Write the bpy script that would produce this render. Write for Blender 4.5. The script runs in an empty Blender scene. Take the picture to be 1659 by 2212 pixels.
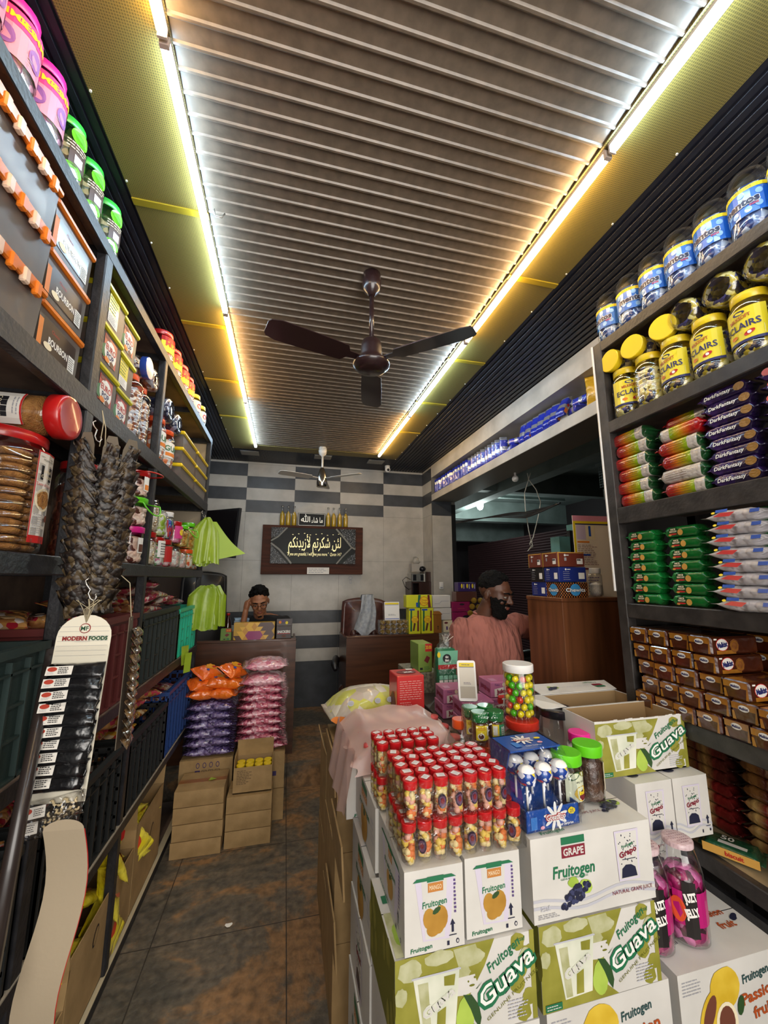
import bpy, math, random
from mathutils import Vector, Matrix, Euler, noise as mnoise
random.seed(7)
C = bpy.context.scene.collection
PI = math.pi
SC = bpy.context.scene
# ---------------------------------------------------------------- camera
CH = 1.65
PITCH, YAW = math.radians(9.62), math.radians(13.85)
cam_d = bpy.data.cameras.new('camera'); cam = bpy.data.objects.new('camera', cam_d); C.objects.link(cam)
cam_d.sensor_fit = 'HORIZONTAL'; cam_d.sensor_width = 36; cam_d.lens = 850 / 1659 * 36; cam_d.clip_start = .01
cam.location = (0, 0, CH); cam.rotation_euler = (PI/2 + PITCH, 0, -YAW)
SC.camera = cam
# ---------------------------------------------------------------- world, exposure
SC.view_settings.view_transform = 'Standard'; SC.view_settings.look = 'None'; SC.view_settings.gamma = 1
SC.view_settings.exposure = 0.75
SC.view_settings.use_curve_mapping = False
SC.cycles.transparent_max_bounces = 40; SC.cycles.max_bounces = 6; SC.cycles.diffuse_bounces = 3
SC.cycles.glossy_bounces = 3; SC.cycles.transmission_bounces = 4; SC.cycles.sample_clamp_indirect = 4
w = bpy.data.worlds.new('world'); SC.world = w; w.use_nodes = True
w.node_tree.nodes['Background'].inputs[0].default_value = (.85, .84, .82, 1)
w.node_tree.nodes['Background'].inputs[1].default_value = .55
TUBE_COOL = ((.58, .80, 1), 32.0); TUBE_WARM = ((1, .68, .33), 32.0)
def area(name, loc, rot, sx, sy, power, col):
    l = bpy.data.lights.new(name, 'AREA'); l.shape = 'RECTANGLE'; l.size = sx; l.size_y = sy; l.energy = power; l.color = col
    o = bpy.data.objects.new(name, l); C.objects.link(o); o.location = loc; o.rotation_euler = rot; return o
# daylight / street light of the open shop front, behind the camera
area('shopfront_light', (.45, -1.75, 1.9), (math.radians(90), 0, 0), 2.3, 1.9, 60, (1, .95, .88))
# ---------------------------------------------------------------- pixel helpers: a point of the photo on a known plane of the room
_F = Vector((math.sin(YAW)*math.cos(PITCH), math.cos(YAW)*math.cos(PITCH), math.sin(PITCH)))
_R = Vector((math.cos(YAW), -math.sin(YAW), 0)); _U = _R.cross(_F)
def _ray(x, y): return _F*850 + _R*(x-829.5) - _U*(y-1106)
def _hit(x, y, i, v):
    d = _ray(x, y); o = Vector((0, 0, CH)); return o + d*((v-o[i])/d[i])
def HX(x, y, v): return _hit(x, y, 0, v)
def HY(x, y, v): return _hit(x, y, 1, v)
def HZ(x, y, v): return _hit(x, y, 2, v)
# ---------------------------------------------------------------- materials
def lin(h):
    if not isinstance(h, str): return tuple(h)[:3]
    v = [int(h[i:i+2], 16)/255 for i in (0, 2, 4)]
    return tuple(x/12.92 if x <= .04045 else ((x+.055)/1.055)**2.4 for x in v)
_mc = {}
def mat(name, col, rough=.5, col2=None, scale=8, metal=0, coat=0, bump=0, bscale=60, emis=0, contrast=(.35, .65), stretch=None, det=3, spec=.5, sheen=0, bdist=.01):
    if name in _mc: return _mc[name]
    m = bpy.data.materials.new(name); m.use_nodes = True; nt = m.node_tree; b = nt.nodes['Principled BSDF']
    c = lin(col); b.inputs['Base Color'].default_value = (*c, 1); b.inputs['Roughness'].default_value = rough
    b.inputs['Metallic'].default_value = metal; b.inputs['Coat Weight'].default_value = coat; b.inputs['Coat Roughness'].default_value = .08
    b.inputs['Specular IOR Level'].default_value = spec
    if sheen: b.inputs['Sheen Weight'].default_value = sheen
    if emis:
        b.inputs['Emission Color'].default_value = (*c, 1); b.inputs['Emission Strength'].default_value = emis
    if col2 is not None or bump:
        tc = nt.nodes.new('ShaderNodeTexCoord'); mp = nt.nodes.new('ShaderNodeMapping'); nt.links.new(tc.outputs['Object'], mp.inputs[0])
        if stretch: mp.inputs['Scale'].default_value = stretch
    if col2 is not None:
        n = nt.nodes.new('ShaderNodeTexNoise'); n.inputs['Scale'].default_value = scale; n.inputs['Detail'].default_value = det
        nt.links.new(mp.outputs[0], n.inputs['Vector'])
        r = nt.nodes.new('ShaderNodeValToRGB'); r.color_ramp.elements[0].position = contrast[0]; r.color_ramp.elements[1].position = contrast[1]
        r.color_ramp.elements[0].color = (*c, 1); r.color_ramp.elements[1].color = (*lin(col2), 1)
        nt.links.new(n.outputs[0], r.inputs[0]); nt.links.new(r.outputs[0], b.inputs['Base Color'])
    if bump:
        n2 = nt.nodes.new('ShaderNodeTexNoise'); n2.inputs['Scale'].default_value = bscale; n2.inputs['Detail'].default_value = 2
        nt.links.new(mp.outputs[0], n2.inputs['Vector'])
        bp = nt.nodes.new('ShaderNodeBump'); bp.inputs['Strength'].default_value = bump; bp.inputs['Distance'].default_value = bdist
        nt.links.new(n2.outputs[0], bp.inputs['Height']); nt.links.new(bp.outputs[0], b.inputs['Normal'])
    _mc[name] = m; return m
def ramp_mat(name, stops, axis='X', span=(-.1, .1), rough=.25, coat=.6, bump=.3, bscale=45):
    """printed colour running along one axis of the object"""
    if name in _mc: return _mc[name]
    m = mat(name, 'ffffff', rough, coat=coat, bump=bump, bscale=bscale); nt = m.node_tree; b = nt.nodes['Principled BSDF']
    tc = nt.nodes.new('ShaderNodeTexCoord'); sp = nt.nodes.new('ShaderNodeSeparateXYZ'); nt.links.new(tc.outputs['Object'], sp.inputs[0])
    mr = nt.nodes.new('ShaderNodeMapRange'); mr.inputs[1].default_value = span[0]; mr.inputs[2].default_value = span[1]
    nt.links.new(sp.outputs[axis], mr.inputs[0]); r = nt.nodes.new('ShaderNodeValToRGB'); e = r.color_ramp.elements
    while len(e) < len(stops): e.new(.5)
    for i, (p, c) in enumerate(stops): e[i].position = p; e[i].color = (*lin(c), 1)
    nt.links.new(mr.outputs[0], r.inputs[0]); nt.links.new(r.outputs[0], b.inputs['Base Color']); return m
def cells(name, cols, scale=40, rough=.3, coat=.5, bump=.6, bscale=None, const=True, stretch=None):
    """many small pieces of several colours: voronoi cells"""
    if name in _mc: return _mc[name]
    m = bpy.data.materials.new(name); m.use_nodes = True; nt = m.node_tree; b = nt.nodes['Principled BSDF']
    b.inputs['Roughness'].default_value = rough; b.inputs['Coat Weight'].default_value = coat; b.inputs['Coat Roughness'].default_value = .1
    tc = nt.nodes.new('ShaderNodeTexCoord'); mp = nt.nodes.new('ShaderNodeMapping'); nt.links.new(tc.outputs['Object'], mp.inputs[0])
    if stretch: mp.inputs['Scale'].default_value = stretch
    v = nt.nodes.new('ShaderNodeTexVoronoi'); v.inputs['Scale'].default_value = scale; nt.links.new(mp.outputs[0], v.inputs['Vector'])
    sp = nt.nodes.new('ShaderNodeSeparateColor'); nt.links.new(v.outputs['Color'], sp.inputs[0])
    r = nt.nodes.new('ShaderNodeValToRGB'); r.color_ramp.interpolation = 'CONSTANT' if const else 'LINEAR'; e = r.color_ramp.elements
    while len(e) < len(cols): e.new(.5)
    for i, c in enumerate(cols): e[i].position = i/len(cols); e[i].color = (*lin(c), 1)
    nt.links.new(sp.outputs[0], r.inputs[0]); nt.links.new(r.outputs[0], b.inputs['Base Color'])
    bp = nt.nodes.new('ShaderNodeBump'); bp.inputs['Strength'].default_value = bump; bp.inputs['Distance'].default_value = .5/scale; bp.invert = True
    nt.links.new(v.outputs['Distance'], bp.inputs['Height']); nt.links.new(bp.outputs[0], b.inputs['Normal'])
    _mc[name] = m; return m
def film(name, tint=(1, 1, 1), gloss=.28, rough=.07, bump=0, bscale=40, opac=0.0):
    """thin clear plastic: see-through with fresnel shine"""
    if name in _mc: return _mc[name]
    m = bpy.data.materials.new(name); m.use_nodes = True; nt = m.node_tree; nt.nodes.remove(nt.nodes['Principled BSDF'])
    t = nt.nodes.new('ShaderNodeBsdfTransparent'); t.inputs[0].default_value = (*lin(tint), 1)
    g = nt.nodes.new('ShaderNodeBsdfGlossy'); g.inputs['Roughness'].default_value = rough
    lw = nt.nodes.new('ShaderNodeLayerWeight'); lw.inputs[0].default_value = .35
    mr = nt.nodes.new('ShaderNodeMapRange'); mr.inputs[3].default_value = .05 + opac*0; mr.inputs[4].default_value = gloss + .35
    nt.links.new(lw.outputs['Facing'], mr.inputs[0])
    mx = nt.nodes.new('ShaderNodeMixShader'); nt.links.new(mr.outputs[0], mx.inputs[0]); nt.links.new(t.outputs[0], mx.inputs[1]); nt.links.new(g.outputs[0], mx.inputs[2])
    out = mx
    if opac:
        d = nt.nodes.new('ShaderNodeBsdfDiffuse'); d.inputs[0].default_value = (*lin(tint), 1)
        m2 = nt.nodes.new('ShaderNodeMixShader'); m2.inputs[0].default_value = opac
        nt.links.new(mx.outputs[0], m2.inputs[1]); nt.links.new(d.outputs[0], m2.inputs[2]); out = m2
    nt.links.new(out.outputs[0], nt.nodes['Material Output'].inputs[0])
    if bump:
        tc = nt.nodes.new('ShaderNodeTexCoord'); n2 = nt.nodes.new('ShaderNodeTexNoise'); n2.inputs['Scale'].default_value = bscale
        nt.links.new(tc.outputs['Object'], n2.inputs['Vector'])
        bp = nt.nodes.new('ShaderNodeBump'); bp.inputs['Strength'].default_value = bump; bp.inputs['Distance'].default_value = .01
        nt.links.new(n2.outputs[0], bp.inputs['Height']); nt.links.new(bp.outputs[0], g.inputs['Normal'])
    _mc[name] = m; return m
def wood(name, c1, c2, axis='Z', scale=14, rough=.35):
    s = {'Z': (6, 6, .5), 'X': (.5, 6, 6), 'Y': (6, .5, 6)}[axis]
    return mat(name, c1, rough, col2=c2, scale=scale/3, stretch=s, det=6, contrast=(.3, .7), coat=.25)
# shared colours
BLACK_STEEL = mat('black_steel', '17181b', .42, col2='26262a', scale=20, bump=.15, bscale=80)
SHELF_BOARD = mat('shelf_board', '4a3c34', .6, col2='6e5a4c', scale=9)
CLEAR = film('clear_plastic', (.97, .97, .97))
CLEARC = film('crinkled_clear_film', (.98, .98, .98), gloss=.35, rough=.12, bump=1.0, bscale=55)
WHITE = mat('white_print', 'e8e6e0', .5); BLACK = mat('black_print', '15141a', .5); RED = mat('red_print', 'b3201f', .5)
GREEN = mat('green_print', '1f6a3c', .5); YELLOW = mat('yellow_print', 'e8cf22', .5); ORANGE = mat('orange_print', 'd97a1a', .5)
BLUE = mat('blue_print', '1e4fae', .5); NAVY = mat('navy_print', '1c1f58', .5); BROWN = mat('brown_print', '5a2c14', .5); GREY = mat('grey_print', '9a9aa0', .5)
PINK = mat('pink_print', 'd23c86', .5); PURPLE = mat('purple_print', '4a2a78', .5); MAROON = mat('maroon_print', '6c1a22', .5); CREAM = mat('cream_print', 'e6d9b8', .5)
LRED = mat('red_plastic', 'a81616', .3, coat=.4); LYEL = mat('yellow_plastic', 'e6c81e', .35, coat=.3); LGRN = mat('lime_plastic', '62c81c', .35, coat=.3)
LORG = mat('orange_plastic', 'e0531c', .35, coat=.3); LPNK = mat('pink_plastic', 'e0218e', .35, coat=.3); LBLU = mat('blue_plastic', '27418f', .3, coat=.4)
LBLK = mat('black_plastic', '121218', .3, coat=.3); LWHT = mat('white_plastic', 'e9e7e4', .35, coat=.2)
# ---------------------------------------------------------------- mesh builder
class MB:
    def __init__(s): s.v = []; s.f = []; s.fm = []; s.sm = []; s.mats = []
    def mi(s, m):
        if m not in s.mats: s.mats.append(m)
        return s.mats.index(m)
    def face(s, idx, m, smooth=False): s.f.append(tuple(idx)); s.fm.append(s.mi(m)); s.sm.append(smooth)
    def poly(s, pts, m, smooth=False):
        b = len(s.v); s.v += [tuple(p) for p in pts]; s.face(range(b, b+len(pts)), m, smooth)
    def box(s, a, b, m, T=None, bev=0):
        x0, y0, z0 = a; x1, y1, z1 = b
        if bev:
            n = len(s.v); P = []
            for (X, Y, Z, sx, sy, sz) in [(x0, y0, z0, 1, 1, 1), (x1, y0, z0, -1, 1, 1), (x1, y1, z0, -1, -1, 1), (x0, y1, z0, 1, -1, 1), (x0, y0, z1, 1, 1, -1), (x1, y0, z1, -1, 1, -1), (x1, y1, z1, -1, -1, -1), (x0, y1, z1, 1, -1, -1)]:
                P += [(X, Y+sy*bev, Z+sz*bev), (X+sx*bev, Y, Z+sz*bev), (X+sx*bev, Y+sy*bev, Z)]
            if T: P = [tuple(T @ Vector(p)) for p in P]
            s.v += P
            X = lambda c: n+3*c; Yv = lambda c: n+3*c+1; Zv = lambda c: n+3*c+2
            Fs = [(Zv(3), Zv(2), Zv(1), Zv(0)), (Zv(4), Zv(5), Zv(6), Zv(7)), (Yv(0), Yv(1), Yv(5), Yv(4)), (X(1), X(2), X(6), X(5)), (Yv(2), Yv(3), Yv(7), Yv(6)), (X(3), X(0), X(4), X(7))]
            for (a_, b_) in ((0, 1), (1, 2), (2, 3), (3, 0), (4, 5), (5, 6), (6, 7), (7, 4)):
                o = Yv if (a_ % 4, b_ % 4) in ((0, 1), (2, 3)) else X
                q = (o(a_), o(b_), Zv(b_), Zv(a_)); Fs.append(q if a_ >= 4 else q[::-1])
            for a_ in range(4): Fs.append((X(a_), Yv(a_), Yv(a_+4), X(a_+4)) if a_ in (0, 2) else (Yv(a_), X(a_), X(a_+4), Yv(a_+4)))
            for c in range(8): Fs.append((X(c), Yv(c), Zv(c)))
            for q in Fs: s.face(q, m)
            return
        P = [(x0, y0, z0), (x1, y0, z0), (x1, y1, z0), (x0, y1, z0), (x0, y0, z1), (x1, y0, z1), (x1, y1, z1), (x0, y1, z1)]
        if T: P = [tuple(T @ Vector(p)) for p in P]
        n = len(s.v); s.v += P
        for q in ((3, 2, 1, 0), (4, 5, 6, 7), (0, 1, 5, 4), (1, 2, 6, 5), (2, 3, 7, 6), (3, 0, 4, 7)): s.face([n+i for i in q], m)
    def lathe(s, prof, n, m, c=(0, 0, 0), T=None, smooth=True, jit=0, cap=True):
        b = len(s.v)
        for (r, z) in prof:
            for k in range(n):
                a = 2*PI*k/n; rr = r*(1+random.uniform(-jit, jit)) if jit else r
                p = Vector((c[0]+rr*math.cos(a), c[1]+rr*math.sin(a), c[2]+z+(random.uniform(-jit, jit)*.04 if jit else 0)))
                s.v.append(tuple(T @ p if T else p))
        for i in range(len(prof)-1):
            for k in range(n):
                k2 = (k+1) % n; s.face((b+i*n+k, b+i*n+k2, b+(i+1)*n+k2, b+(i+1)*n+k), m, smooth)
        if cap:
            if prof[0][0] > 1e-4: s.face([b+k for k in range(n)][::-1], m)
            if prof[-1][0] > 1e-4: s.face([b+(len(prof)-1)*n+k for k in range(n)], m)
    def tube(s, pts, r, m, n=8, smooth=True, cap=True):
        pts = [Vector(p) for p in pts]; rr = r if isinstance(r, (list, tuple)) else [r]*len(pts); b = len(s.v); up = None
        for i, p in enumerate(pts):
            t = (pts[min(i+1, len(pts)-1)]-pts[max(i-1, 0)]).normalized()
            if up is None: up = Vector((0, 0, 1)) if abs(t.z) < .9 else Vector((1, 0, 0))
            x = t.cross(up).normalized(); y = x.cross(t); up = y
            for k in range(n): a = 2*PI*k/n; s.v.append(tuple(p+(x*math.cos(a)+y*math.sin(a))*rr[i]))
        for i in range(len(pts)-1):
            for k in range(n): k2 = (k+1) % n; s.face((b+i*n+k2, b+i*n+k, b+(i+1)*n+k, b+(i+1)*n+k2), m, smooth)
        if cap: s.face([b+k for k in range(n)], m); s.face([b+(len(pts)-1)*n+k for k in range(n)][::-1], m)
    def loft(s, secs, m, smooth=True, cap=True, fm=None):
        """secs: list of rings (lists of points, same count)"""
        b = len(s.v); n = len(secs[0])
        for q in secs: s.v += [tuple(p) for p in q]
        for i in range(len(secs)-1):
            mm = fm(i) if fm else m
            for k in range(n): k2 = (k+1) % n; s.face((b+i*n+k, b+i*n+k2, b+(i+1)*n+k2, b+(i+1)*n+k), mm, smooth)
        if cap: s.face([b+k for k in range(n)][::-1], fm(0) if fm else m); s.face([b+(len(secs)-1)*n+k for k in range(n)], fm(len(secs)-2) if fm else m)
    def grid(s, fn, nu, nv, m, smooth=True, T=None):
        b = len(s.v)
        for j in range(nv+1):
            for i in range(nu+1):
                p = Vector(fn(i/nu, j/nv)); s.v.append(tuple(T @ p if T else p))
        for j in range(nv):
            for i in range(nu): a = b+j*(nu+1)+i; s.face((a, a+1, a+nu+2, a+nu+1), m, smooth)
    def blob(s, c, r, m, n=8, jit=.15, T=None):
        rx, ry, rz = (r, r, r) if not isinstance(r, tuple) else r; b = len(s.v); h = n//2
        for i in range(h+1):
            t = PI*i/h
            for k in range(n):
                a = 2*PI*k/n; j = 1+random.uniform(-jit, jit)
                p = Vector((c[0]+rx*math.sin(t)*math.cos(a)*j, c[1]+ry*math.sin(t)*math.sin(a)*j, c[2]-rz*math.cos(t)*j)); s.v.append(tuple(T @ p if T else p))
        for i in range(h):
            for k in range(n): k2 = (k+1) % n; s.face((b+i*n+k, b+i*n+k2, b+(i+1)*n+k2, b+(i+1)*n+k), m, True)
    def mesh(s, name):
        me = bpy.data.meshes.new(name); me.from_pydata(s.v, [], s.f)
        for m in s.mats: me.materials.append(m)
        me.polygons.foreach_set('material_index', s.fm); me.polygons.foreach_set('use_smooth', s.sm); me.update(); return me
    def build(s, name, parent=None, loc=None, rot=None):
        o = bpy.data.objects.new(name, s.mesh(name)); C.objects.link(o)
        if parent: o.parent = parent
        if loc is not None: o.location = loc
        if rot is not None: o.rotation_euler = rot
        return o
def tag(o, label, cat, group=None, kind=None):
    o['label'] = label; o['category'] = cat
    if group: o['group'] = group
    if kind: o['kind'] = kind
    return o
def thing(name, label, cat, loc=(0, 0, 0), rot=(0, 0, 0), group=None):
    o = bpy.data.objects.new(name, None); o.empty_display_size = .02; C.objects.link(o); o.location = loc
    o.rotation_euler = rot if isinstance(rot, (tuple, list, Euler)) else (0, 0, rot); return tag(o, label, cat, group)
def struct(name, mb, parent=None):
    o = mb.build(name, parent)
    if not parent: o['kind'] = 'structure'
    return o
_kids = {}
def kids(o):
    return [c for c in C.objects if c.parent == o]
def reg(o): _kids[o.name] = [(c, [g for g in C.objects if g.parent == c]) for c in C.objects if c.parent == o]; return o
def dup(o, label, loc, rot=None, group=None, cat=None):
    r = o.copy(); C.objects.link(r); r.location = loc
    if rot is not None: r.rotation_euler = rot if isinstance(rot, (tuple, list, Euler)) else (0, 0, rot)
    r['label'] = label
    if group: r['group'] = group
    if cat: r['category'] = cat
    for c, gs in _kids.get(o.name, []):
        c2 = c.copy(); C.objects.link(c2); c2.parent = r
        for g in gs: g2 = g.copy(); C.objects.link(g2); g2.parent = c2
    return r
class Proto:
    """builds a thing once, then hands out copies"""
    def __init__(s, make): s.make = make; s.o = None
    def __call__(s, label, loc, rot=(0, 0, 0), group=None):
        if s.o is None:
            s.o = reg(s.make()); o = s.o; o.location = loc; o.rotation_euler = rot if isinstance(rot, (tuple, list, Euler)) else (0, 0, rot); o['label'] = label
            if group: o['group'] = group
            return o
        return dup(s.o, label, loc, rot, group)
ORD = ['bottom']+[n+' up' for n in ('second', 'third', 'fourth', 'fifth', 'sixth', 'seventh', 'eighth', 'ninth', 'tenth')]
NTH = ['first', 'second', 'third', 'fourth', 'fifth', 'sixth', 'seventh', 'eighth', 'ninth', 'tenth', 'eleventh', 'twelfth']
def lvl(i, n): return 'top' if i == n-1 else ORD[i]
# ---------------------------------------------------------------- lettering
_tc = {}
def glyphs(t, bold=0, shear=0):
    k = (t, bold, shear)
    if k in _tc: return _tc[k]
    cu = bpy.data.curves.new('t', 'FONT'); cu.body = t; cu.size = 1; cu.resolution_u = 2; cu.offset = bold; cu.shear = shear
    o = bpy.data.objects.new('t', cu); C.objects.link(o); dg = bpy.context.evaluated_depsgraph_get()
    me = bpy.data.meshes.new_from_object(o.evaluated_get(dg)); V = [(v.co.x, v.co.y) for v in me.vertices]; Fs = [tuple(p.vertices) for p in me.polygons]
    # normals up
    out = []
    for f in Fs:
        a = sum(V[f[i]][0]*V[f[(i+1) % len(f)]][1]-V[f[(i+1) % len(f)]][0]*V[f[i]][1] for i in range(len(f)))
        out.append(f if a > 0 else f[::-1])
    x0 = min([v[0] for v in V] or [0]); x1 = max([v[0] for v in V] or [1]); y0 = min([v[1] for v in V] or [0]); y1 = max([v[1] for v in V] or [1])
    bpy.data.objects.remove(o); bpy.data.meshes.remove(me); bpy.data.curves.remove(cu)
    _tc[k] = (V, out, x0, x1, y0, y1); return _tc[k]
class Face:
    """a printed face: origin, unit u, unit v; coordinates in metres. wrap=(radius) bends u round a cylinder about the local z axis"""
    def __init__(s, mb, o, u, v, wrap=None, off=.0006):
        s.mb = mb; s.o = Vector(o); s.u = Vector(u).normalized(); s.v = Vector(v).normalized(); s.n = s.u.cross(s.v); s.wrap = wrap; s.off = off; s.k = 0
    def P(s, a, b, l=1):
        if s.wrap:
            r = s.wrap+s.off*l+s.k*1e-5; th = a/s.wrap-PI/2
            return (s.o.x+r*math.cos(th), s.o.y+r*math.sin(th), s.o.z+b)
        return tuple(s.o+s.u*a+s.v*b+s.n*(s.off*l+s.k*1e-5))
    def poly(s, pts, m, l=1): s.k += 1; s.mb.poly([s.P(a, b, l) for a, b in pts], m)
    def rect(s, a0, b0, a1, b1, m, l=1):
        if s.wrap:
            n = max(1, int(abs(a1-a0)/s.wrap/.25))
            for i in range(n): q0 = a0+(a1-a0)*i/n; q1 = a0+(a1-a0)*(i+1)/n; s.poly([(q0, b0), (q1, b0), (q1, b1), (q0, b1)], m, l)
        else: s.poly([(a0, b0), (a1, b0), (a1, b1), (a0, b1)], m, l)
    def ell(s, a, b, ra, rb, m, l=1, rot=0, n=16, jit=0, t0=0, t1=2*PI):
        c, q = math.cos(rot), math.sin(rot); P = []
        for k in range(n):
            t = t0+(t1-t0)*k/(n if t1-t0 > 6.2 else n-1); j = 1+random.uniform(-jit, jit); x, y = ra*math.cos(t)*j, rb*math.sin(t)*j; P.append((a+x*c-y*q, b+x*q+y*c))
        s.poly(P, m, l)
    def text(s, t, a, b, h, m, l=2, rot=0, bold=0, shear=0, w=None, align='c', vs=1):
        """h = cap height. (a, b): centre (c) or left baseline (l)"""
        s.k += 1; V, Fs, x0, x1, y0, y1 = glyphs(t, bold, shear); k = h/.70; kx = k if w is None else w/max(x1-x0, 1e-6)
        c, q = math.cos(rot), math.sin(rot); mb = s.mb; base = len(mb.v)
        for x, y in V:
            X = (x-x0)*kx; Y = y*k
            if align == 'c': X -= (x1-x0)*kx/2; Y -= h/2
            mb.v.append(s.P(a+X*c-Y*q, b+X*q+Y*c, l))
        for f in Fs: mb.face([base+i for i in f], m)
    def lines(s, a0, b0, a1, b1, n, m, l=2, fill=.35, ragged=.3):
        """small print too fine to read in the photograph: short bars"""
        for i in range(n):
            y = b1-(i+.5)*(b1-b0)/n; hh = (b1-b0)/n*fill/2; x = a0; e = a1-(a1-a0)*random.uniform(0, ragged)
            while x < e:
                w_ = (a1-a0)*random.uniform(.08, .2); s.rect(x, y-hh, min(x+w_, e), y+hh, m, l); x += w_*1.25
# ================================================================= THE ROOM
ZC = 3.10; YB = 5.04; XL = -.65; XR = 1.33; XW = 1.79; ZS = .154; YS = 3.55; YF = -1.75; XWL = -1.08
def floor_mat():
    m = bpy.data.materials.new('slate_floor'); m.use_nodes = True; nt = m.node_tree; b = nt.nodes['Principled BSDF']; N = nt.nodes.new; L = nt.links.new
    tc = N('ShaderNodeTexCoord'); mp = N('ShaderNodeMapping'); mp.inputs['Rotation'].default_value = (0, 0, .5); mp.inputs['Scale'].default_value = (1, 1.25, 1); L(tc.outputs['Object'], mp.inputs[0])
    n1 = N('ShaderNodeTexNoise'); n1.inputs['Scale'].default_value = 1.5; n1.inputs['Detail'].default_value = 8; n1.inputs['Roughness'].default_value = .68; n1.inputs['Distortion'].default_value = .5; L(mp.outputs[0], n1.inputs['Vector'])
    r = N('ShaderNodeValToRGB'); e = r.color_ramp.elements
    for _ in range(4): e.new(.5)
    for i, (p, c) in enumerate([(.30, '35342f'), (.42, '524e46'), (.50, '6a6052'), (.55, '8c6c4a'), (.62, '94704a'), (.70, '5a544a')]): e[i].position = p; e[i].color = (*lin(c), 1)
    L(n1.outputs[0], r.inputs[0])
    n2 = N('ShaderNodeTexNoise'); n2.inputs['Scale'].default_value = 28; n2.inputs['Detail'].default_value = 6; L(tc.outputs['Object'], n2.inputs['Vector'])
    mx = N('ShaderNodeMix'); mx.data_type = 'RGBA'; mx.blend_type = 'MULTIPLY'; mx.inputs[0].default_value = .75
    cr = N('ShaderNodeValToRGB'); cr.color_ramp.elements[0].position = .3; cr.color_ramp.elements[0].color = (.35, .35, .35, 1); cr.color_ramp.elements[1].position = .65; cr.color_ramp.elements[1].color = (1.2, 1.15, 1.1, 1)
    L(n2.outputs[0], cr.inputs[0]); L(r.outputs[0], mx.inputs[6]); L(cr.outputs[0], mx.inputs[7])
    # tile joints every 0.6 m
    br = N('ShaderNodeTexBrick'); br.offset = 0; br.inputs['Scale'].default_value = 1; br.inputs['Mortar Size'].default_value = .0025; br.inputs['Brick Width'].default_value = .6; br.inputs['Row Height'].default_value = .6
    mp2 = N('ShaderNodeMapping'); mp2.inputs['Location'].default_value = (.53, .12, 0); L(tc.outputs['Object'], mp2.inputs[0]); L(mp2.outputs[0], br.inputs['Vector'])
    m2 = N('ShaderNodeMix'); m2.data_type = 'RGBA'; L(br.outputs['Fac'], m2.inputs[0]); L(mx.outputs[2], m2.inputs[6]); m2.inputs[7].default_value = (*lin('2c2620'), 1)
    L(m2.outputs[2], b.inputs['Base Color']); b.inputs['Roughness'].default_value = .5
    bp = N('ShaderNodeBump'); bp.inputs['Strength'].default_value = .5; bp.inputs['Distance'].default_value = .01; L(n2.outputs[0], bp.inputs['Height']); L(bp.outputs[0], b.inputs['Normal'])
    return m
SLATE = floor_mat()
mb = MB(); mb.box((XWL, YF, -.05), (XW+.35, YS, 0), SLATE); struct('floor', mb)
mb = MB(); mb.box((XWL, YS, -.05), (XW+.35, YB, ZS), SLATE); struct('floor_raised', mb)
# ---- tiled walls: 0.582 x 0.15 stripes over and under large pale tiles
TG = mat('pale_wall_tile', 'bcb8b0', .38, col2='aca8a0', scale=7, det=6, bump=.05); TD = mat('dark_wall_tile', '34373c', .4, col2='404348', scale=9, det=5)
GROUT = mat('tile_grout', '6e6c66', .8)
ZR = [3.10, 3.075, 2.915, 2.766, 2.612, 2.46]            # checker rows from the ceiling down
def tiles(mb, P, u0, u1, first=0, zlo=ZS, wdt=.582):
    """P(u, z, d) -> point; d = distance in front of the grout"""
    def t(a0, a1, z0, z1, m):
        g = .0012; a0 = max(a0, u0)+g; a1 = min(a1, u1)-g; z0 += g; z1 -= g
        if a1 <= a0 or z1 <= z0: return
        q = [P(a0, z0, .003), P(a1, z0, .003), P(a1, z1, .003), P(a0, z1, .003)]; mb.poly(q, m)
    k0 = int(math.floor((u0-first)/wdt)); k1 = int(math.ceil((u1-first)/wdt))
    for k in range(k0, k1):
        a0 = first+k*wdt; a1 = a0+wdt; odd = k % 2
        t(a0, a1, ZR[1], ZC, TG)
        for i in range(1, 5): t(a0, a1, ZR[i+1], ZR[i], TD if (i+odd) % 2 else TG)
        for z0, z1 in ((1.87, ZR[5]), (1.265+.0, 1.87)): t(a0, a1, z0, z1, TG)
        z = 1.265
        for i in range(4): t(a0, a1, z-.148, z, TD if i % 2 == 0 else TG); z -= .148
        t(a0, a1, zlo, z, TD)
mb = MB(); mb.box((XWL, YB+.001, -.05), (XW+.35, YB+.12, ZC+.1), GROUT)
tiles(mb, lambda u, z, d: (u, YB-d, z), XWL, XW, first=.070)
struct('wall_back', mb)
YP = 4.69                                                 # where the opening in the right wall begins
mb = MB(); mb.box((XW, YP, -.05), (XW+.32, YB+.12, ZC+.1), GROUT)
tiles(mb, lambda u, z, d: (XW-d, u, z), YP, YB, first=YP-.11)
for z0, z1 in ((.16, 1.27), (1.272, 1.87), (1.872, 2.45)): mb.poly([(XW, YP-.003, z0), (XW+.27, YP-.003, z0), (XW+.27, YP-.003, z1), (XW, YP-.003, z1)], TG)
mb.poly([(XW, YP-.003, 2.45), (XW+.27, YP-.003, 2.45), (XW+.27, YP-.003, 2.64), (XW, YP-.003, 2.64)], TD)
mb.box((XW+.265, YP-.012, .16), (XW+.32, YP-.002, 2.6), mat('black_frame', '0c0c0e', .5))
struct('wall_right', mb)
WHITEP = mat('white_painted_concrete', 'c4c0b8', .55, col2='aeaaa2', scale=6); UNDER = mat('beam_underside_tone', '807a72', .6)
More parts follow.
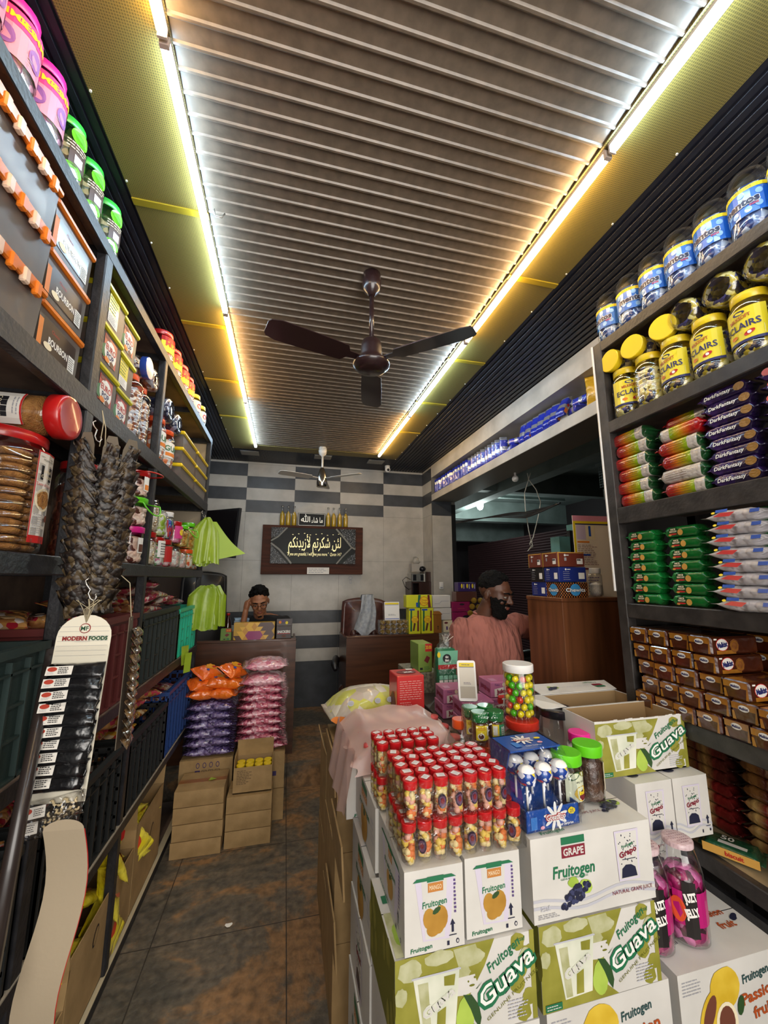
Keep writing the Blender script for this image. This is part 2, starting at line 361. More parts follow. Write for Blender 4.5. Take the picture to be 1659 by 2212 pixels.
# beam over the opening with a niche shelf
mb = MB(); y0 = YF
mb.box((XW, y0, 2.945), (XW+.32, YP, ZC+.1), WHITEP); mb.box((XW+.28, y0, 2.72), (XW+.32, YP, 2.945), WHITEP)
mb.box((XW, y0, 2.64), (XW+.32, YP, 2.72), WHITEP); mb.box((XW, y0, 2.636), (XW+.32, YP, 2.64), UNDER)  # thin slab on the underside, darker than the beam faces
struct('trim_beam', mb)
mb = MB(); mb.box((XW, YF, -.05), (XW+.32, 1.42, 2.64), mat('dark_back_wall', '2c2722', .7)); mb.box((XW, 1.42, -.05), (XW+.32, YP, .95), TG); struct('wall_right_low', mb)
mb = MB(); mb.box((XWL-.12, YF, -.05), (XWL, YB+.12, ZC+.1), mat('brown_panel_wall', '3a2c26', .6, col2='46372e', scale=5)); struct('wall_left', mb)
# ---- ceiling: white ribbed sheet, mesh border, dark ribbed soffit
RIBW = mat('white_ribbed_sheet', '7c6e5f', .36, col2='6c6053', scale=30, spec=.6); DARKC = mat('dark_ribbed_soffit', '1b1d29', .42, col2='22242e', scale=12)
def mesh_mat():
    m = bpy.data.materials.new('yellow_mesh_panel'); m.use_nodes = True; nt = m.node_tree; b = nt.nodes['Principled BSDF']
    tc = nt.nodes.new('ShaderNodeTexCoord'); v = nt.nodes.new('ShaderNodeTexBrick'); v.offset = 0; v.inputs['Scale'].default_value = 1; v.inputs['Brick Width'].default_value = .0065; v.inputs['Row Height'].default_value = .0065; v.inputs['Mortar Size'].default_value = .0011
    v.inputs['Color1'].default_value = (*lin('574e26'), 1); v.inputs['Color2'].default_value = (*lin('5f5529'), 1); v.inputs['Mortar'].default_value = (*lin('84743a'), 1)
    nt.links.new(tc.outputs['Object'], v.inputs['Vector']); nt.links.new(v.outputs['Color'], b.inputs['Base Color']); b.inputs['Roughness'].default_value = .5; return m
MESHY = mesh_mat(); YBAR = mat('yellow_joint_bar', '9a8420', .4)
XC0, XC1, XY0, XY1, YW = -.36, .99, -.635, 1.262, 4.37
mb = MB(); y = YF; zc = ZC+.012
pr = [(0, 0), (.040, -.0035), (.044, -.009), (.050, -.009), (.058, 0)]
while y < YW:
    for (a, za), (b_, zb) in zip(pr[:-1], pr[1:]):
        ya, yb = y+a, min(y+b_, YW)
        if yb > ya: mb.poly([(XC0, ya, zc+za), (XC0, yb, zc+zb), (XC1, yb, zc+zb), (XC1, ya, zc+za)], RIBW)
    y += .058
mb.box((XWL, YF, ZC+.05), (XW+.1, YB, ZC+.12), DARKC)
struct('ceiling', mb)
for nm, x0, x1 in (('left', XY0, XC0), ('right', XC1, XY1)):
    mb = MB(); mb.box((x0, YF, ZC), (x1, 4.52, ZC+.02), MESHY)
    for yb in (.1, .75 if 0 else .1, 1.5, 2.25, 2.92, 3.6): mb.box((x0, yb-.014, ZC-.006), (x1, yb+.014, ZC), YBAR)
    for i in range(16):                                   # small screws along the outer edge
        xx = x0+.006 if nm == 'left' else x1-.006; yy = .3+i*.28; mb.lathe([(.004, -.004), (.004, 0)], 6, WHITE, (xx, yy, ZC))
    struct('trim_mesh_'+nm, mb)
mb = MB(); mb.box((XC0, YW, ZC), (XC1, 4.52, ZC+.02), MESHY); struct('trim_mesh_back', mb)
def ribs(mb, x0, x1, y0, y1, z, pitch=.03):
    n = max(1, int((x1-x0)/pitch)); d = (x1-x0)/n
    for i in range(n):
        a = x0+i*d
        for (u0, z0), (u1, z1) in zip([(0, 0), (.6*d, 0), (.7*d, .008), (.9*d, .008)], [(.6*d, 0), (.7*d, .008), (.9*d, .008), (d, 0)]): mb.poly([(a+u0, y0, z+z0), (a+u0, y1, z+z0), (a+u1, y1, z+z1), (a+u1, y0, z+z1)], DARKC)
mb = MB(); ribs(mb, XWL, XY0, YF, YB, ZC+.004); ribs(mb, XY1, XW+.0, YF, YB, ZC+.004, .038); ribs(mb, XY0, XY1, 4.52, YB, ZC+.004, .012)
struct('ceiling_soffit', mb)
PANEL = mat('unlit_panel_diffuser', '9a978f', .5)
for i, (x, y, d) in enumerate(((-.463, 4.66, 'above the left desk'), (.378, 4.62, 'behind the white ceiling fan'), (1.04, 4.66, 'beside the security camera'))):
    mb = MB(); mb.box((-.1, -.075, -.008), (.1, .075, .002), PANEL, bev=.003); t = thing('ceiling_panel_light', 'unlit square panel light in the dark soffit '+d, 'ceiling light', (x, y, ZC), group='panel lights in the rear soffit')
    mb.build('diffuser', t); m2 = MB(); m2.box((-.108, -.083, -.004), (.108, .083, .003), DARKC); m2.build('frame', t)
# ---- tube lights
tl = 0
def emit(name, colr, st):
    m = bpy.data.materials.new(name); m.use_nodes = True; nt = m.node_tree; b = nt.nodes['Principled BSDF']; b.inputs['Base Color'].default_value = (.9, .9, .9, 1)
    b.inputs['Emission Color'].default_value = (*colr, 1); b.inputs['Emission Strength'].default_value = st; return m
EC = emit('cool_tube', *TUBE_COOL); EW = emit('warm_tube', *TUBE_WARM); STEEL = mat('brushed_steel', 'b0aca6', .3, metal=.9); BATTEN = mat('tube_batten', 'b9aaa0', .5)
PL = ['rearmost', 'second from rear', 'third from rear', 'at the top of the frame', 'out of frame']
for side, x, ys, warm in (('left', -.375, [4.35, 3.20, 2.08, .945, -.2, -1.35], [0, 1, 0, 1, 0]), ('right', 1.012, [4.36, 3.15, 2.01, .90, -.25, -1.4], [1, 0, 1, 0, 1])):
    for i in range(4):
        a, b_ = ys[i+1], ys[i]; a += .008; b_ -= .008; yc = (a+b_)/2; hl = (b_-a)/2
        t = thing('tube_light', f"{'warm' if warm[i] else 'cool'} white tube light on the {side} of the ceiling, {PL[i]}", 'ceiling light', (x, yc, ZC-.024))
        T = Matrix.Rotation(-PI/2, 4, 'X')
        mb = MB(); mb.lathe([(.013, -hl+.01), (.014, -hl+.012), (.014, hl-.012), (.013, hl-.01)], 12, EW if warm[i] else EC, T=T); mb.build('tube', t)
        mb = MB(); mb.box((-.012, -hl, .012), (.012, hl, .024), BATTEN); mb.build('batten', t)
        for s in (-1, 1): mb = MB(); mb.box((-.012, s*hl-.006 if s < 0 else hl-.006, -.014), (.012, -hl+.006 if s < 0 else hl, .014), BATTEN); mb.build('end_cap', t)
    mb = MB(); a, b_ = ys[-1], ys[4]; mb.lathe([(.014, -.55), (.014, .55)], 10, EW if warm[4] else EC, T=Matrix.Rotation(-PI/2, 4, 'X'))
    tag(mb.build('tube_light', loc=(x, (a+b_)/2, ZC-.024)), f'tube light continuing the {side} ceiling row overhead', 'ceiling light')
# ---- ceiling fans (at rest)
def fan(name, label, loc, body, tip, s, rot, dark):
    t = thing(name, label, 'ceiling fan', loc, rot)
    mb = MB(); mb.lathe([(.02*s, 0), (.044*s, 0), (.046*s, -.055*s), (.040*s, -.085*s), (.022*s, -.10*s), (.014*s, -.115*s)][::-1], 18, body); mb.build('canopy', t)
    mb = MB(); mb.lathe([(.0115*s, -.34*s), (.0115*s, -.10*s)], 10, body); mb.build('down_rod', t)
    mb = MB()
    if dark: pf = [(.001, -.505), (.055, -.505), (.068, -.498), (.085, -.482), (.087, -.470), (.078, -.460), (.055, -.452), (.052, -.43), (.05, -.39), (.044, -.358), (.02, -.345), (.012, -.33)]
    else: pf = [(.001, -.47), (.056, -.47), (.060, -.465), (.060, -.40), (.056, -.375), (.05, -.34), (.038, -.30), (.02, -.25), (.012, -.24)]
    mb.lathe([(r*s, z*s) for r, z in pf], 28, tip); mb.build('motor', t)
    for k in range(3):
        a = k*2*PI/3; mb = MB(); R_ = Matrix.Rotation(a, 4, 'Z') @ Matrix.Rotation(.16, 4, 'X')
        zz = (-.455 if dark else -.37)*s
        mb.loft([[tuple(Matrix.Translation((0, 0, zz)) @ R_ @ Vector((x, y, z))) for (y, z) in ((-w_, -.002), (w_, -.002), (w_, .002), (-w_, .002))] for x, w_ in ((.05, .016), (.12, .02), (.14, .05), (.28, .056), (.44, .058), (.48, .046), (.49, .03))], body, smooth=False)
        mb.build('blade', t)
    return t
DKB = mat('dark_brown_metal', '2a1a1c', .3, coat=.5); WFN = mat('white_fan_enamel', 'd8d4cc', .35, coat=.3); CHR = mat('chrome', 'c8c4bc', .18, metal=1)
fan('ceiling_fan', 'dark brown ceiling fan hanging in the middle of the ribbed ceiling', (.349, 1.664, ZC+.01), DKB, DKB, 1, 1.36, 1)
fan('ceiling_fan', 'white ceiling fan with silver motor hanging near the back wall', (.348, 4.291, ZC+.01), WFN, CHR, .98, 1.40, 0)
# ---- security camera
t = thing('security_camera', 'small white dome security camera on the dark soffit above the striped wall', 'camera', (1.229, 4.80, ZC))
mb = MB(); mb.lathe([(.028, -.04), (.034, -.03), (.034, 0)], 14, LWHT); mb.build('mount', t)
mb = MB(); mb.blob((0, -.012, -.055), .036, LWHT, 14, 0); mb.build('housing', t); mb = MB(); mb.blob((0, -.04, -.063), .018, LBLK, 10, 0); mb.build('lens', t)
mb = MB(); mb.tube([(-.34, 2.0, ZC-.02), (-.335, 2.0, ZC-.05), (-.31, 2.0, ZC-.05), (-.30, 2.0, ZC-.03)], .003, STEEL); mb.v = [(x+.01, y-.555, z+.0) for x, y, z in mb.v]
tag(mb.build('ceiling_hook'), 'small white wire hook on the ribbed ceiling beside the left tube', 'hook')
# ================================================================= PROP BUILDERS
def jar_parts(t, R, H, lid, body='round', fill=None, fl=.8, label=None, lidr=.84, lidh=.022, n=22, sq=1, inner=None, film_m=None):
    """clear jar standing on z=0: body, lid, contents, label (label = fn(Face-maker, t))"""
    fm = film_m or CLEAR; h = H-lidh; T = Matrix.Diagonal((1, sq, 1, 1)) if sq != 1 else None
    if body == 'ribbed':
        pf = [(R*.8, .002), (R*.96, .008)]; k = 7
        for i in range(k): z0 = .03+(h-.075)*i/k; z1 = .03+(h-.075)*(i+1)/k; pf += [(R, z0+.002), (R, z0+(z1-z0)*.6), (R*.94, z0+(z1-z0)*.8)]
        pf += [(R, h-.04), (R*.9, h-.018), (R*lidr*.95, h-.006), (R*lidr*.95, h)]
    elif body == 'dome': pf = [(R*.8, .002), (R*.97, .012), (R*.96, .3*h), (R, .34*h), (R, .62*h), (R*.97, .66*h), (R*.9, .80*h), (R*.72, .90*h), (R*.60, .95*h), (R*.60, h)]
    elif body == 'star': pf = [(R*.3, .012), (R*.62, .004), (R*.9, .006), (R, .02), (R, h*.8), (R*.9, h-.02), (R*lidr*.95, h)]
    elif body == 'tub': pf = [(R*.82, .002), (R*.86, .006), (R*.97, h-.004), (R*.97, h)]
    else: pf = [(R*.86, .002), (R*.97, .008), (R, .02), (R, h*.84), (R*.96, h*.90), (R*lidr*.96, h-.010), (R*lidr*.96, h)]
    mb = MB(); mb.lathe(pf, n, fm, T=T, cap=False); mb.lathe([(.0005, .003), (pf[0][0], .002)], n, fm, T=T, cap=False); mb.build('jar_body', t)
    if lid:
        mb = MB(); lr = R*lidr
        mb.lathe([(lr*.99, h-.006), (lr*1.03, h-.004), (lr*1.03, H-.002)], n, lid, T=T, cap=False); mb.lathe([(lr*1.03, H-.002), (lr*.98, H), (.0005, H)], n, lid, T=T, cap=False, smooth=False); mb.build('lid', t)
    if fill:
        mb = MB(); rr = inner or R*.93; z1 = h*fl; k = 9
        for_p = [(rr*.7, .004)]+[(rr*(1 if i < k else .72)*random.uniform(.95, 1.02), .012+(z1-.012)*i/k) for i in range(k+1)]+[(.001, z1+.004)]
        mb.lathe(for_p, 16, fill, T=T, jit=.06, cap=False); mb.build('contents', t)
    if label:
        mb = MB(); label(mb, R); mb.build('label', t)
    return t
def lab(z0, z1, a, base, items=(), band=None):
    """wrap-round label; a = half arc in radians; items: (kind, ...) drawn on it"""
    def f(mb, R):
        F = Face(mb, (0, 0, 0), (1, 0, 0), (0, 0, 1), wrap=R, off=.0008); F.rect(-a*R, z0, a*R, z1, base, 1)
        if band: F.rect(-a*R, z1-(z1-z0)*band[0], a*R, z1, band[1], 2)
        for it in items:
            k = it[0]
            if k == 't': F.text(it[1], it[2], it[3], it[4], it[5], l=4, bold=.02, rot=it[6] if len(it) > 6 else 0)
            elif k == 'e': F.ell(*it[1:5], it[5], l=3)
            elif k == 'r': F.rect(*it[1:5], it[5], l=3)
            elif k == 'l': F.lines(*it[1:5], it[5], it[6], l=4)
    return f
def pack_mesh(L, W, H, m, fin=.012, segm=None, seed=0, crink=.03, nx=14, fm=None):
    """flow-wrapped biscuit pack along x, lying on z=0, crimped at both ends"""
    rnd = random.Random(seed); mb = MB(); n = 16; secs = []; xs = []
    def prof(x):
        e = abs(x)/(L/2); b = 1-2*fin/L
        if e > b: return .08
        k = max(0, (e-(b-.10))/.10); return 1-.75*k*k
    st = [-L/2, -L/2+fin*.9]+[-L/2+fin+(L-2*fin)*i/nx for i in range(nx+1)]+[L/2-fin*.9, L/2]
    for i, x in enumerate(st):
        p = prof(x); ring = []
        for k in range(n):
            a = 2*PI*(k+.5)/n; c, s_ = math.cos(a), math.sin(a); ex = .45
            y = W/2*abs(c)**ex*(1 if c > 0 else -1); z = H/2*abs(s_)**ex*(1 if s_ > 0 else -1)
            wy = (1+ (.06 if p < .2 else 0)+rnd.uniform(-crink, crink)*.4)
            y *= wy*(p if p > .5 else (.92 if p < .2 else .9)); z *= p*(1+rnd.uniform(-crink, crink))
            if p < .2: z += rnd.uniform(-.002, .002)
            ring.append((x, y, z+H/2))
        secs.append(ring); xs.append(x)
    f = (lambda i: segm((xs[i]+xs[i+1])/2)) if segm else None
    mb.loft(secs, m, fm=f); return mb
def pillow(L, W, H, m, seed=0, nx=12, n=18, crink=.10, fin=.02, lump=0):
    """soft bag lying on z=0: sealed flat ends at +-x"""
    rnd = random.Random(seed); mb = MB(); secs = []
    st = [-L/2, -L/2+fin*.8]+[-L/2+fin+(L-2*fin)*i/nx for i in range(nx+1)]+[L/2-fin*.8, L/2]
    for x in st:
        e = min(1, abs(x)/(L/2-fin)); p = max(.04, (1-e**2.6)**.55) if abs(x) < L/2-fin*.99 else .04; ring = []
        wv = 1-.10*(1-e)+rnd.uniform(-.03, .03)
        for k in range(n):
            a = 2*PI*k/n; c, s_ = math.cos(a), math.sin(a)
            y = W/2*wv*abs(c)**.7*(1 if c > 0 else -1); z = H/2*p*abs(s_)**.8*(1 if s_ > 0 else -1)
            j = 1+rnd.uniform(-crink, crink); ring.append((x+rnd.uniform(-.004, .004), y*(1+rnd.uniform(-crink, crink)*.3), z*j+H*.42))
        secs.append(ring)
    mb.loft(secs, m); return mb
def crate(t, wy, dx, h, m, lattice=False, ribs_=True):
    """plastic crate: x from 0 (front) to -dx, y centred, open top"""
    mb = MB(); th = .006; hy = wy/2
    mb.box((-dx, -hy, 0), (0, hy, th), m)
    def wall(P, L):   # P(u, z, d) maps along wall
        if not lattice: bx(P, 0, L, 0, h, 0, th)
        else:
            nz = max(3, int(h/.05))
            for i in range(nz+1): z = i*(h-.01)/nz; bx(P, 0, L, z, z+.012, 0, th)
            k = int(L/.045)
            for i in range(k+1): u = i*(L-.01)/k; bx(P, u, u+.012, 0, h, 0, th)
        nb = max(3, int(L/.07))
        for i in range(nb+1): u = i*(L-.006)/nb; bx(P, u, u+.006, 0, h*.9, th, th+.014)
        bx(P, 0, L, h-.022, h, th, th+.018); bx(P, 0, L, h*.80, h*.80+.006, th, th+.014)
        if not lattice:
            for i in range(nb):
                if i % 2: u = i*L/nb; bx(P, u, u+L/nb, h*.30, h*.30+.006, th, th+.012); bx(P, u, u+L/nb, h*.55, h*.55+.006, th, th+.012)
    def bx(P, u0, u1, z0, z1, d0, d1):
        a = P(u0, z0, d0); b = P(u1, z1, d1); mb.box(tuple(map(min, a, b)), tuple(map(max, a, b)), m)
    wall(lambda u, z, d: (-.02+d, -hy+u, z), wy); wall(lambda u, z, d: (-dx+.02-d, -hy+u, z), wy)
    wall(lambda u, z, d: (-dx+u, -hy+.02-d, z), dx); wall(lambda u, z, d: (-dx+u, hy-.02+d, z), dx)
    mb.build('crate_body', t); return t
CARD = mat('brown_cardboard', 'a4865a', .75, col2='94784e', scale=14, bump=.05); CARD_IN = mat('cardboard_inside', '927650', .8); TAPE = mat('brown_tape', '8c5a34', .3, coat=.4)
WCARD = mat('white_carton_board', 'cfccc6', .55, col2='c4c1bb', scale=8); INK = mat('violet_ink', '3c2c5c', .6); INKB = mat('brown_ink', '5a4630', .7)
def carton(t, w_, d, h, m=CARD, tape=None, name='carton_body', bulge=0, seed=0):
    """closed box: x 0..w, y 0..d, z 0..h with a seam on top"""
    rnd = random.Random(seed); mb = MB(); j = lambda: rnd.uniform(-.002, .002)
    n = 6
    def side(A, B, nrm):
        mb.grid(lambda u, v: tuple(A[i]+(B[i]-A[i])*u+nrm[i]*(bulge*math.sin(PI*v)*(.6+.4*math.sin(PI*u)) if 0 < u < 1 and 0 < v < 1 else 0)+(v*h if i == 2 else 0) for i in range(3)), n, n, m, smooth=bulge > 0)
    side((0, 0, 0), (w_, 0, 0), (0, -1, 0)); side((w_, 0, 0), (w_, d, 0), (1, 0, 0)); side((w_, d, 0), (0, d, 0), (0, 1, 0)); side((0, d, 0), (0, 0, 0), (-1, 0, 0))
    mb.poly([(0, 0, 0), (0, d, 0), (w_, d, 0), (w_, 0, 0)], m)
    g = .0012
    mb.poly([(0, 0, h), (w_, 0, h), (w_, d/2-g, h+.0015), (0, d/2-g, h+.0015)], m); mb.poly([(0, d/2+g, h+.0015), (w_, d/2+g, h+.0015), (w_, d, h), (0, d, h)], m)
    o = mb.build(name, t)
    if tape:
        tb = MB(); tb.box((-.0005, d/2-.022, h+.001), (w_+.0005, d/2+.022, h+.0026), tape); tb.box((-.0012, d/2-.022, h-.06), (0, d/2+.022, h+.0026), tape); tb.box((w_, d/2-.022, h-.06), (w_+.0012, d/2+.022, h+.0026), tape); tb.build('tape', t)
    return o
def open_box(t, w_, d, h, m=CARD, mi=CARD_IN, th=.004, flaps=(), name='carton_body'):
    mb = MB()
    mb.box((0, 0, 0), (w_, d, th), m)
    for a, b, o_ in (((0, 0, 0), (w_, th, h), 0), ((0, d-th, 0), (w_, d, h), 0), ((0, th, 0), (th, d-th, h), 0), ((w_-th, th, 0), (w_, d-th, h), 0)): mb.box(a, b, m)
    e = .0006
    for q in ([(th, th+e, th), (w_-th, th+e, th), (w_-th, th+e, h-.001), (th, th+e, h-.001)], [(th, d-th-e, th), (th, d-th-e, h-.001), (w_-th, d-th-e, h-.001), (w_-th, d-th-e, th)],
              [(th+e, th, th), (th+e, th, h-.001), (th+e, d-th, h-.001), (th+e, d-th, th)], [(w_-th-e, th, th), (w_-th-e, d-th, th), (w_-th-e, d-th, h-.001), (w_-th-e, th, h-.001)]): mb.poly(q, mi)
    mb.build(name, t)
    for (side, ln, ang) in flaps:     # hinged flap: side f/b/l/r, length, opening angle from upright
        fb = MB(); c, s_ = math.cos(ang)*ln, math.sin(ang)*ln
        if side == 'f': a, b, o_ = (0, 0, h), (w_, 0, h), (0, -s_, c)
        if side == 'b': a, b, o_ = (0, d, h), (w_, d, h), (0, s_, c)
        if side == 'l': a, b, o_ = (0, 0, h), (0, d, h), (-s_, 0, c)
        if side == 'r': a, b, o_ = (w_, 0, h), (w_, d, h), (s_, 0, c)
        a = Vector(a); b = Vector(b); o_ = Vector(o_); nn = (b-a).cross(o_).normalized()*th
        ring = [a, b, b+o_, a+o_]; fb.loft([[tuple(p) for p in ring], [tuple(p+nn) for p in ring]], m, smooth=False); fb.build('flap', t)
# ================================================================= LEFT SHELVING
t = thing('shelving_unit', 'tall black steel shelving unit filling the whole left wall', 'shelf', (0, 0, 0)); y0, y1, xb = .25, 3.46, XWL+.03
def rail(z1, h, nm, m=BLACK_STEEL, lip=None):
    mb = MB(); mb.box((XL-.03, y0, z1-h), (XL, y1, z1), m, bev=.003); mb.box((xb, y0, z1-h), (xb+.03, y1, z1), m)
    if lip: mb.box((XL-.03, y0, z1), (XL+.002, y1, z1+.004), lip)
    mb.build('rail', t)
    mb = MB(); mb.box((xb, y0, z1-.014), (XL-.03, y1, z1-.002), SHELF_BOARD)
    for yy in (.4, 1.43, 2.13, 2.80, 3.43): mb.box((xb, yy-.015, z1-h), (XL-.03, yy+.015, z1-.014), BLACK_STEEL)
    mb.build('shelf_board', t)
for z1, h, lip in ((2.82, .05, None), (2.26, .07, None), (1.715, .055, None), (1.14, .05, SHELF_BOARD), (.60, .045, mat('dusty_lip', '8c8272', .8)), (.05, .05, mat('chipped_lip', 'b0a488', .7))): rail(z1, h, 'rail', lip=lip)
for yy, r in ((.30, .02), (1.43, .026), (2.13, .02), (3.43, .02)):
    mb = MB(); mb.box((XL-.036, yy-r, .0), (XL-.001, yy+r, 2.80), BLACK_STEEL, bev=.004); mb.build('post', t); mb = MB(); mb.box((xb, yy-r, 0), (xb+.03, yy+r, 2.80), BLACK_STEEL); mb.build('post', t)
mb = MB(); mb.box((XL-.41, y1, 1.70), (XL-.006, y1+.012, 2.79), mat('cream_edge_board', 'b8a890', .5)); mb.build('end_panel', t)
mb = MB(); mb.box((xb-.012, y0, .02), (xb-.002, y1, 2.8), SHELF_BOARD); mb.build('back_panel', t)
Z1, Z2, Z3, Z4, Z5, Z6 = 2.821, 2.261, 1.716, 1.145, .605, .055
# ---- level 1
PINKC = cells('pink_wrapped_candy', ['7a2a6c', 'b04a9a', 'e0a0c8', '5a1a4c'], 55); GRNC = cells('green_wrapped_candy', ['2c4a28', '5a7a48', '1c2c1c', 'b8b080', '3c2c24'], 60)
def lb(mb, R):
    F = Face(mb, (0, 0, 0), (1, 0, 0), (0, 0, 1), wrap=R); F.rect(-1.7*R, .055, 1.7*R, .185, mat('pale_pink_label', 'd88ca8', .4), 1); F.rect(-1.7*R, .14, 1.7*R, .185, PINK, 2)
    for a in (-1.1, 0, 1.1): F.text('GUMMIES', a*R, .162, .018, YELLOW, l=3, bold=.02); F.ell(a*R, .1, .02, .028, mat('label_violet', '8a5aa0', .4), 3); F.lines((a-.35)*R, .06, (a-.1)*R, .09, 4, GREY, 3)
pj = Proto(lambda: jar_parts(thing('candy_jar', '', 'jar'), .061, .235, LPNK, 'round', PINKC, .75, lb))
for i, (y, d) in enumerate(((.72, 'nearest the camera'), (.845, 'second from the camera'), (.97, 'third from the camera'), (1.095, 'beside the green lidded jars'))): pj('pink lidded gummy jar on the top left shelf, '+d, (-.722, y, Z1), PI/2, 'pink lidded jars on the top left shelf')
def lb(mb, R):
    F = Face(mb, (0, 0, 0), (1, 0, 0), (0, 0, 1), wrap=R); F.rect(-.45*R, .06, .5*R, .14, mat('brown_label', '4a3226', .4), 1); F.ell(0, .165, .028, .03, LGRN, 2); F.ell(-.01, .045, .03, .02, LGRN, 2); F.rect(-.2*R, .07, .25*R, .10, WHITE, 3); F.lines(-.6*R, .11, .5*R, .14, 3, CREAM, 3)
gj = Proto(lambda: jar_parts(thing('candy_jar', '', 'jar'), .058, .225, mat('green_lid', '2fae3a', .3, coat=.3), 'round', GRNC, .8, lb))
for i, (y, d) in enumerate(((1.222, 'nearest the camera'), (1.35, 'in the middle'), (1.50, 'farthest from the camera'))): gj('green lidded candy jar on the top left shelf, '+d, (-.722, y, Z1), (0, 0, PI/2-.35), 'green lidded jars on the top left shelf')
REDC = cells('orange_red_sweets', ['c83a1c', 'e0a02a', 'd8d0c0', 'a01c1c'], 60)
rj = Proto(lambda: jar_parts(thing('candy_jar', '', 'jar'), .066, .20, LRED, 'ribbed', REDC, .8, lab(.07, .16, .9, YELLOW, [('t', 'MIX', 0, .12, .03, RED)], (.3, LRED))))
for i, y in enumerate((2.28, 2.46, 2.64, 2.80)): rj('red lidded ribbed candy jar on the far top left shelf, '+['nearest', 'second nearest', 'third nearest', 'farthest'][i]+' of four', (-.735, y, Z1), PI/2-.4, 'red lidded jars on the far top shelf')
yj = Proto(lambda: jar_parts(thing('candy_jar', '', 'jar'), .055, .17, LYEL, 'round', cells('red_blue_sweets', ['b01c2c', 'd8d0e0', '2c4aa0'], 60), .8, lab(.04, .12, .9, WHITE, [('e', 0, .08, .02, .02, RED)])))
for i, y in enumerate((3.0, 3.2)): yj('yellow lidded sweet jar at the far end of the top left shelf, '+['nearer', 'farther']+[''] if 0 else 'yellow lidded sweet jar at the far end of the top left shelf, '+['nearer', 'farther'][i]+' one', (-.72, y, Z1), PI/2-.4, 'yellow lidded jars on the far top shelf')
# ---- level 2: orange lidded tubs
ORL = mat('orange_lid', 'd8741c', .3, coat=.4); FROST = film('frosted_tub', 'b8b0a8', gloss=-.15, rough=.3, opac=.22); SNK = cells('dark_snack_packets', ['2a1c18', '4a3a34', '8a7a70', '6a4a2c'], 24)
def tub(w_, h, d, lidm, latch, labels, cont):
    t = thing('storage_tub', '', 'tub'); mb = MB(); hy = w_/2
    mb.loft([[(x*s, y*s2, z) for x, y in ((-d, -hy), (0, -hy), (0, hy), (-d, hy))] for z, s, s2 in ((0, 1, .93), (h-.02, 1, 1))], FROST, smooth=False); mb.build('tub_body', t)
    mb = MB(); mb.box((-d-.008, -hy-.008, h-.022), (.010, hy+.008, h), lidm, bev=.006); mb.box((-d+.02, -hy+.02, h), (-.02, hy-.02, h+.006), lidm); mb.build('lid', t)
    if latch:
        mb = MB()
        for i in range(6): yy = -hy*.7+i*hy*1.4/5; mb.box((.006, yy-.011, h-.052), (.022, yy+.011, h-.012), lidm if i % 2 else mat('pale_latch', 'e0c0a8', .3, coat=.3), bev=.004)
        mb.box((.004, -hy*.8, h-.04), (.016, hy*.8, h-.006), lidm, bev=.004); mb.build('latch', t)
    mb = MB(); mb.box((-d+.012, -hy+.016, .006), (-.012, hy-.012, h*.8), cont, bev=.01); mb.build('contents', t)
    if labels: mb = MB(); F = Face(mb, (.001, -hy, 0), (0, 1, 0), (0, 0, 1)); labels(F, w_, h); mb.build('label', t)
    return t
p = Proto(lambda: tub(.34, .152, .36, ORL, True, None, SNK)); q = Proto(lambda: tub(.34, .152, .36, ORL, True, None, SNK))
for i in range(3): p(f'large clear storage tub with orange latched lid on the upper left shelf, {["bottom", "middle", "top"][i]} of three', (XL-.012, .965, Z2+i*.159), 0, 'orange latched tubs at the left edge')
for i in range(3): dup(p.o, f'large clear tub with orange latched lid nearest the camera, {["bottom", "middle", "top"][i]} of its stack', (XL-.012, .60, Z2+i*.159), 0, 'orange latched tubs at the left edge')
def l_b(F, w_, h):
    F.rect(.02, .02, .19, .11, mat('dark_choc_label', '2c1c16', .3, coat=.5), 1); F.text('BOURBON', .10, .055, .020, WHITE, bold=.03, w=.10); F.text('Choco', .08, .088, .010, RED); F.rect(.155, .022, .19, .07, WHITE, 2); F.lines(.158, .025, .187, .066, 6, BLACK, 3); F.rect(.0, .02, .02, .1, ORANGE, 1); F.ell(.05, .035, .02, .01, CREAM, 2)
p = Proto(lambda: tub(.215, .152, .3, ORL, False, l_b, SNK))
for i in range(3): p(f'clear tub with orange lid and dark chocolate label beside the shelf post, {["bottom", "middle", "top"][i]} of three', (XL-.03, 1.27, Z2+i*.159), 0, 'orange lidded chocolate tubs')
YTL = mat('yellow_green_lid', 'c8c01c', .3, coat=.3); MIXC = cells('mixed_wrapped_sweets', ['5a3a4a', '2c5a44', '9a8aa0', 'c0a8b0', '7a2a3c', '3a4a6a'], 45)
def l_e(F, w_, h):
    F.rect(.03, .018, .135, .115, mat('euro_red', 'a83030', .35), 1); F.ell(.083, .06, .048, .045, WHITE, 2); F.ell(.06, .05, .05, .03, GREEN, 1.5); F.text('EURO', .083, .074, .022, RED, l=3, bold=.03); F.text('POP', .083, .046, .022, NAVY, l=3, bold=.03); F.rect(.035, .098, .07, .113, MAROON, 2); F.ell(.06, .026, .02, .010, ORANGE, 3); F.ell(.1, .024, .018, .010, BROWN, 3)
def l_y(F, w_, h): F.rect(.03, .05, .11, .125, YTL, 1); F.lines(.035, .055, .10, .12, 5, GREEN, 2); F.rect(.03, .012, .11, .05, WHITE, 1); F.lines(.035, .016, .10, .046, 4, GREY, 2)
mk = {0: Proto(lambda: tub(.168, .148, .2, YTL, False, l_e, MIXC)), 1: Proto(lambda: tub(.168, .148, .2, YTL, False, l_y, MIXC))}
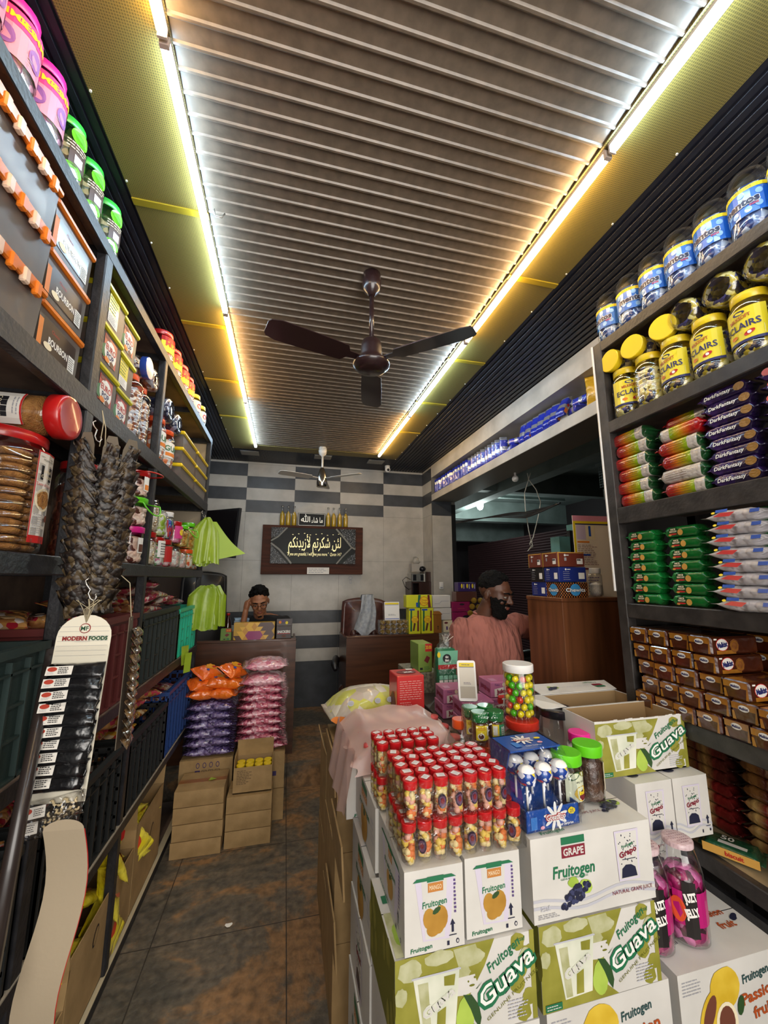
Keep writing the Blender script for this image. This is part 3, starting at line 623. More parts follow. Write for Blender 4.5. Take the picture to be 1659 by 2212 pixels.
for c, yy in enumerate((1.555, 1.735)):
    for i in range(3): mk[(i == 2) ^ (c == 1 and i == 1) ^ (c == 1 and i == 2)](f'square candy tub with yellow lid, {["bottom", "middle", "top"][i]} of the {["stack against the shelf post", "second stack from the post"][c]}', (XL-.02-.015*c, yy, Z2+i*.1545), 0, 'yellow lidded lollipop tubs')
AMB = cells('brown_striped_sweets', ['8a4a2a', 'd8d0c8', '5a2a1c', 'c8a080', 'b0b0b8'], 55)
rb = Proto(lambda: jar_parts(thing('candy_jar', '', 'jar'), .058, .30, LORG, 'ribbed', AMB, .85, None, lidr=.6))
for i, (x, y) in enumerate(((-.72, 1.885), (-.73, 2.02))): rb(['tall ribbed jar of brown sweets next to the square yellow lidded tubs', 'tall ribbed jar of brown sweets beside the middle shelf post'][i], (x, y, Z2), 0, 'tall ribbed jars')
BST = film('blue_tinted_plastic', 'a8b8d8', gloss=.5)
def lying(label, x, y, z, R, H, lid, cont, out=True, body='star', sq=1, tilt=0, grp=None, yaw=0):
    t = thing('candy_jar', label, 'jar', (x, y, z), Euler((tilt, PI/2 if out else -PI/2, yaw)), grp); return jar_parts(t, R, H, lid, body, cont, .85)
lying('ribbed jar lying with its blue lid facing out, on the tall ribbed jars', XL-.21, 1.93, Z2+.365, .06, .2, LBLU, AMB, True, 'ribbed')
lying('ribbed jar lying with its star shaped base facing out, on the tall ribbed jars', XL-.01, 2.045, Z2+.362, .058, .2, LORG, AMB, False)
OSN = cells('orange_white_sweets', ['d8763a', 'e0d8d0', 'b84a1c', 'c8c0b8'], 55)
rb2 = Proto(lambda: jar_parts(thing('candy_jar', '', 'jar'), .062, .235, LORG, 'ribbed', OSN, .85, lab(.07, .16, .9, WHITE, [('t', 'GUM', 0, .125, .03, GREEN), ('r', -.04, .08, .04, .10, ORANGE)])))
rb2('ribbed jar with a white gum label just past the middle post', (-.72, 2.24, Z2), PI/2-.35, 'labelled ribbed jars'); rb2('ribbed jar with a white gum label beside the yellow lidded boxes', (-.725, 2.43, Z2), PI/2-.35, 'labelled ribbed jars')
lying('blue tinted jar lying base outward above the gum jars, nearer one', XL-.0, 2.29, Z2+.31, .075, .2, LORG, BLUE and cells('dark_blue_sweets', ['2a3458', '8a90a8', '1c2038'], 40), False); lying('blue tinted jar lying base outward above the gum jars, farther one', XL-.0, 2.47, Z2+.30, .068, .2, LORG, cells('dark_blue_sweets', ['2a3458'], 40), False)
pmix = Proto(lambda: tub(.36, .098, .25, LYEL, False, None, MIXC))
for c, yy in enumerate((2.775, 3.18)):
    for i in range(3): pmix(f'flat clear sweet box with yellow lid, {["bottom", "middle", "top"][i]} of the {["nearer", "farther"][c]} stack at the shelf end', (XL-.01, yy, Z2+i*.1045), 0, 'flat yellow lidded boxes')
# ---- level 3: cookies and snack jars
CK = mat('golden_cookie', 'a8763a', .75, col2='8a5a28', scale=60, bump=.6, bscale=200); WLAB = mat('white_label', 'd8d4cc', .4)
def cookie_label(mb, R):
    F = Face(mb, (0, 0, 0), (1, 0, 0), (0, 0, 1), wrap=R); a = R*.34
    F.rect(-a, .045, a, .285, WLAB, 1); F.rect(-a, .03, a, .050, RED, 2); F.rect(-a, .281, a, .285, RED, 2); F.rect(-a, .03, -a+.003, .285, RED, 2)
    F.rect(-a*.62, .205, a*.68, .245, BLACK, 2); F.text('baked', 0, .231, .010, CREAM, l=3); F.text('COOKIES', 0, .215, .008, CREAM, l=3); F.text('Taste & Flavour', 0, .192, .008, RED, l=3); F.text('Home style', 0, .262, .007, BLACK, l=3)
    F.ell(.0, .150, a*.85, .032, CREAM, 2); F.ell(0, .150, a*.7, .025, CK, 3, jit=.1); F.lines(-a*.8, .055, a*.2, .11, 9, GREY, 3); F.ell(a*.6, .1, .010, .010, mat('label_brown', '7a3a1c', .4), 3)
def cookie_jar(label, loc, rot, R=.118, H=.335):
    t = thing('cookie_jar', label, 'jar', loc, rot); mb = MB(); h = H-.026
    pf = [(R*.9, .002), (R*.99, .01)]
    for i in range(8): z = .02+i*.03; pf += [(R, z), (R, z+.02), (R*.965, z+.025)]
    pf += [(R, .27), (R*.93, .29), (R*.84, h)]
    mb.lathe(pf, 28, CLEAR, cap=False); mb.build('jar_body', t)
    mb = MB(); mb.lathe([(R*.86, h-.006), (R*.88, h), (R*.88, H-.004), (R*.82, H), (R*.6, H-.003), (.001, H-.003)], 28, LRED, cap=False); mb.build('lid', t)
    for a0 in (0, 1, 2, 3, 4):      # columns of stacked cookies
        a = 2*PI*a0/5+.3; cx, cy = R*.50*math.cos(a), R*.50*math.sin(a); mb = MB(); z = .008
        while z < h-.04:
            ox, oy = random.uniform(-.004, .004), random.uniform(-.004, .004); rr = R*.40*random.uniform(.94, 1.05)
            mb.lathe([(rr*.8, 0), (rr, .006), (rr*.98, .013), (rr*.7, .019), (.001, .020)], 12, CK, (cx+ox, cy+oy, z), jit=.04); z += .021
        mb.build('cookie_stack', t)
    mb = MB(); cookie_label(mb, R); mb.build('label', t); return t
cookie_jar('large cookie jar at the left edge, cut by the frame', (-.785, 1.015, Z3), 1.35)
cookie_jar('large red lidded cookie jar with a white label, standing beside the shelf post', (-.785, 1.27, Z3), 1.62)
t = thing('cookie_jar', 'red lidded cookie jar lying on its side above the standing cookie jars', 'jar', (-.90, 1.30, Z3+.405), Euler((0, PI/2, 0)))
mb = MB(); R = .062; mb.lathe([(R*.9, .0), (R, .01), (R, .2), (R*.85, .225)], 24, CLEAR, cap=False); mb.build('jar_body', t); mb = MB(); mb.lathe([(R*.98, .218), (R*1.06, .222), (R*1.06, .255), (R*1.0, .262), (R*.85, .260), (.001, .260)], 28, LRED, cap=False); mb.build('lid', t)
mb = MB(); mb.lathe([(R*.8, .01), (R*.9, .02), (R*.9, .2), (.001, .21)], 14, CK, jit=.1, cap=False); mb.build('contents', t)
mb = MB(); F = Face(mb, (0, 0, 0), (1, 0, 0), (0, 0, 1), wrap=R); F.rect(-.05, .02, .05, .17, WLAB, 1); F.rect(-.05, .165, .05, .17, RED, 2); F.rect(-.03, .10, .03, .135, BLACK, 2); F.text('COOKIES', 0, .117, .010, CREAM, l=3); F.ell(0, .06, .035, .03, CREAM, 2); F.ell(0, .06, .028, .024, CK, 3); F.lines(-.03, .145, .03, .162, 2, GREY, 2); mb.v = [tuple(Matrix.Rotation(0, 3, 'Z') @ Vector(v)) for v in mb.v]; mb.build('label', t)
SNKG = cells('golden_snack', ['b07a2c', 'd0a03c', '8a5a24', 'c8b060'], 70); SNKR = cells('brown_snack', ['6a2a1c', '8a4a2c', '4a1c14'], 60)
S3 = [  # x, y, z0, R, H, lid, body, contents, label, words
 (-.735, 1.60, 0, .068, .34, LRED, 'round', SNKR, lab(.10, .25, .9, MAROON, [('t', "S'", .01, .17, .05, WHITE)]), 'tall red lidded snack jar with a maroon label behind the hanging packets'),
 (-.725, 1.76, 0, .062, .33, LRED, 'ribbed', SNKG, None, 'tall red lidded jar of golden snack past the hanging packets'),
 (-.715, 1.89, 0, .052, .15, None, 'round', SNKG, lab(.03, .11, .3, WHITE), 'low open jar of golden snack at the front of the middle shelf'),
 (-.72, 1.90, .155, .05, .13, LRED, 'round', SNKG, None, 'small red lidded jar stacked on the low snack jar'),
 (-.71, 2.045, 0, .058, .17, LPNK, 'tub', cells('choc_rolls', ['d8b8a8', '5a2c24', 'e0c8b8'], 45), lab(.05, .12, .3, WHITE, [('r', -.012, .055, .012, .09, BROWN)]), 'clear tub with magenta lid, bottom of its stack'),
 (-.71, 2.045, .172, .060, .135, LGRN, 'tub', cells('choc_rolls', ['d8b8a8'], 45), None, 'clear tub with lime green lid and handle, middle of its stack'),
 (-.71, 2.045, .31, .058, .125, LRED, 'tub', cells('choc_rolls', ['d8b8a8'], 45), lab(.03, .10, .3, WHITE, [('r', -.012, .035, .012, .06, ORANGE)]), 'clear tub with red lid and handle, top of its stack'),
 (-.71, 2.25, 0, .058, .17, LRED, 'ribbed', cells('pale_rings', ['d8c8a8', 'e8e0d0', 'a88a60'], 70), None, 'red lidded ribbed jar of pale rings on the middle shelf'),
 (-.71, 2.25, .172, .056, .19, None, 'ribbed', cells('pale_rings', ['d8c8a8'], 70), None, 'clear ribbed jar without lid stacked on the jar of pale rings'),
 (-.71, 2.42, 0, .05, .16, LRED, 'round', cells('pink_green_sweets', ['d880a0', '60a060', 'e0e0d8'], 60), lab(.05, .14, .7, WHITE, [('l', -.02, .06, .02, .13, 5, BLACK)]), 'small jar with a handwritten white label'),
 (-.71, 2.42, .165, .048, .17, None, 'round', cells('lime_sweets', ['a0c040', 'd8e0b0', 'e0e0e0'], 50), None, 'clear jar of lime sweets on the jar with the handwritten label'),
 (-.71, 2.57, 0, .05, .16, LRED, 'round', cells('red_sweets', ['b01c2c', 'd84a5a', 'e0c0c0'], 60), lab(.03, .12, .8, RED), 'small jar of red sweets with red lid'),
 (-.71, 2.57, .165, .048, .16, LWHT, 'round', cells('blue_red_pens', ['2a5ac0', 'c02a3a', '2a9a5a', 'e8e8e8'], 30, stretch=(3, 3, .5)), None, 'white lidded jar of coloured sticks on the jar of red sweets'),
 (-.71, 2.74, 0, .058, .15, None, 'ribbed', cells('white_mints', ['d8d8d0', 'b8b8b0', 'c8a8a0'], 60), None, 'low ribbed jar of white sweets near the shelf end'),
 (-.71, 2.76, .155, .052, .14, LRED, 'round', cells('pink_sweets', ['c83a6a', 'e8a0b8'], 50), lab(.03, .11, .9, PINK, [('e', 0, .07, .016, .02, YELLOW)]), 'small red lidded jar with a pink label near the shelf end'),
 (-.71, 2.93, 0, .055, .14, None, 'ribbed', cells('white_mints', ['d8d8d0'], 60), None, 'low ribbed jar of white sweets at the shelf end, nearer one'),
 (-.71, 2.95, .145, .05, .15, LGRN, 'round', SNKG, None, 'golden snack jar with lime handle beside the hanging green bags'),
 (-.71, 3.10, 0, .058, .14, LORG, 'ribbed', cells('orange_sweets', ['d85a1c', 'e8c8a0', 'd8d8d0'], 60), None, 'orange lidded ribbed jar at the far end of the middle shelf'),
 (-.71, 3.12, .145, .055, .19, LGRN, 'round', SNKG, None, 'tall lime lidded jar at the far end of the middle shelf'),
 (-.71, 3.27, 0, .05, .15, LRED, 'round', cells('orange_sweets', ['d85a1c'], 60), None, 'small red lidded jar last on the middle left shelf')]
for x, y, z, R, H, lid_, body, cont, lb_, words in S3:
    t = thing('snack_jar', words, 'jar', (x, y, Z3+z), PI/2-.3); jar_parts(t, R, H, lid_, body, cont, .85, lb_, lidr=1.0 if body == 'tub' else .84)
    if 'handle' in words:
        hm = LRED if 'red lid' in words else LGRN; mb = MB(); s_ = 1 if 'top' in words else -1
        mb.tube([(R*math.cos(a)*1.05, -R*.9-(.03+.035*math.sin(a)), H-.015-(.0 if s_ > 0 else .07*math.sin(a))) if 0 < a < PI else (R*math.cos(a)*1.05, 0, H-.015) for a in [PI*i/12 for i in range(13)]], .0035, hm, 6); mb.build('handle', t)
# ================================================================= LEFT SHELVING, LOWER LEVELS
RUSK = cells('red_white_rusk_packet', ['c08848', 'd8b080', 'b02838', 'e0d0c8', 'a06a3c', 'c03850', 'd09a5c'], 38, rough=.2, coat=1, bump=.5)
PINKP = cells('pink_rusk_packet', ['b8485c', 'd8a0a0', 'a87a5c', '8a3040', 'd8c8c0'], 42, rough=.2, coat=1, bump=.5)
YRP = cells('yellow_red_packet', ['d8a83c', 'b03a30', 'e0c8a0', 'a8783c'], 42, rough=.2, coat=1, bump=.5)
def rusk_make(m, L, W, H, seed, spots=True):
    def f():
        t = thing('rusk_packet', '', 'snack packet'); pillow(L, W, H, m, seed, crink=.07).build('wrapper', t)
        if spots:
            mb = MB(); F = Face(mb, (0, 0, H*.93), (1, 0, 0), (0, 1, 0), off=.001)
            for i in range(5):
                a = -L*.36+i*L*.18
                for b in (-W*.14, W*.16): F.ell(a, b, L*.06, W*.09, WHITE, 1, n=10); F.ell(a, b, L*.048, W*.065, RED, 2, n=10)
            mb.build('printed_marks', t)
        return t
    return f
rk = [Proto(rusk_make(RUSK, .25, .14, .055, 1)), Proto(rusk_make(RUSK, .23, .13, .05, 2, False)), Proto(rusk_make(PINKP, .22, .12, .05, 3, False))]
CRD = {'green': mat('dark_green_crate', '1c2c2a', .5, bump=.05), 'maroon': mat('maroon_crate', '5a2220', .45), 'black': mat('blackish_crate', '202826', .5), 'teal': mat('teal_crate', '1fae8c', .4), 'coal': mat('black_crate', '1a1c1c', .5), 'blue': mat('blue_crate', '1c3c78', .45)}
def CR(label, y0_, y1_, z, dx, h, m, lattice=False, x=XL-.005):
    return crate(thing('crate', label, 'crate', (x, (y0_+y1_)/2, z)), y1_-y0_, dx, h, m, lattice)
CR('dark green plastic crate of rusk packets at the left edge', .70, 1.385, Z4, .38, .33, CRD['green'])
CR('maroon plastic crate on the shelf behind the hanging card', 1.49, 2.10, Z4, .38, .35, CRD['maroon'])
CR('blackish green plastic crate left of the teal crate', 2.17, 2.84, Z4, .38, .335, CRD['black'])
CR('teal plastic crate at the far end of the middle shelf', 2.86, 3.39, Z4, .38, .31, CRD['teal'])
CR('black lattice crate nearest the camera on the lower shelf', .75, 1.39, Z5, .38, .34, CRD['coal'], True)
CR('black lattice crate behind the hanging card on the lower shelf', 1.49, 2.08, Z5, .38, .33, CRD['coal'], True)
CR('black lattice crate beside the blue crate on the lower shelf', 2.17, 2.74, Z5, .38, .32, CRD['coal'], True)
CR('blue lattice crate at the far end of the lower shelf', 2.76, 3.38, Z5, .38, .37, CRD['blue'], True)
CR('black lattice crate at the lower left edge of the photo, on the bottom shelf', .70, 1.39, Z6, .38, .36, CRD['coal'], True)
def heap(kind, n, yr, zr, words, grp, x0=-.78, x1=-.93, tilt=.35):
    for i in range(n):
        y = yr[0]+(yr[1]-yr[0])*((i*0.618) % 1); x = x0+(x1-x0)*((i*0.382) % 1); z = zr[0]+(zr[1]-zr[0])*(i/max(1, n-1))
        pr = kind[i % len(kind)]
        a = 'lowest' if i == 0 else 'topmost' if i == n-1 else NTH[i]+' up'
        pr(f'{words}, {a} in the heap', (x, y, z), Euler((random.uniform(-tilt, tilt), random.uniform(-.2, .2), PI/2+random.uniform(-.5, .5))), grp)
heap([rk[0], rk[1]], 7, (.85, 1.28), (Z4+.20, Z4+.335), 'clear rusk packet with red spots in the dark green crate', 'rusk packets in the dark green crate')
heap([rk[0], rk[1]], 7, (1.60, 2.0), (Z4+.22, Z4+.37), 'rusk packet with red spots in the maroon crate', 'rusk packets in the maroon crate')
heap([rk[2], rk[1], rk[2]], 12, (2.25, 2.76), (Z4+.24, Z4+.45), 'pink and brown rusk packet over the blackish green crate', 'rusk packets in the blackish green crate', tilt=.2)
heap([rk[2]], 5, (2.95, 3.30), (Z4+.25, Z4+.34), 'pink rusk packet in the teal crate', 'rusk packets in the teal crate', tilt=.2)
yr_ = Proto(rusk_make(YRP, .2, .11, .05, 5, False))
heap([yr_, rk[2]], 8, (.85, 1.28), (Z5+.10, Z5+.36), 'yellow and red snack packet in the nearest lower crate', 'snack packets in the nearest lower crate')
heap([rk[0], rk[2]], 6, (1.58, 1.98), (Z5+.2, Z5+.33), 'red spotted packet in the crate behind the hanging card', 'packets in the lower crate behind the card')
heap([rk[0], yr_], 9, (2.24, 2.68), (Z5+.2, Z5+.38), 'red spotted packet heaped over the lower black crate', 'packets in the lower black crate beside the blue one')
heap([rk[2]], 4, (2.86, 3.26), (Z5+.18, Z5+.28), 'brown packet inside the blue crate', 'packets in the blue crate')
# ---- bottom level: open cardboard boxes with yellow packets
YP_ = mat('yellow_foil', 'e6d21c', .25, col2='f0e050', scale=12, coat=.6, bump=.8, bscale=30)
def yel():
    t = thing('snack_bag', '', 'snack bag'); pillow(.24, .15, .05, YP_, 11, crink=.1).build('wrapper', t)
    mb = MB(); F = Face(mb, (0, 0, .049), (1, 0, 0), (0, 1, 0)); F.ell(0, 0, .05, .035, mat('packet_orange_red', 'c8482a', .3, coat=.5), 1, jit=.05); F.ell(0, 0, .025, .014, mat('packet_violet', '4a3a80', .3), 2); F.rect(-.09, -.03, -.06, .03, RED, 1); mb.build('printed_panel', t); return t
yb_ = Proto(yel)
for k, (a, b, d) in enumerate(((1.455, 1.79, 'nearest the camera'), (1.80, 2.40, 'in the middle'), (2.41, 2.86, 'nearest the taped cardboard boxes'))):
    t = thing('cardboard_box', 'open brown cardboard box of yellow snack bags, bottom left shelf, '+d, 'box', (XL-.40, a, Z6)); open_box(t, .385, b-a, (.17, .30, .38)[k], flaps=(('f', .10, .1), ('b', .1, .2)))
    mb = MB(); F = Face(mb, (.3855, 0, 0), (0, 1, 0), (0, 0, 1)); F.ell(.35*(b-a), .22, .02, .035, BLACK, 1, rot=-.5, n=12); F.ell(.35*(b-a), .22, .014, .028, CARD, 2, rot=-.5, n=12); F.ell(.6*(b-a), .22, .022, .04, BLACK, 1, rot=-.5, n=12); F.ell(.6*(b-a), .22, .016, .033, CARD, 2, rot=-.5, n=12); mb.build('printed_marks', t)
    for i in range((6, 7, 5)[k]):
        q = ('lowest', 'second up', 'third up', 'fourth up', 'fifth up', 'sixth up', 'topmost')[i]
        yb_(f'yellow snack bag in the bottom shelf cardboard box {d}, {q}', (XL-.10-.1*((i*.38) % 1), a+.11+(b-a-.22)*((i*.618) % 1), Z6+(.12, .20, .16)[k]+i*(.045, .043, .038)[k]), Euler((random.uniform(-.2, .2), .25+random.uniform(-.2, .25), PI/2+random.uniform(-.3, .3))), 'yellow snack bags in the bottom boxes')
for i, (a_, b_) in enumerate(((232, 1868), (222, 1935), (212, 2010), (275, 1815))):
    q = HX(a_, b_, XL-.07); yb_('yellow snack bag bulging over the bottom shelf box rims, '+('second from top', 'third from top', 'lowest', 'topmost')[i], tuple(q), Euler((.5+.3*i, 1.0, 1.3-.2*i)), 'yellow bags over the box rims')
# ---- leaning dark pole
mb = MB(); a = HX(112, 1405, -.60); b = HX(5, 1960, -.52); a2 = a+(a-b)*0; mb.tube([tuple(b+(b-a)*.35), tuple(a)], [.016, .013], mat('brown_black_pole', '2a2220', .35, coat=.3), 10); tag(mb.build('leaning_pole'), 'dark round pole leaning against the left shelves in front of the green crate', 'pole')
# ---- hanging strips
def hook(label, p, h=.06):
    mb = MB(); P = Vector(p); mb.tube([tuple(P+Vector(q)) for q in ((-.004, 0, h+.01), (-.012, 0, h+.004), (-.008, 0, h-.008), (.002, 0, h-.02), (-.002, 0, .02), (.004, 0, .006), (.014, 0, 0), (.018, 0, .010), (.014, 0, .018))], .0022, STEEL, 6); return tag(mb.build('s_hook'), label, 'hook')
STRING = mat('jute_string', 'a89c80', .8)
DPK = cells('dark_brown_dried_pieces', ['1c1410', '2c2018', '120c0a', '40321f', '20160f', '4c3e28'], 70, rough=.5, coat=.15, bump=.6); KRAFT = mat('grey_kraft_card', '5c5244', .7)
hp = HX(207, 935, -.60); hook('steel s hook on the shelf post holding the bundle of dark dried packets', hp-Vector((0, 0, .03)))
t = thing('hanging_packet_bundle', 'long bundle of dark brown dried goods packets hanging from the shelf post', 'packet bundle', (hp.x+.03, hp.y, 1.56))
mb = MB(); mb.tube([(-.02, 0, .62), (-.012, 0, .58), (-.015, 0, .5)], .0015, STRING, 5); mb.tube([(-.02, 0, .62), (-.004, 0, .56), (.0, 0, .5)], .0015, STRING, 5); mb.build('string', t)
for s, (dx, dy, a0) in enumerate(((-.024, -.015, -.04), (.004, .01, .02), (.028, .03, .07))):
    mb = MB(); Tm = Matrix.Translation((dx, dy, 0)) @ Matrix.Rotation(a0, 4, 'Y') @ Matrix.Rotation(.35*s-.1, 4, 'Z')
    pts = [(-.022, 0, 0), (.022, 0, 0), (.022, 0, .50), (.012, 0, .54), (-.012, 0, .54), (-.022, 0, .50)]
    mb.loft([[tuple(Tm @ Vector((x, y+d, z))) for x, y, z in pts] for d in (0, .002)], KRAFT, smooth=False); mb.build('backing_card', t)
    for i in range(13):
        z = .475-i*.037; wk = .55+.45*min(1, i/4); mb = pillow(.062*wk, .075, .016, DPK, 30+i+s*10, nx=6, n=10, crink=.2, fin=.006)
        Tp = Tm @ Matrix.Translation((.0, -.012, z)) @ Matrix.Rotation(-1.25, 4, 'X') @ Matrix.Rotation(random.uniform(.15, .55)*(1 if s else -1), 4, 'Z'); mb.v = [tuple(Tp @ Vector(v)) for v in mb.v]; mb.build('packet', t)
        mb = pillow(.06*wk, .07, .016, DPK, 60+i+s*10, nx=6, n=10, crink=.2, fin=.006)
        Tp = Tm @ Matrix.Translation((.0, .014, z-.02)) @ Matrix.Rotation(1.35, 4, 'X') @ Matrix.Rotation(.3, 4, 'Z'); mb.v = [tuple(Tp @ Vector(v)) for v in mb.v]; mb.build('packet', t)
# ---- card of spice pouches
CRM = mat('cream_card', 'dcd6c4', .6); BLKP = mat('black_pouch', '141416', .2, coat=.8, bump=.4, bscale=40); CASH = mat('cashew_nut', 'd8c49a', .5)
cy = 1.22; top = HY(190, 1328, cy)
hook('steel s hook holding the spice pouch card on the left shelves', (top.x-.005, cy+.004, top.z+.035), .05)
t = thing('spice_pouch_card', 'hanging cream card with ten black spice pouches and two cashew packets', 'pouch card', (top.x, cy, top.z), (0, 0, -.10))
W2 = .065; L_ = .445
mb = MB(); out = [(-W2, 0, -L_), (W2*1.05, 0, -L_)]+[(W2*math.cos(a), 0, -.055+.055*math.sin(a)) for a in [PI*i/12 for i in range(13)]]
sk = lambda p, d: (p[0]+.10*(p[2]+.0)*(-.0)+(.055*p[2] if p[2] < 0 else 0), p[1]+d, p[2])
mb.loft([[sk(p, 0) for p in out], [sk(p, .0015) for p in out]], CRM, smooth=False); mb.build('card', t)
MB_ = MB(); F = Face(MB_, (0, -.0005, 0), (1, 0, 0), (0, 0, 1)); DG = mat('dark_green_letters', '1c4a30', .5); DR = mat('dark_red_letters', '8a2a2a', .5)
for i in range(7): F.rect(-W2+.004, -.030-i*.012, W2-.006, -.0294-i*.012, GREY, 1)
F.ell(0, -.034, .0135, .0125, DR, 2, n=24); F.ell(0, -.034, .0115, .0105, CRM, 3, n=24); F.text('MF', 0, -.034, .011, DG, l=4, bold=.02); F.text('MODERN', -.020, -.059, .0095, DR, l=4, bold=.045, w=.058); F.text('FOODS', .036, -.059, .0095, DG, l=4, bold=.045, w=.045); F.rect(-.02, -.068, .018, -.0675, GREY, 3)
MB_.v = [sk(p, 0) for p in MB_.v]; MB_.build('print', t)
for i in range(10):
    z = -.140-i*.0285; mb = pillow(.128, .040, .018, BLKP, 100+i, nx=8, n=10, crink=.08, fin=.005); Tp = Matrix.Translation((.055*z+random.uniform(-.003, .003), -.006, z)) @ Matrix.Rotation(1.15, 4, 'X') @ Matrix.Rotation(random.uniform(.0, .07), 4, 'Z')
    mb.v = [tuple(Tp @ Vector(v)) for v in mb.v]; o = mb.build('pouch', t)
    mb = MB(); F = Face(mb, (-.062, -.012, .018), (1, 0, 0), (0, 1, .12)); F.rect(.0, .001, .060, .022, WLAB, 2); F.ell(.014, .015, .011, .0055, mat('sticker_red', 'a83c2c', .4), 3); F.lines(.028, .004, .056, .020, 4, BLACK, 3, fill=.5); F.lines(.004, .003, .024, .009, 2, GREY, 3)
    mb.v = [tuple(Tp @ Vector(v)) for v in mb.v]; mb.build('sticker', o)
for i in range(2):
    z = -.452-i*.035; Tp = Matrix.Translation((.055*z-.004+.01*(1-i), -.004, z)) @ Matrix.Rotation(1.3, 4, 'X') @ Matrix.Rotation(.16, 4, 'Z'); o = None
    mb = pillow(.13, .05, .015, CLEARC, 120+i, nx=6, n=10, fin=.005); mb.v = [tuple(Tp @ Vector(v)) for v in mb.v]; o = mb.build('cashew_packet', t)
    mb = MB()
    for k in range(14):
        cx, cz = -.005+(k % 7)*.0095, (-.008 if k < 7 else .009)+random.uniform(-.003, .003); a0 = random.uniform(0, 6)
        pts = [tuple(Tp @ Vector((cx+.005*math.cos(a0+q), cz+.005*math.sin(a0+q), .008+random.uniform(-.002, .002)))) for q in (0, .9, 1.8, 2.7)]; mb.tube(pts, [.0018, .0026, .0026, .0016], CASH, 6)
    mb.build('cashews', o)
    mb = MB(); F = Face(mb, (-.062, -.012, .014), (1, 0, 0), (0, 1, 0)); F.rect(0, 0, .05, .024, WLAB, 2); F.ell(.012, .016, .011, .006, mat('sticker_red', 'a83c2c', .4), 3); F.lines(.026, .004, .048, .020, 4, BLACK, 3); mb.v = [tuple(Tp @ Vector(v)) for v in mb.v]; mb.build('sticker', o)
mb = MB(); mb.grid(lambda u, v: sk((-W2-.004+(2*W2+.012)*u, -.020-.006*math.sin(v*17+3*u), -.075-.40*v), 0), 6, 20, film('card_film', (.99, .99, .99), gloss=.10, rough=.1, bump=.6, bscale=25)); mb.build('clear_film', t)
mb = MB()
for k in range(7): a0 = random.uniform(-.6, .6); mb.tube([(-.002, 0, -.02), (.004*k-.012, -.003, .015), (.03*math.sin(a0*3), -.004*k/3, .02+.02*math.cos(a0))], .0009, STRING, 4)
mb.tube([(0, -.002, -.016), (.003, 0, .01), (-.004, .003, .04)], .0016, STRING, 5); mb.build('string', t)
# second strip behind the card, seen edge on; and the bare back of another card below
t = thing('nut_packet_strip', 'strip of brown nut packets hanging edge-on right behind the spice pouch card', 'pouch card', (top.x+.052, cy+.16, top.z-.02), 1.72)
mb = MB(); mb.loft([[(x, d, z) for x, z in ((-.04, -.36), (.04, -.38), (.05, -.1), (.02, 0), (-.03, 0))] for d in (0, .002)], KRAFT, smooth=False); mb.build('backing_card', t)
mb = MB(); mb.tube([(-.005, 0, -.01), (.03, .02, .10), (.10, .12, .18)], .0015, STRING, 5); mb.build('string', t)
BRN = cells('brown_nuts', ['5a4430', '46341f', '7a6040', '3a2a1c'], 70, rough=.25, coat=1)
for i in range(13): mb = pillow(.09, .034, .02, BRN, 140+i, nx=6, n=10, crink=.15, fin=.006); Tp = Matrix.Translation((0, -.012, -.05-i*.025)) @ Matrix.Rotation(1.0, 4, 'X'); mb.v = [tuple(Tp @ Vector(v)) for v in mb.v]; mb.build('packet', t)
p0 = HY(140, 1770, 1.13)
t = thing('empty_display_card', 'bare grey brown back of a long display card hanging below the spice pouches', 'card', (p0.x, 1.13, p0.z), -.1)
mb = MB(); W3 = .042; H3 = HY(140, 1770, 1.13).z-HY(140, 2230, 1.13).z
def cf(u, v): return (-W3+2*W3*u*(1)+.012*math.sin(v*5)+.0*v+.0, .012*math.sin(v*6), -.022-(H3-.022)*v)
BKC = mat('bare_card_back', 'a0917a', .8, bump=.05); mb.grid(cf, 4, 14, BKC); mb.grid(lambda u, v: (cf(u, v)[0]+.001, cf(u, v)[1]+.0015, cf(u, v)[2]), 4, 14, RED)
mb.poly([(cf(0, 0)[0]+W3+W3*math.cos(a), 0, -.022+.022*math.sin(a)) for a in [PI-PI*i/12 for i in range(13)]][::-1], BKC); mb.build('card', t)
# ---- green carrier bags
LIME = mat('lime_carrier_bag', '9cb832', .4, col2='88a626', scale=6, bump=.4, bscale=18, coat=.2); LIMT = film('lime_film', 'b8dc4c', gloss=.1, rough=.3, opac=.72)
def bagpack(label, loc, w_, h, n, seed, flare=0):
    t = thing('carrier_bag_bundle', label, 'bags', loc); rnd = random.Random(seed)
    for k in range(n):
        mb = MB(); ph = rnd.uniform(0, 6); off = -k*.009; ww = w_*rnd.uniform(.9, 1.05); hh = h*rnd.uniform(.93, 1.03)
        def f(u, v): 
            c = min(1, .22+v*3.2 if flare else .6+v*2); return ((u-.5)*ww*c+off*.8*c+(.02*v*math.sin(ph)), off*1.6-.013*math.sin(u*17+ph)*(.3+v), -hh*v+.014*math.sin(u*9+ph))
        mb.grid(f, 8, 10, LIME); mb.grid(lambda u, v: tuple(Vector(f(u, v))+Vector((0, .0015, 0))), 8, 10, LIME); mb.build('bag', t)
    mb = MB(); mb.blob((-.005, -.012, .0), (.022, .02, .02), LIME, 10, .25); mb.build('knot', t)
    if flare:
        mb = MB(); mb.grid(lambda u, v: (.01+(.20*u)*(.2+v)+.02*v, .01+.05*u*v, -.01-.30*v*(1-.22*u)-.03*u*math.sin(3*v)), 8, 10, LIMT); mb.build('loose_bag', t)
    return t
p1 = HX(440, 1112, XL+.02); hook('small white hook at the shelf end holding the upper green bags', (p1.x-.004, p1.y, p1.z-.02), .04)
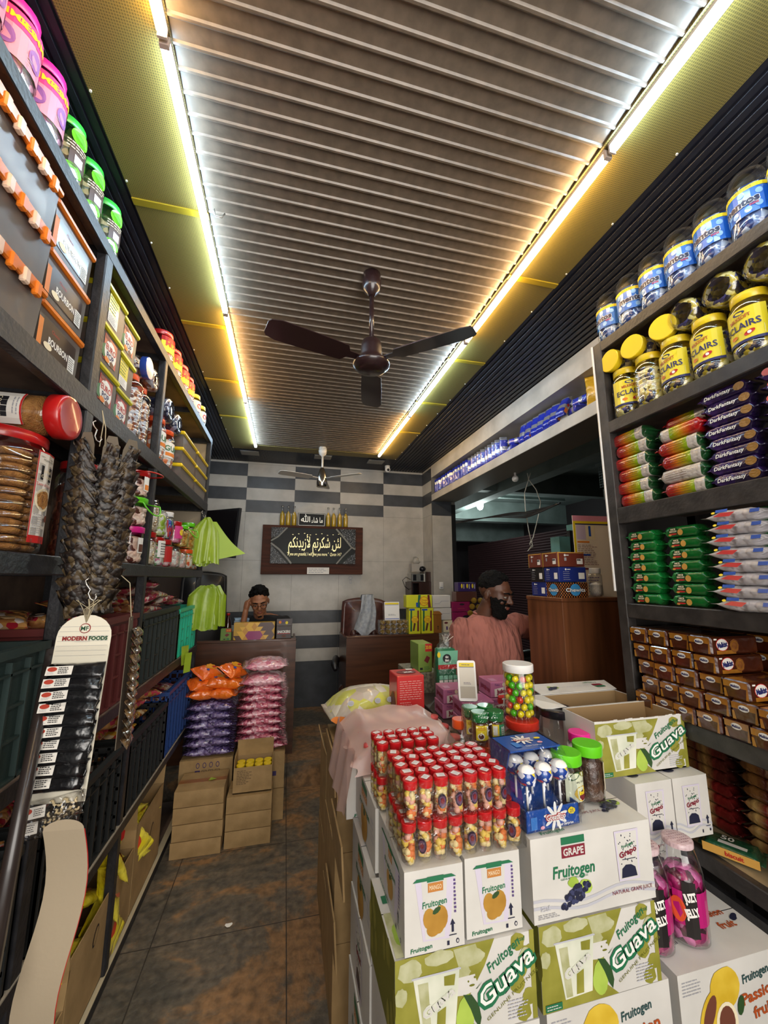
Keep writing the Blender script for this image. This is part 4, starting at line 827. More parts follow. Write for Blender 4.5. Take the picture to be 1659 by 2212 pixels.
bagpack('bundle of lime green carrier bags knotted on a hook at the shelf end, upper one', (p1.x+.045, p1.y, p1.z-.04), .15, .34, 7, 4, True)
p1 = HX(440, 1262, XL+.03); bagpack('lower bundle of folded lime green carrier bags hanging at the shelf end', (p1.x+.07, p1.y, p1.z-.02), .21, .31, 8, 9)
mb = MB(); p1 = HX(400, 1395, XL+.02); mb.grid(lambda u, v: (p1.x+.03*(u-.5), p1.y+.06*(u-.5)+.03*v, p1.z-.13*v+.01*math.sin(9*v)), 3, 8, LIME); mb.grid(lambda u, v: (p1.x+.02+.03*(u-.5), p1.y+.05*u-.02*v, p1.z-.05-.12*v), 3, 6, LIME); tag(mb.build('plastic_strip'), 'torn strip of lime green plastic tied below the blackish crate', 'plastic strip')
# ================================================================= CARDBOARD STACKS AND CANDY BAGS BY THE LEFT DESK
for i in range(4):
    t = thing('cardboard_box', f'flat brown cardboard box in the left floor stack, {"top, with brown tape" if i == 3 else ORD[i]}', 'box', (-.605+random.uniform(-.003, .003), 2.875, i*.092+.001), (0, 0, random.uniform(-.01, .01)), 'flat brown boxes in the floor stack'); carton(t, .285, .245, .088, CARD, TAPE if i == 3 else None, bulge=.006, seed=i)
mb = MB(); mb.poly([(-.43, 2.97, .372), (-.40, 2.965, .376), (-.38, 2.985, .373), (-.405, 3.0, .373), (-.42, 3.01, .373)], LIME); mb.v = [(x, y, z) for x, y, z in mb.v]; tag(mb.build('plastic_scrap'), 'tiny lime green plastic scrap on the taped cardboard box', 'scrap')
for i in range(3):
    t = thing('cardboard_box', f'flat brown cardboard box under the open box of yellow lidded jars, {["bottom", "second", "third"][i]}', 'box', (-.305, 2.90, i*.097+.001), 0, 'flat brown boxes in the right floor stack'); carton(t, .275, .22, .093, CARD, None, bulge=.006, seed=i+9)
t = thing('cardboard_box', 'small open cardboard box of yellow lidded jars on the floor stack', 'box', (-.275, 2.925, .294)); open_box(t, .24, .20, .15, flaps=(('b', .10, -.05), ('l', .05, .0)))
mb = MB(); F = Face(mb, (0, -.0005, 0), (1, 0, 0), (0, 0, 1)); F.lines(.02, .05, .12, .135, 9, INKB, 1, ragged=.5); mb.build('printed_marks', t)
def smalljar():
    t = thing('small_jar', '', 'jar'); return jar_parts(t, .027, .125, LYEL, 'round', SNKG, .8, lidr=.98)
sj = Proto(smalljar)
for i in range(4):
    for k in range(3): sj(f'yellow lidded small jar in the open cardboard box, {NTH[i]} from left in the {["front", "middle", "back"][k]} row', (-.275+.033+i*.058, 2.925+.035+k*.058, .299), 0, 'yellow lidded jars in the small box')
for nm, x0, lab_ in (('left', -.645, True), ('right', -.295, False)):
    t = thing('cardboard_box', f'tall brown cardboard box under the {"purple" if lab_ else "pink"} candy bags', 'box', (x0, 3.145, 0 if lab_ else .20)); carton(t, .34, .34, .43 if lab_ else .235)
    mb = MB(); F = Face(mb, (0, -.0008, 0), (1, 0, 0), (0, 0, 1))
    if lab_:
        for i in range(4): F.rect(.10+i*.042, .335, .132+i*.042, .365, INK if i == 0 else INKB, 1); F.rect(.103+i*.042, .338, .129+i*.042, .362, INK if i == 0 else CARD, 2); F.ell(.116+i*.042, .35, .008, .008, CARD if i == 0 else INK, 3); F.ell(.116+i*.042, .395, .012, .018, INK, 1, n=10); F.ell(.116+i*.042, .395, .008, .013, CARD, 2, n=10)
        F.lines(.09, .285, .26, .32, 4, INKB, 1)
    else: F.ell(.17, .20, .03, .02, INK, 1, jit=.3); F.rect(.26, .08, .285, .11, INK, 1)
    mb.build('printed_marks', t)
t = thing('cardboard_box', 'brown cardboard box on the floor under the tall box with pink candy bags', 'box', (-.298, 3.14, 0)); carton(t, .345, .345, .196)
PUR = cells('purple_candy_bag', ['4a3a66', '6a5a88', '3a2c54', '8a7ca8', '54447a'], 42, rough=.2, coat=1, bump=.8); PKB = cells('pink_candy_bag', ['a84a62', 'c86a80', '8a3048', 'd8a0ac', 'b85870'], 42, rough=.2, coat=1, bump=.8); PKL = cells('pale_pink_candy_bag', ['d88a9c', 'e0a8b4', 'c87088', 'e8c0c8'], 36, rough=.2, coat=1, bump=.6)
def bagk(m, L, W, H, seed, nm='candy_bag'):
    def f():
        t = thing(nm, '', 'candy bag'); o = pillow(L, W, H, m, seed, crink=.16, nx=14, n=20).build('bag', t)
        mb = MB(); mb.grid(lambda u, v: (-L/2-.012+.02*u, (v-.5)*W*.85, H*.42+.006*math.sin(v*20)), 2, 10, CLEARC); mb.grid(lambda u, v: (L/2-.008+.02*u, (v-.5)*W*.85, H*.42+.006*math.sin(v*17)), 2, 10, CLEARC); mb.build('film_edge', t); return t
    return f
pb = [Proto(bagk(PUR, .33, .30, .075, 200+i)) for i in range(3)]; kb = [Proto(bagk(PKB, .33, .30, .075, 210+i)) for i in range(3)]; kl = Proto(bagk(PKL, .32, .30, .085, 220))
for i in range(6): pb[i % 3](f'purple candy bag in the stack on the tall cardboard box, {lvl(i, 6)}', (-.475+random.uniform(-.01, .01), 3.30, .432+i*.058), (0, 0, random.uniform(-.05, .05)), 'purple candy bags in the stack')
for i in range(8): kb[i % 3](f'pink candy bag in the taller stack beside the purple bags, {ORD[i]}', (-.125+random.uniform(-.01, .012), 3.30, .437+i*.054), (0, 0, random.uniform(-.06, .06)), 'pink candy bags in the stack')
kl('pale pink candy bag near the top of the pink stack, lower of two', (-.13, 3.30, .437+8*.054), 0, 'pale pink candy bags'); kl('pale pink candy bag on the very top of the pink stack', (-.12, 3.34, .437+8*.054+.098), .03, 'pale pink candy bags')
OFO = mat('orange_foil', 'e8641c', .22, col2='f07a24', scale=10, coat=.8, bump=.9, bscale=26)
def orb(seed):
    def f():
        t = thing('orange_snack_bag', '', 'snack bag'); pillow(.21, .15, .075, OFO, seed, crink=.14).build('bag', t)
        mb = MB(); F = Face(mb, (0, 0, .071), (1, 0, 0), (0, 1, 0)); F.ell(.02, .01, .045, .032, mat('amber_panel', 'e8a020', .3, coat=.5), 1, jit=.2); F.ell(-.03, -.02, .014, .012, BLUE, 2, jit=.3); F.ell(.04, 0, .02, .012, RED, 2, jit=.2); mb.build('printed_panel', t); return t
    return f
ob = [Proto(orb(230)), Proto(orb(231))]
OB = [(-.55, 3.25, .80, .1, 0), (-.41, 3.24, .80, -.1, 0), (-.55, 3.36, .80, .2, 0), (-.40, 3.37, .80, 0, 0), (-.56, 3.28, .865, .5, .3), (-.44, 3.27, .87, 0, .1), (-.36, 3.26, .86, -.2, 0), (-.55, 3.34, .93, .9, .45), (-.37, 3.33, .94, 1.0, .5)]
OW = ['front left, lowest layer', 'front right, lowest layer', 'back left, lowest layer', 'back right, lowest layer', 'leaning at the left of the middle layer', 'in the centre of the middle layer', 'at the right of the middle layer', 'standing at the upper left', 'standing at the upper right, topmost']
for i, (x, y, z, rz, rx) in enumerate(OB): ob[i % 2]('shiny orange snack bag on the purple stack, '+OW[i], (x, y, z), Euler((rx, .05, rz)), 'orange snack bags on the purple stack')
mb = MB(); mb.poly([(-.20+.018*math.cos(a), 2.32+.012*math.sin(a)*(1+.4*math.sin(3*a)), .004) for a in [i*PI/5 for i in range(10)]], WHITE); tag(mb.build('paper_scrap'), 'small white scrap of paper lying on the slate floor', 'scrap')
# ================================================================= BACK OF THE SHOP
VENEER = wood('brown_veneer', '5c3620', '3e2313', 'X', 12); VENV = wood('brown_veneer_upright', '6a3e24', '45280f', 'Z', 12); DVEN = wood('dark_veneer', '3a2018', '28140e', 'Z', 10)
def desk(label, x0, x1, y0_, d, top, grain=VENEER):
    t = thing('counter_desk', label, 'desk', (x0, y0_, ZS)); w_ = x1-x0; h = top-ZS
    mb = MB(); mb.box((0, 0, 0), (w_, .02, h-.02), grain); mb.build('front_panel', t)
    mb = MB(); mb.box((0, 0, h-.02), (w_, .06, h), grain, bev=.003); mb.build('top_rim', t)
    mb = MB(); mb.box((.02, .02, h-.16), (w_-.02, d, h-.135), grain); mb.build('worktop', t)
    for xx in (0, w_-.02): mb = MB(); mb.box((xx, .02, 0), (xx+.02, d, h-.02), grain); mb.build('side_panel', t)
    return t
YD = 3.80; ZD = 1.115
desk('brown wood veneer desk at the back left where the man in black sits', -.93, .115, YD, .50, ZD); desk('brown wood veneer desk at the back right in front of the leather chair', .575, 1.50, YD, .50, ZD)
# ---- wall board with calligraphy
a = HY(568, 1133, 4.93); b = HY(783, 1241, 4.93)
t = thing('wall_plaque', 'brown wooden wall board with a black calligraphy panel', 'plaque', (a.x, YB-.003, b.z)); w_, h = b.x-a.x, a.z-b.z
mb = MB(); mb.box((0, -.11, 0), (w_, 0, h), mat('plaque_wood', '4e2818', .6, col2='3a1d12', scale=6, stretch=(.5, 6, 6), spec=.2), bev=.003); mb.build('backing_board', t)
p0 = HY(583, 1217, 4.91); p1 = HY(768, 1144, 4.91); px0, pz0, pw, ph = p0.x-a.x, p0.z-b.z, p1.x-p0.x, p1.z-p0.z
GLOSSB = mat('gloss_black_panel', '060807', .35, col2='0c1c12', scale=3, contrast=(.5, .75), spec=.15); GOLD = mat('gold_letters', 'e8dca0', .3, metal=.3, emis=.0); GLIT = mat('glitter_panel', '0c0e10', .3, col2='c8ccd0', scale=160, contrast=(.60, .64), spec=.2); GVEIN = mat('grey_gold_vein', '6a685c', .4)
mb = MB(); mb.box((px0, -.135, pz0), (px0+pw, -.11, pz0+ph), GLOSSB, bev=.002); o = mb.build('black_panel', t)
mb = MB(); F = Face(mb, (px0, -.1352, pz0), (1, 0, 0), (0, 0, 1), off=.0008)
F.poly([(0, ph), (0, ph*.70), (pw*.08, ph*.76), (pw*.17, ph)][::-1][::-1], GLIT, 1); F.poly([(0, 0), (pw*.2, 0), (pw*.13, ph*.18), (0, ph*.52)], GLIT, 1); F.poly([(pw, ph), (pw*.80, ph), (pw*.90, ph*.62), (pw, ph*.45)], GLIT, 1); F.poly([(pw, 0), (pw, ph*.32), (pw*.92, ph*.2), (pw*.84, 0)], GLIT, 1)
def vein(pts, w0):
    for (x0, y0_), (x1, y1_) in zip(pts[:-1], pts[1:]):
        d = Vector((x1-x0, y1_-y0_)); n_ = Vector((-d.y, d.x)).normalized()*w0; F.poly([(x0-n_.x, y0_-n_.y), (x1-n_.x, y1_-n_.y), (x1+n_.x, y1_+n_.y), (x0+n_.x, y0_+n_.y)], GVEIN, 2)
vein([(0, ph*.62), (pw*.08, ph*.74), (pw*.18, ph)], .008); vein([(0, ph*.56), (pw*.1, ph*.38), (pw*.2, ph*.12), (pw*.24, 0)], .010); vein([(pw*.76, ph), (pw*.86, ph*.74), (pw*.95, ph*.48), (pw, ph*.42)], .010); vein([(pw*.95, ph*.46), (pw*.84, ph*.2), (pw*.77, 0)], .008)
def ar(s): return ''.join(reversed(s))
# joined (presentation) forms, laid out right to left
VERSE = [0xFEDF, 0xFE8C, 0xFEE6, 0x20, 0xFEB7, 0xFEDC, 0xFEAE, 0xFE97, 0xFEE2, 0x20, 0xFEF7, 0xFEAF, 0xFEF3, 0xFEAA, 0xFEE7, 0xFEDC, 0xFEE2]
F.text(ar([chr(c) for c in VERSE]), pw*.51, ph*.60, ph*.30, GOLD, l=3, w=pw*.62, bold=.006)
for i in range(9): F.rect(pw*(.24+i*.068), ph*(.80+.02*(i % 3)), pw*(.255+i*.068), ph*(.815+.02*(i % 3)), GOLD, 3)
for i in range(3): F.ell(pw*(.33+i*.19), ph*.40, .004, .006, GOLD, 3, n=6)
F.text('"If you are grateful, I will give you more."  Quran 14:7', pw*.51, ph*.27, ph*.09, GOLD, l=3, w=pw*.64, shear=.3)
mb.build('calligraphy', o)
mb = MB(); q0 = HY(663, 1240, 4.93); q1 = HY(711, 1226, 4.93); mb.box((q0.x-a.x, -.1125, q0.z-b.z), (q1.x-a.x, -.11, q1.z-b.z), WLAB); F = Face(mb, (q0.x-a.x, -.1126, q0.z-b.z), (1, 0, 0), (0, 0, 1)); F.lines(.02, .01, q1.x-q0.x-.02, q1.z-q0.z-.01, 3, GREY, 1); mb.build('paper_note', t)
zt = a.z
a2 = HY(644, 1134, 4.93); b2 = HY(703, 1108, 4.93)
t = thing('small_plaque', 'small black framed sign with silver calligraphy standing on the wooden board', 'plaque', (a2.x, 4.95, zt+.001)); w_, h = b2.x-a2.x, b2.z-a2.z
mb = MB(); mb.box((0, 0, 0), (w_, .015, h), GLOSSB, bev=.002); mb.build('black_panel', t); SILV = mat('silver_letters', 'd0cec4', .3, metal=.4)
mb = MB(); F = Face(mb, (0, -.0003, 0), (1, 0, 0), (0, 0, 1))
for r in ((.006, .006, w_-.006, .009), (.006, h-.009, w_-.006, h-.006), (.006, .006, .009, h-.006), (w_-.009, .006, w_-.006, h-.006)): F.rect(*r, SILV, 1)
F.text(ar([chr(c) for c in (0xFEE3, 0xFE8E, 0x20, 0xFEB7, 0xFE8E, 0xFE80)]), w_*.70, h*.48, h*.40, SILV, l=2, w=w_*.42, bold=.012); F.text(chr(0xFDF2), w_*.27, h*.52, h*.42, SILV, l=2, w=w_*.34, bold=.012); mb.build('calligraphy', t)
def bottle(label, loc, R, H, juice, fill=.8, grp=None):
    t = thing('juice_bottle', label, 'bottle', loc, 0, grp); pf = [(R*.85, 0), (R, .008), (R, H*.50), (R*.85, H*.62), (R*.45, H*.80), (R*.36, H*.95), (R*.40, H)]
    mb = MB(); mb.lathe(pf, 14, CLEAR, cap=False); mb.build('bottle_glass', t); mb = MB(); k = [(r*.93, z+.002) for r, z in pf if z < H*fill]+[(.001, H*fill)]; mb.lathe([(.001, .002)]+k, 14, juice, cap=False); mb.build('juice', t)
    mb = MB(); mb.lathe([(R*.42, H-.004), (R*.44, H), (R*.44, H+.012), (.001, H+.013)], 12, STEEL, cap=False); mb.build('cap', t); return t
JUI = mat('yellow_juice', 'c8a428', .3, coat=.6)
for i, x in enumerate((609, 622, 635)): p = HY(x, 1133, 4.95); bottle('bottle of yellow juice on the wooden board, '+['leftmost of all seven', 'middle one left of the small sign', 'just left of the small sign'][i], (p.x, 4.97, zt+.001), .031, .235, JUI, .78, 'juice bottles on the wall board')
for i, x in enumerate((709, 721, 734, 747)): p = HY(x, 1135, 4.95); bottle('bottle of yellow juice on the wooden board, '+['just right of the small sign', 'second right of the small sign', 'third right of the small sign', 'rightmost of all seven'][i], (p.x, 4.97, zt+.001), .031, .235, JUI, .78, 'juice bottles on the wall board')
# ---- screen on the left wall, chairs, towel
p = HY(470, 1152, 4.55); t = thing('wall_screen', 'dark flat television on the wall bracket behind the green bags', 'television', (p.x-.02, 4.60, p.z-.25), (0, .10, -.85))
mb = MB(); DKP = mat('dark_grey_plastic', '26282c', .4); mb.loft([[(x, y, z) for x, z in ((-s*.38, .26-s2*.27), (s*.38, .26-s2*.25), (s*.38, .26+s2*.27), (-s*.38, .26+s2*.23))] for y, s, s2 in ((-.03, 1, 1), (0, 1, 1), (.06, .6, .6))], DKP, smooth=False); mb.build('television_body', t)
mb = MB(); mb.box((-.36, -.032, .02), (.36, -.030, .50), LBLK); mb.build('screen', t); mb = MB(); mb.box((-.03, .06, .22), (.03, .16, .30), DKP); mb.build('bracket', t)
LEA = mat('brown_leather', '54302a', .38, col2='41241f', scale=20, coat=.2); LEAB = mat('black_leather', '1a1a1d', .42, coat=.2)
def chair(label, loc, rot, m, w_=.48, hb=.62, tuft=True, seatz=.48, arms=True):
    t = thing('office_chair', label, 'chair', loc, rot)
    mb = MB(); mb.box((-w_/2, -.25, seatz-.09), (w_/2, .22, seatz), m, bev=.03); mb.build('seat', t)
    mb = MB(); n = 10
    def bf(u, v): x = (u-.5)*w_*(1-.10*abs(v-.4)); rim = min(1, 6*min(u, 1-u, v*1.2, (1-v)*1.6)); return (x, .20-.045*rim+(.10*v), seatz+.02+hb*v-.03*(2*u-1)**2*v)
    mb.grid(bf, 14, 18, m); mb.grid(lambda u, v: (bf(1-u, v)[0], .26+.10*v, bf(1-u, v)[2]), 14, 18, m)
    ed = [bf(i/14, 0) for i in range(14)]+[bf(1, i/18) for i in range(18)]+[bf(1-i/14, 1) for i in range(14)]+[bf(0, 1-i/18) for i in range(18)]
    mb.tube([(e[0], e[1]+.03, e[2]) for e in ed]+[(ed[0][0], ed[0][1]+.03, ed[0][2])], .034, m, 8); mb.build('backrest', t)
    if tuft:
        mb = MB()
        for i in range(4):
            for j in range(4):
                u = .26+.16*i; v = .14+.13*j; q = bf(u, v); q2 = bf(u+.08, v+.065)
                mb.blob((q[0], q[1]-.004, q[2]), (w_*.085, .018, hb*.07), m, 8, 0); 
                if i < 3 and j < 3: mb.blob((q2[0], q2[1]-.004, q2[2]), (w_*.085, .018, hb*.07), m, 8, 0)
        mb.build('tufting', t)
    if arms:
        for s in (-1, 1): mb = MB(); mb.tube([(s*w_*.42, .16, seatz-.05), (s*(w_*.5+.04), .12, seatz+.16), (s*(w_*.5+.05), -.02, seatz+.21), (s*(w_*.5+.05), -.24, seatz+.20), (s*(w_*.5+.03), -.29, seatz+.15)], [.02, .024, .032, .032, .02], LEAB, 8); mb.build('armrest', t)
    mb = MB(); mb.lathe([(.03, .06), (.03, seatz-.09)], 10, STEEL); mb.build('pedestal', t)
    for k in range(5): mb = MB(); a = 2*PI*k/5; mb.tube([(0, 0, .08), (.28*math.cos(a), .28*math.sin(a), .05)], [.025, .018], LEAB, 6); mb.blob((.28*math.cos(a), .28*math.sin(a), .028), .028, LEAB, 8, 0); mb.build('foot', t)
    return t
p = HY(782, 1292, 4.40); ch = chair('tall brown leather executive chair with a grey towel, behind the right desk', (p.x-.02, 4.20, ZS), -.20, LEA, .46, p.z-ZS-.48-.05)
p = HY(458, 1240, 4.45); chair('black office chair behind the lower green bags', (-.76, 4.45, ZS), .35, LEAB, .44, p.z-ZS-.50, False, arms=False)
TOW = mat('grey_white_towel', 'a8adb4', .8, col2='8e949c', scale=30, bump=.5, bscale=25)
p = HY(790, 1285, 4.40); mb = MB()
def tw(u, v): return ((u-.5)*(.13+.10*v)+.025*math.sin(5*v)*v-.02*v, -.012-.10*(1-v)**4*0-.015*math.sin(u*11+3*v)-.05*v, .01-.40*v*(1-.10*math.cos(u*6)))
mb.grid(tw, 12, 16, TOW); mb.grid(lambda u, v: ((u-.5)*.13, .11*v, .012-.06*v*v), 6, 4, TOW); o = mb.build('towel', loc=(p.x+.01, 4.34, p.z-.005)); tag(o, 'grey white towel draped over the brown leather chair', 'towel')
# ---- wall cabinet, stereo on it
p = HY(887, 1285, 4.80); q = HY(935, 1257, 4.80); t = thing('wall_cabinet', 'small brown open cabinet in the corner under the stereo', 'cabinet', (p.x, 4.76, p.z-.02)); w_, h = q.x-p.x, q.z-p.z+.02
mb = MB(); mb.box((0, 0, h-.015), (w_, .26, h), DVEN); mb.box((0, 0, 0), (w_, .26, .015), DVEN); mb.box((0, 0, .015), (.012, .26, h-.015), DVEN); mb.box((w_*.33, 0, .015), (w_, .26, h-.015), DVEN); mb.box((.012, .24, .015), (w_*.33, .26, h-.015), BLACK); mb.build('cabinet_body', t)
t = thing('stereo', 'small silver and black stereo on the corner cabinet', 'stereo', (p.x+.005, 4.78, q.z+.001)); sw = w_*.9
mb = MB(); mb.box((0, 0, 0), (sw*.66, .16, .105), STEEL, bev=.004); mb.build('stereo_body', t); mb = MB(); mb.box((sw*.66, -.01, 0), (sw, .18, .125), DVEN, bev=.003); mb.box((sw*.64, -.012, 0), (sw*.66+.008, .0, .125), STEEL); mb.build('speaker_box', t)
for u in (.02, sw*.44): mb = MB(); mb.box((u, -.003, .015), (u+sw*.17, 0, .09), LBLK); mb.build('speaker_grille', t)
mb = MB(); mb.tube([(0, .05, .03), (-.06, .03, .06), (-.10, .05, .02), (-.06, .08, -.06), (0, .1, -.10)], .004, LBLK, 6); mb.build('cable', t)
t = thing('device_pile', 'small dark gadgets and a card box piled on the stereo', 'gadgets', (p.x+.02, 4.80, q.z+.128)); mb = MB(); mb.box((0, 0, 0), (.10, .08, .10), mat('grey_card', 'a8a29a', .6)); mb.build('small_box', t)
mb = MB(); mb.blob((.15, .02, .035), (.045, .04, .035), LBLK, 10, .1); mb.build('gadget', t); mb = MB(); mb.blob((.07, .03, .14), (.05, .03, .04), film('clear_scrunched_bag', 'd8d4cc', gloss=.4, opac=.5), 10, .35); mb.build('plastic_bag', t)
p = HY(953, 1265, YP-.004); t = thing('wall_switch', 'white electrical switch on the pale tiled pillar', 'switch', (p.x, YP-.0045, p.z)); mb = MB(); mb.box((-.026, -.012, -.045), (.026, 0, .045), LWHT, bev=.004); mb.build('plate', t)
mb = MB(); mb.box((-.016, -.018, -.005), (.016, -.012, .03), LWHT, bev=.002); mb.build('switch_rocker', t); mb = MB(); mb.box((-.016, -.0125, -.035), (.016, -.0118, -.018), GREY); mb.build('socket', t)
p = HY(757, 1252, YB-.004); mb = MB(); F = Face(mb, (0, 0, 0), (1, 0, 0), (0, 0, 1)); F.ell(0, .02, .025, .022, GREY, 1); F.ell(0, .02, .018, .015, TG, 2); F.rect(-.012, -.05, .014, .0, GREY, 1); F.ell(0, -.025, .008, .02, TG, 2, n=8); tag(mb.build('wall_sticker', loc=(p.x, YB-.006, p.z)), 'small grey sticker on the pale tile under the wooden board', 'sticker')
# ---- goods on the two desks
def simple_box(label, x, y, z, w_, d, h, m, cat='box', name='goods_box', rot=0, deco=None, grp=None):
    t = thing(name, label, cat, (x, y, z), rot, grp); mb = MB(); mb.box((0, 0, 0), (w_, d, h), m, bev=min(.003, h*.05)); mb.build('box_body', t)
    if deco:
        mb = MB(); deco(Face(mb, (0, -.0003, 0), (1, 0, 0), (0, 0, 1)), Face(mb, (0, 0, h+.0003), (1, 0, 0), (0, 1, 0)), Face(mb, (-.0003, d, 0), (0, -1, 0), (0, 0, 1)), w_, d, h); mb.build('print', t)
    return t
def PB(label, x0, y0_, x1, y1_, Y, z, d, m, **k):
    """front face given by its pixel rectangle, standing on height z at distance Y"""
    a = HY(x0, y1_, Y); b = HY(x1, y0_, Y); return simple_box(label, a.x, Y, z, b.x-a.x, d, max(.01, b.z-z), m, **k)
LEAFG = mat('leaf_green_card', '6a8c3c', .5)
def dg(F, T, S, w_, d, h): F.rect(w_*.5, h*.72, w_, h, RED, 1); F.text('20.00', w_*.74, h*.86, h*.14, YELLOW, l=2, w=w_*.4); F.poly([(w_*.4, h*.45), (w_*.62, h*.62), (w_*.85, h*.5), (w_*.62, h*.32)], MAROON, 1); F.rect(w_*.3, h*.08, w_*.5, h*.16, BLACK, 1); F.rect(w_*.6, h*.06, w_*.85, h*.2, GREEN, 1)
PB('small green chocolate box at the left end of the left desk', 475, 1358, 500, 1385, YD+.005, ZD+.001, .05, LEAFG, deco=dg)
TRI = [mat('tri_gold', 'd8a830', .35, coat=.4), mat('tri_amber', 'c08820', .35, coat=.4), mat('tri_brown', '4a2c24', .35, coat=.4), mat('tri_magenta', '8a2060', .35, coat=.4)]
def dt(F, T, S, w_, d, h):
    n = 14; s = w_/n*2; rows = 4
    for r in range(rows):
        for i in range(n):
            x = i*s/2; up = (i+r) % 2; y0_, y1_ = h*r/rows, h*(r+1)/rows; k = 3 if (r < 2 and 4 <= i <= 8) else 2 if i > 10-r*.8 or (r == 0 and i < 2) else (0 if (i*7+r*3) % 3 else 1)
            if i < 2*r*.5: continue
            F.poly([(x, y0_), (x+s, y0_), (x+s/2, y1_)] if up else [(x, y1_), (x+s/2, y0_), (x+s, y1_)], TRI[k], 1) if x+s <= w_+.001 else None
a = HY(503, 1385, YD+.01); b = HY(594, 1344, YD+.01); simple_box('gold chocolate display box with triangle pattern on the left desk', a.x, YD+.01, ZD+.001, b.x-a.x, .09, b.z-ZD, mat('gold_card', 'b8902c', .4), deco=dt)
CHOC = mat('dark_choc_card', '2c1a16', .4, coat=.3)
t = PB('dark brown chocolate bar display box at the right end of the left desk', 596, 1352, 630, 1381, YD+.01, ZD+.001, .09, CHOC, deco=lambda F, T, S, w_, d, h: (F.text('SNICKERS', w_*.5, h*.55, h*.2, WHITE, l=2, w=w_*.85, bold=.03), F.rect(w_*.08, h*.38, w_*.9, h*.42, RED, 1), F.ell(w_*.5, h*.2, w_*.15, h*.1, BROWN, 1)))
mb = MB(); mb.box((0, .085, .10), (.14, .09, .165), CHOC); F = Face(mb, (0, .0845, .10), (1, 0, 0), (0, 0, 1)); F.ell(.03, .035, .012, .014, ORANGE, 1); F.ell(.06, .045, .012, .01, PURPLE, 1); F.ell(.09, .03, .012, .014, YELLOW, 1); mb.build('header_card', t)
p = HY(492, 1352, 3.98); t = thing('soda_bottle', 'dark soda bottle with a red label beside the lower green bags', 'bottle', (p.x, 3.98, ZD-.134)); 
mb = MB(); COLA = mat('cola', '2a1410', .15, coat=1); mb.lathe([(.03, 0), (.036, .01), (.036, .09), (.033, .15), (.036, .2), (.03, .27), (.014, .32), (.013, .34)], 14, COLA); mb.build('bottle_body', t); mb = MB(); mb.lathe([(.0367, .12), (.0367, .2)], 14, LRED, cap=False); mb.build('label', t); mb = MB(); mb.lathe([(.015, .335), (.015, .355)], 12, LRED); mb.build('cap', t)
p = HY(519, 1325, 4.05); BLC = mat('pale_blue_paper', '9ab4cc', .6)
for i in range(5): q = simple_box(f'pale blue bundle in the pile beside the seated man, {lvl(i, 5)}', p.x-.06+.004*i, 4.05, ZD-.134+.19+i*.022, .13, .10, .019, BLC, 'paper bundle', 'paper_bundle', .05*i, grp='pale blue bundles')
simple_box('grey brown carton under the pale blue bundles on the left desk', p.x-.10, 4.03, ZD-.134, .2, .14, .188, mat('grey_brown_card', '8a7c6c', .7), name='small_carton')
# person 1 and 2 are built further down
# right desk
GOLDW = mat('gold_foil_ball', 'c8a43a', .25, col2='a8842a', scale=30, metal=.4, bump=.8, bscale=60)
a = HY(822, 1371, YD+.02); b = HY(884, 1340, YD+.02); t = thing('chocolate_tray', 'clear tray of gold wrapped chocolate balls on the right desk', 'chocolate tray', (a.x, YD+.02, ZD+.001)); w_, h = b.x-a.x, b.z-ZD
mb = MB(); mb.box((0, 0, 0), (w_, .12, h), CLEARC, bev=.004); mb.build('clear_tray', t)
gb = MB(); gb.blob((0, 0, 0), 1, GOLDW, 12, .04); gme = gb.mesh('gold_ball'); r_ = min(w_/10.4, h/6.3)
for j in range(3):
    for i in range(5):
        for k in range(2):
            o = bpy.data.objects.new('chocolate_ball', gme); C.objects.link(o); o.scale = (r_*.97,)*3; o.location = (a.x+w_*(i+.5)/5, YD+.05+k*.055, ZD+.004+h*(j+.5)/3); tag(o, f'gold foil chocolate ball, {["front", "rear"][k]} layer, {["bottom", "middle", "top"][j]} row, {NTH[i]} from left', 'chocolate', 'gold chocolate balls in the tray')
a = HY(829, 1339, YD+.10); b = HY(861, 1299, YD+.10); t = thing('payment_stand', 'white payment card stand with a yellow band on the tray of gold chocolates', 'payment stand', (a.x, YD+.06, ZD+h+.002), (-.12, 0, 0)); w_, h = b.x-a.x, .175
mb = MB(); mb.box((0, 0, 0), (w_, .006, h), LWHT, bev=.002); mb.build('stand_body', t); mb = MB(); F = Face(mb, (0, -.0003, 0), (1, 0, 0), (0, 0, 1)); F.rect(.006, h-.026, w_-.006, h-.008, YELLOW, 1); F.rect(.006, h-.03, w_-.006, h-.026, BLUE, 1); F.lines(w_*.25, h*.24, w_*.8, h*.34, 2, BLACK, 1); F.rect(.006, .01, w_-.006, .016, BLUE, 1); mb.build('print', t)
YC = mat('yellow_green_card', 'd8d82a', .35, coat=.5)
def dc(F, T, S, w_, d, h):
    F.ell(w_*.5, h*.55, w_*.26, w_*.24, mat('logo_yellow', 'f0d020', .4), 3, n=16); F.ell(w_*.5, h*.55, w_*.31, w_*.29, ORANGE, 2, n=8); F.text('Chupa', w_*.5, h*.585, h*.065, RED, l=4, w=w_*.36); F.text('Chups', w_*.5, h*.51, h*.065, RED, l=4, w=w_*.36)
    for q, m in ((.18, GREEN), (.78, MAROON)): F.poly([(w_*q-w_*.09, h*.1), (w_*q+w_*.07, h*.1), (w_*q+w_*.09, h*.9), (w_*q-w_*.05, h*.9)], m, 1)
    F.poly([(w_*.3, h*.12), (w_*.45, h*.12), (w_*.58, h*.4), (w_*.42, h*.42)], BROWN, 1); F.rect(w_*.04, h*.9, w_*.5, h*.97, BLUE, 1)
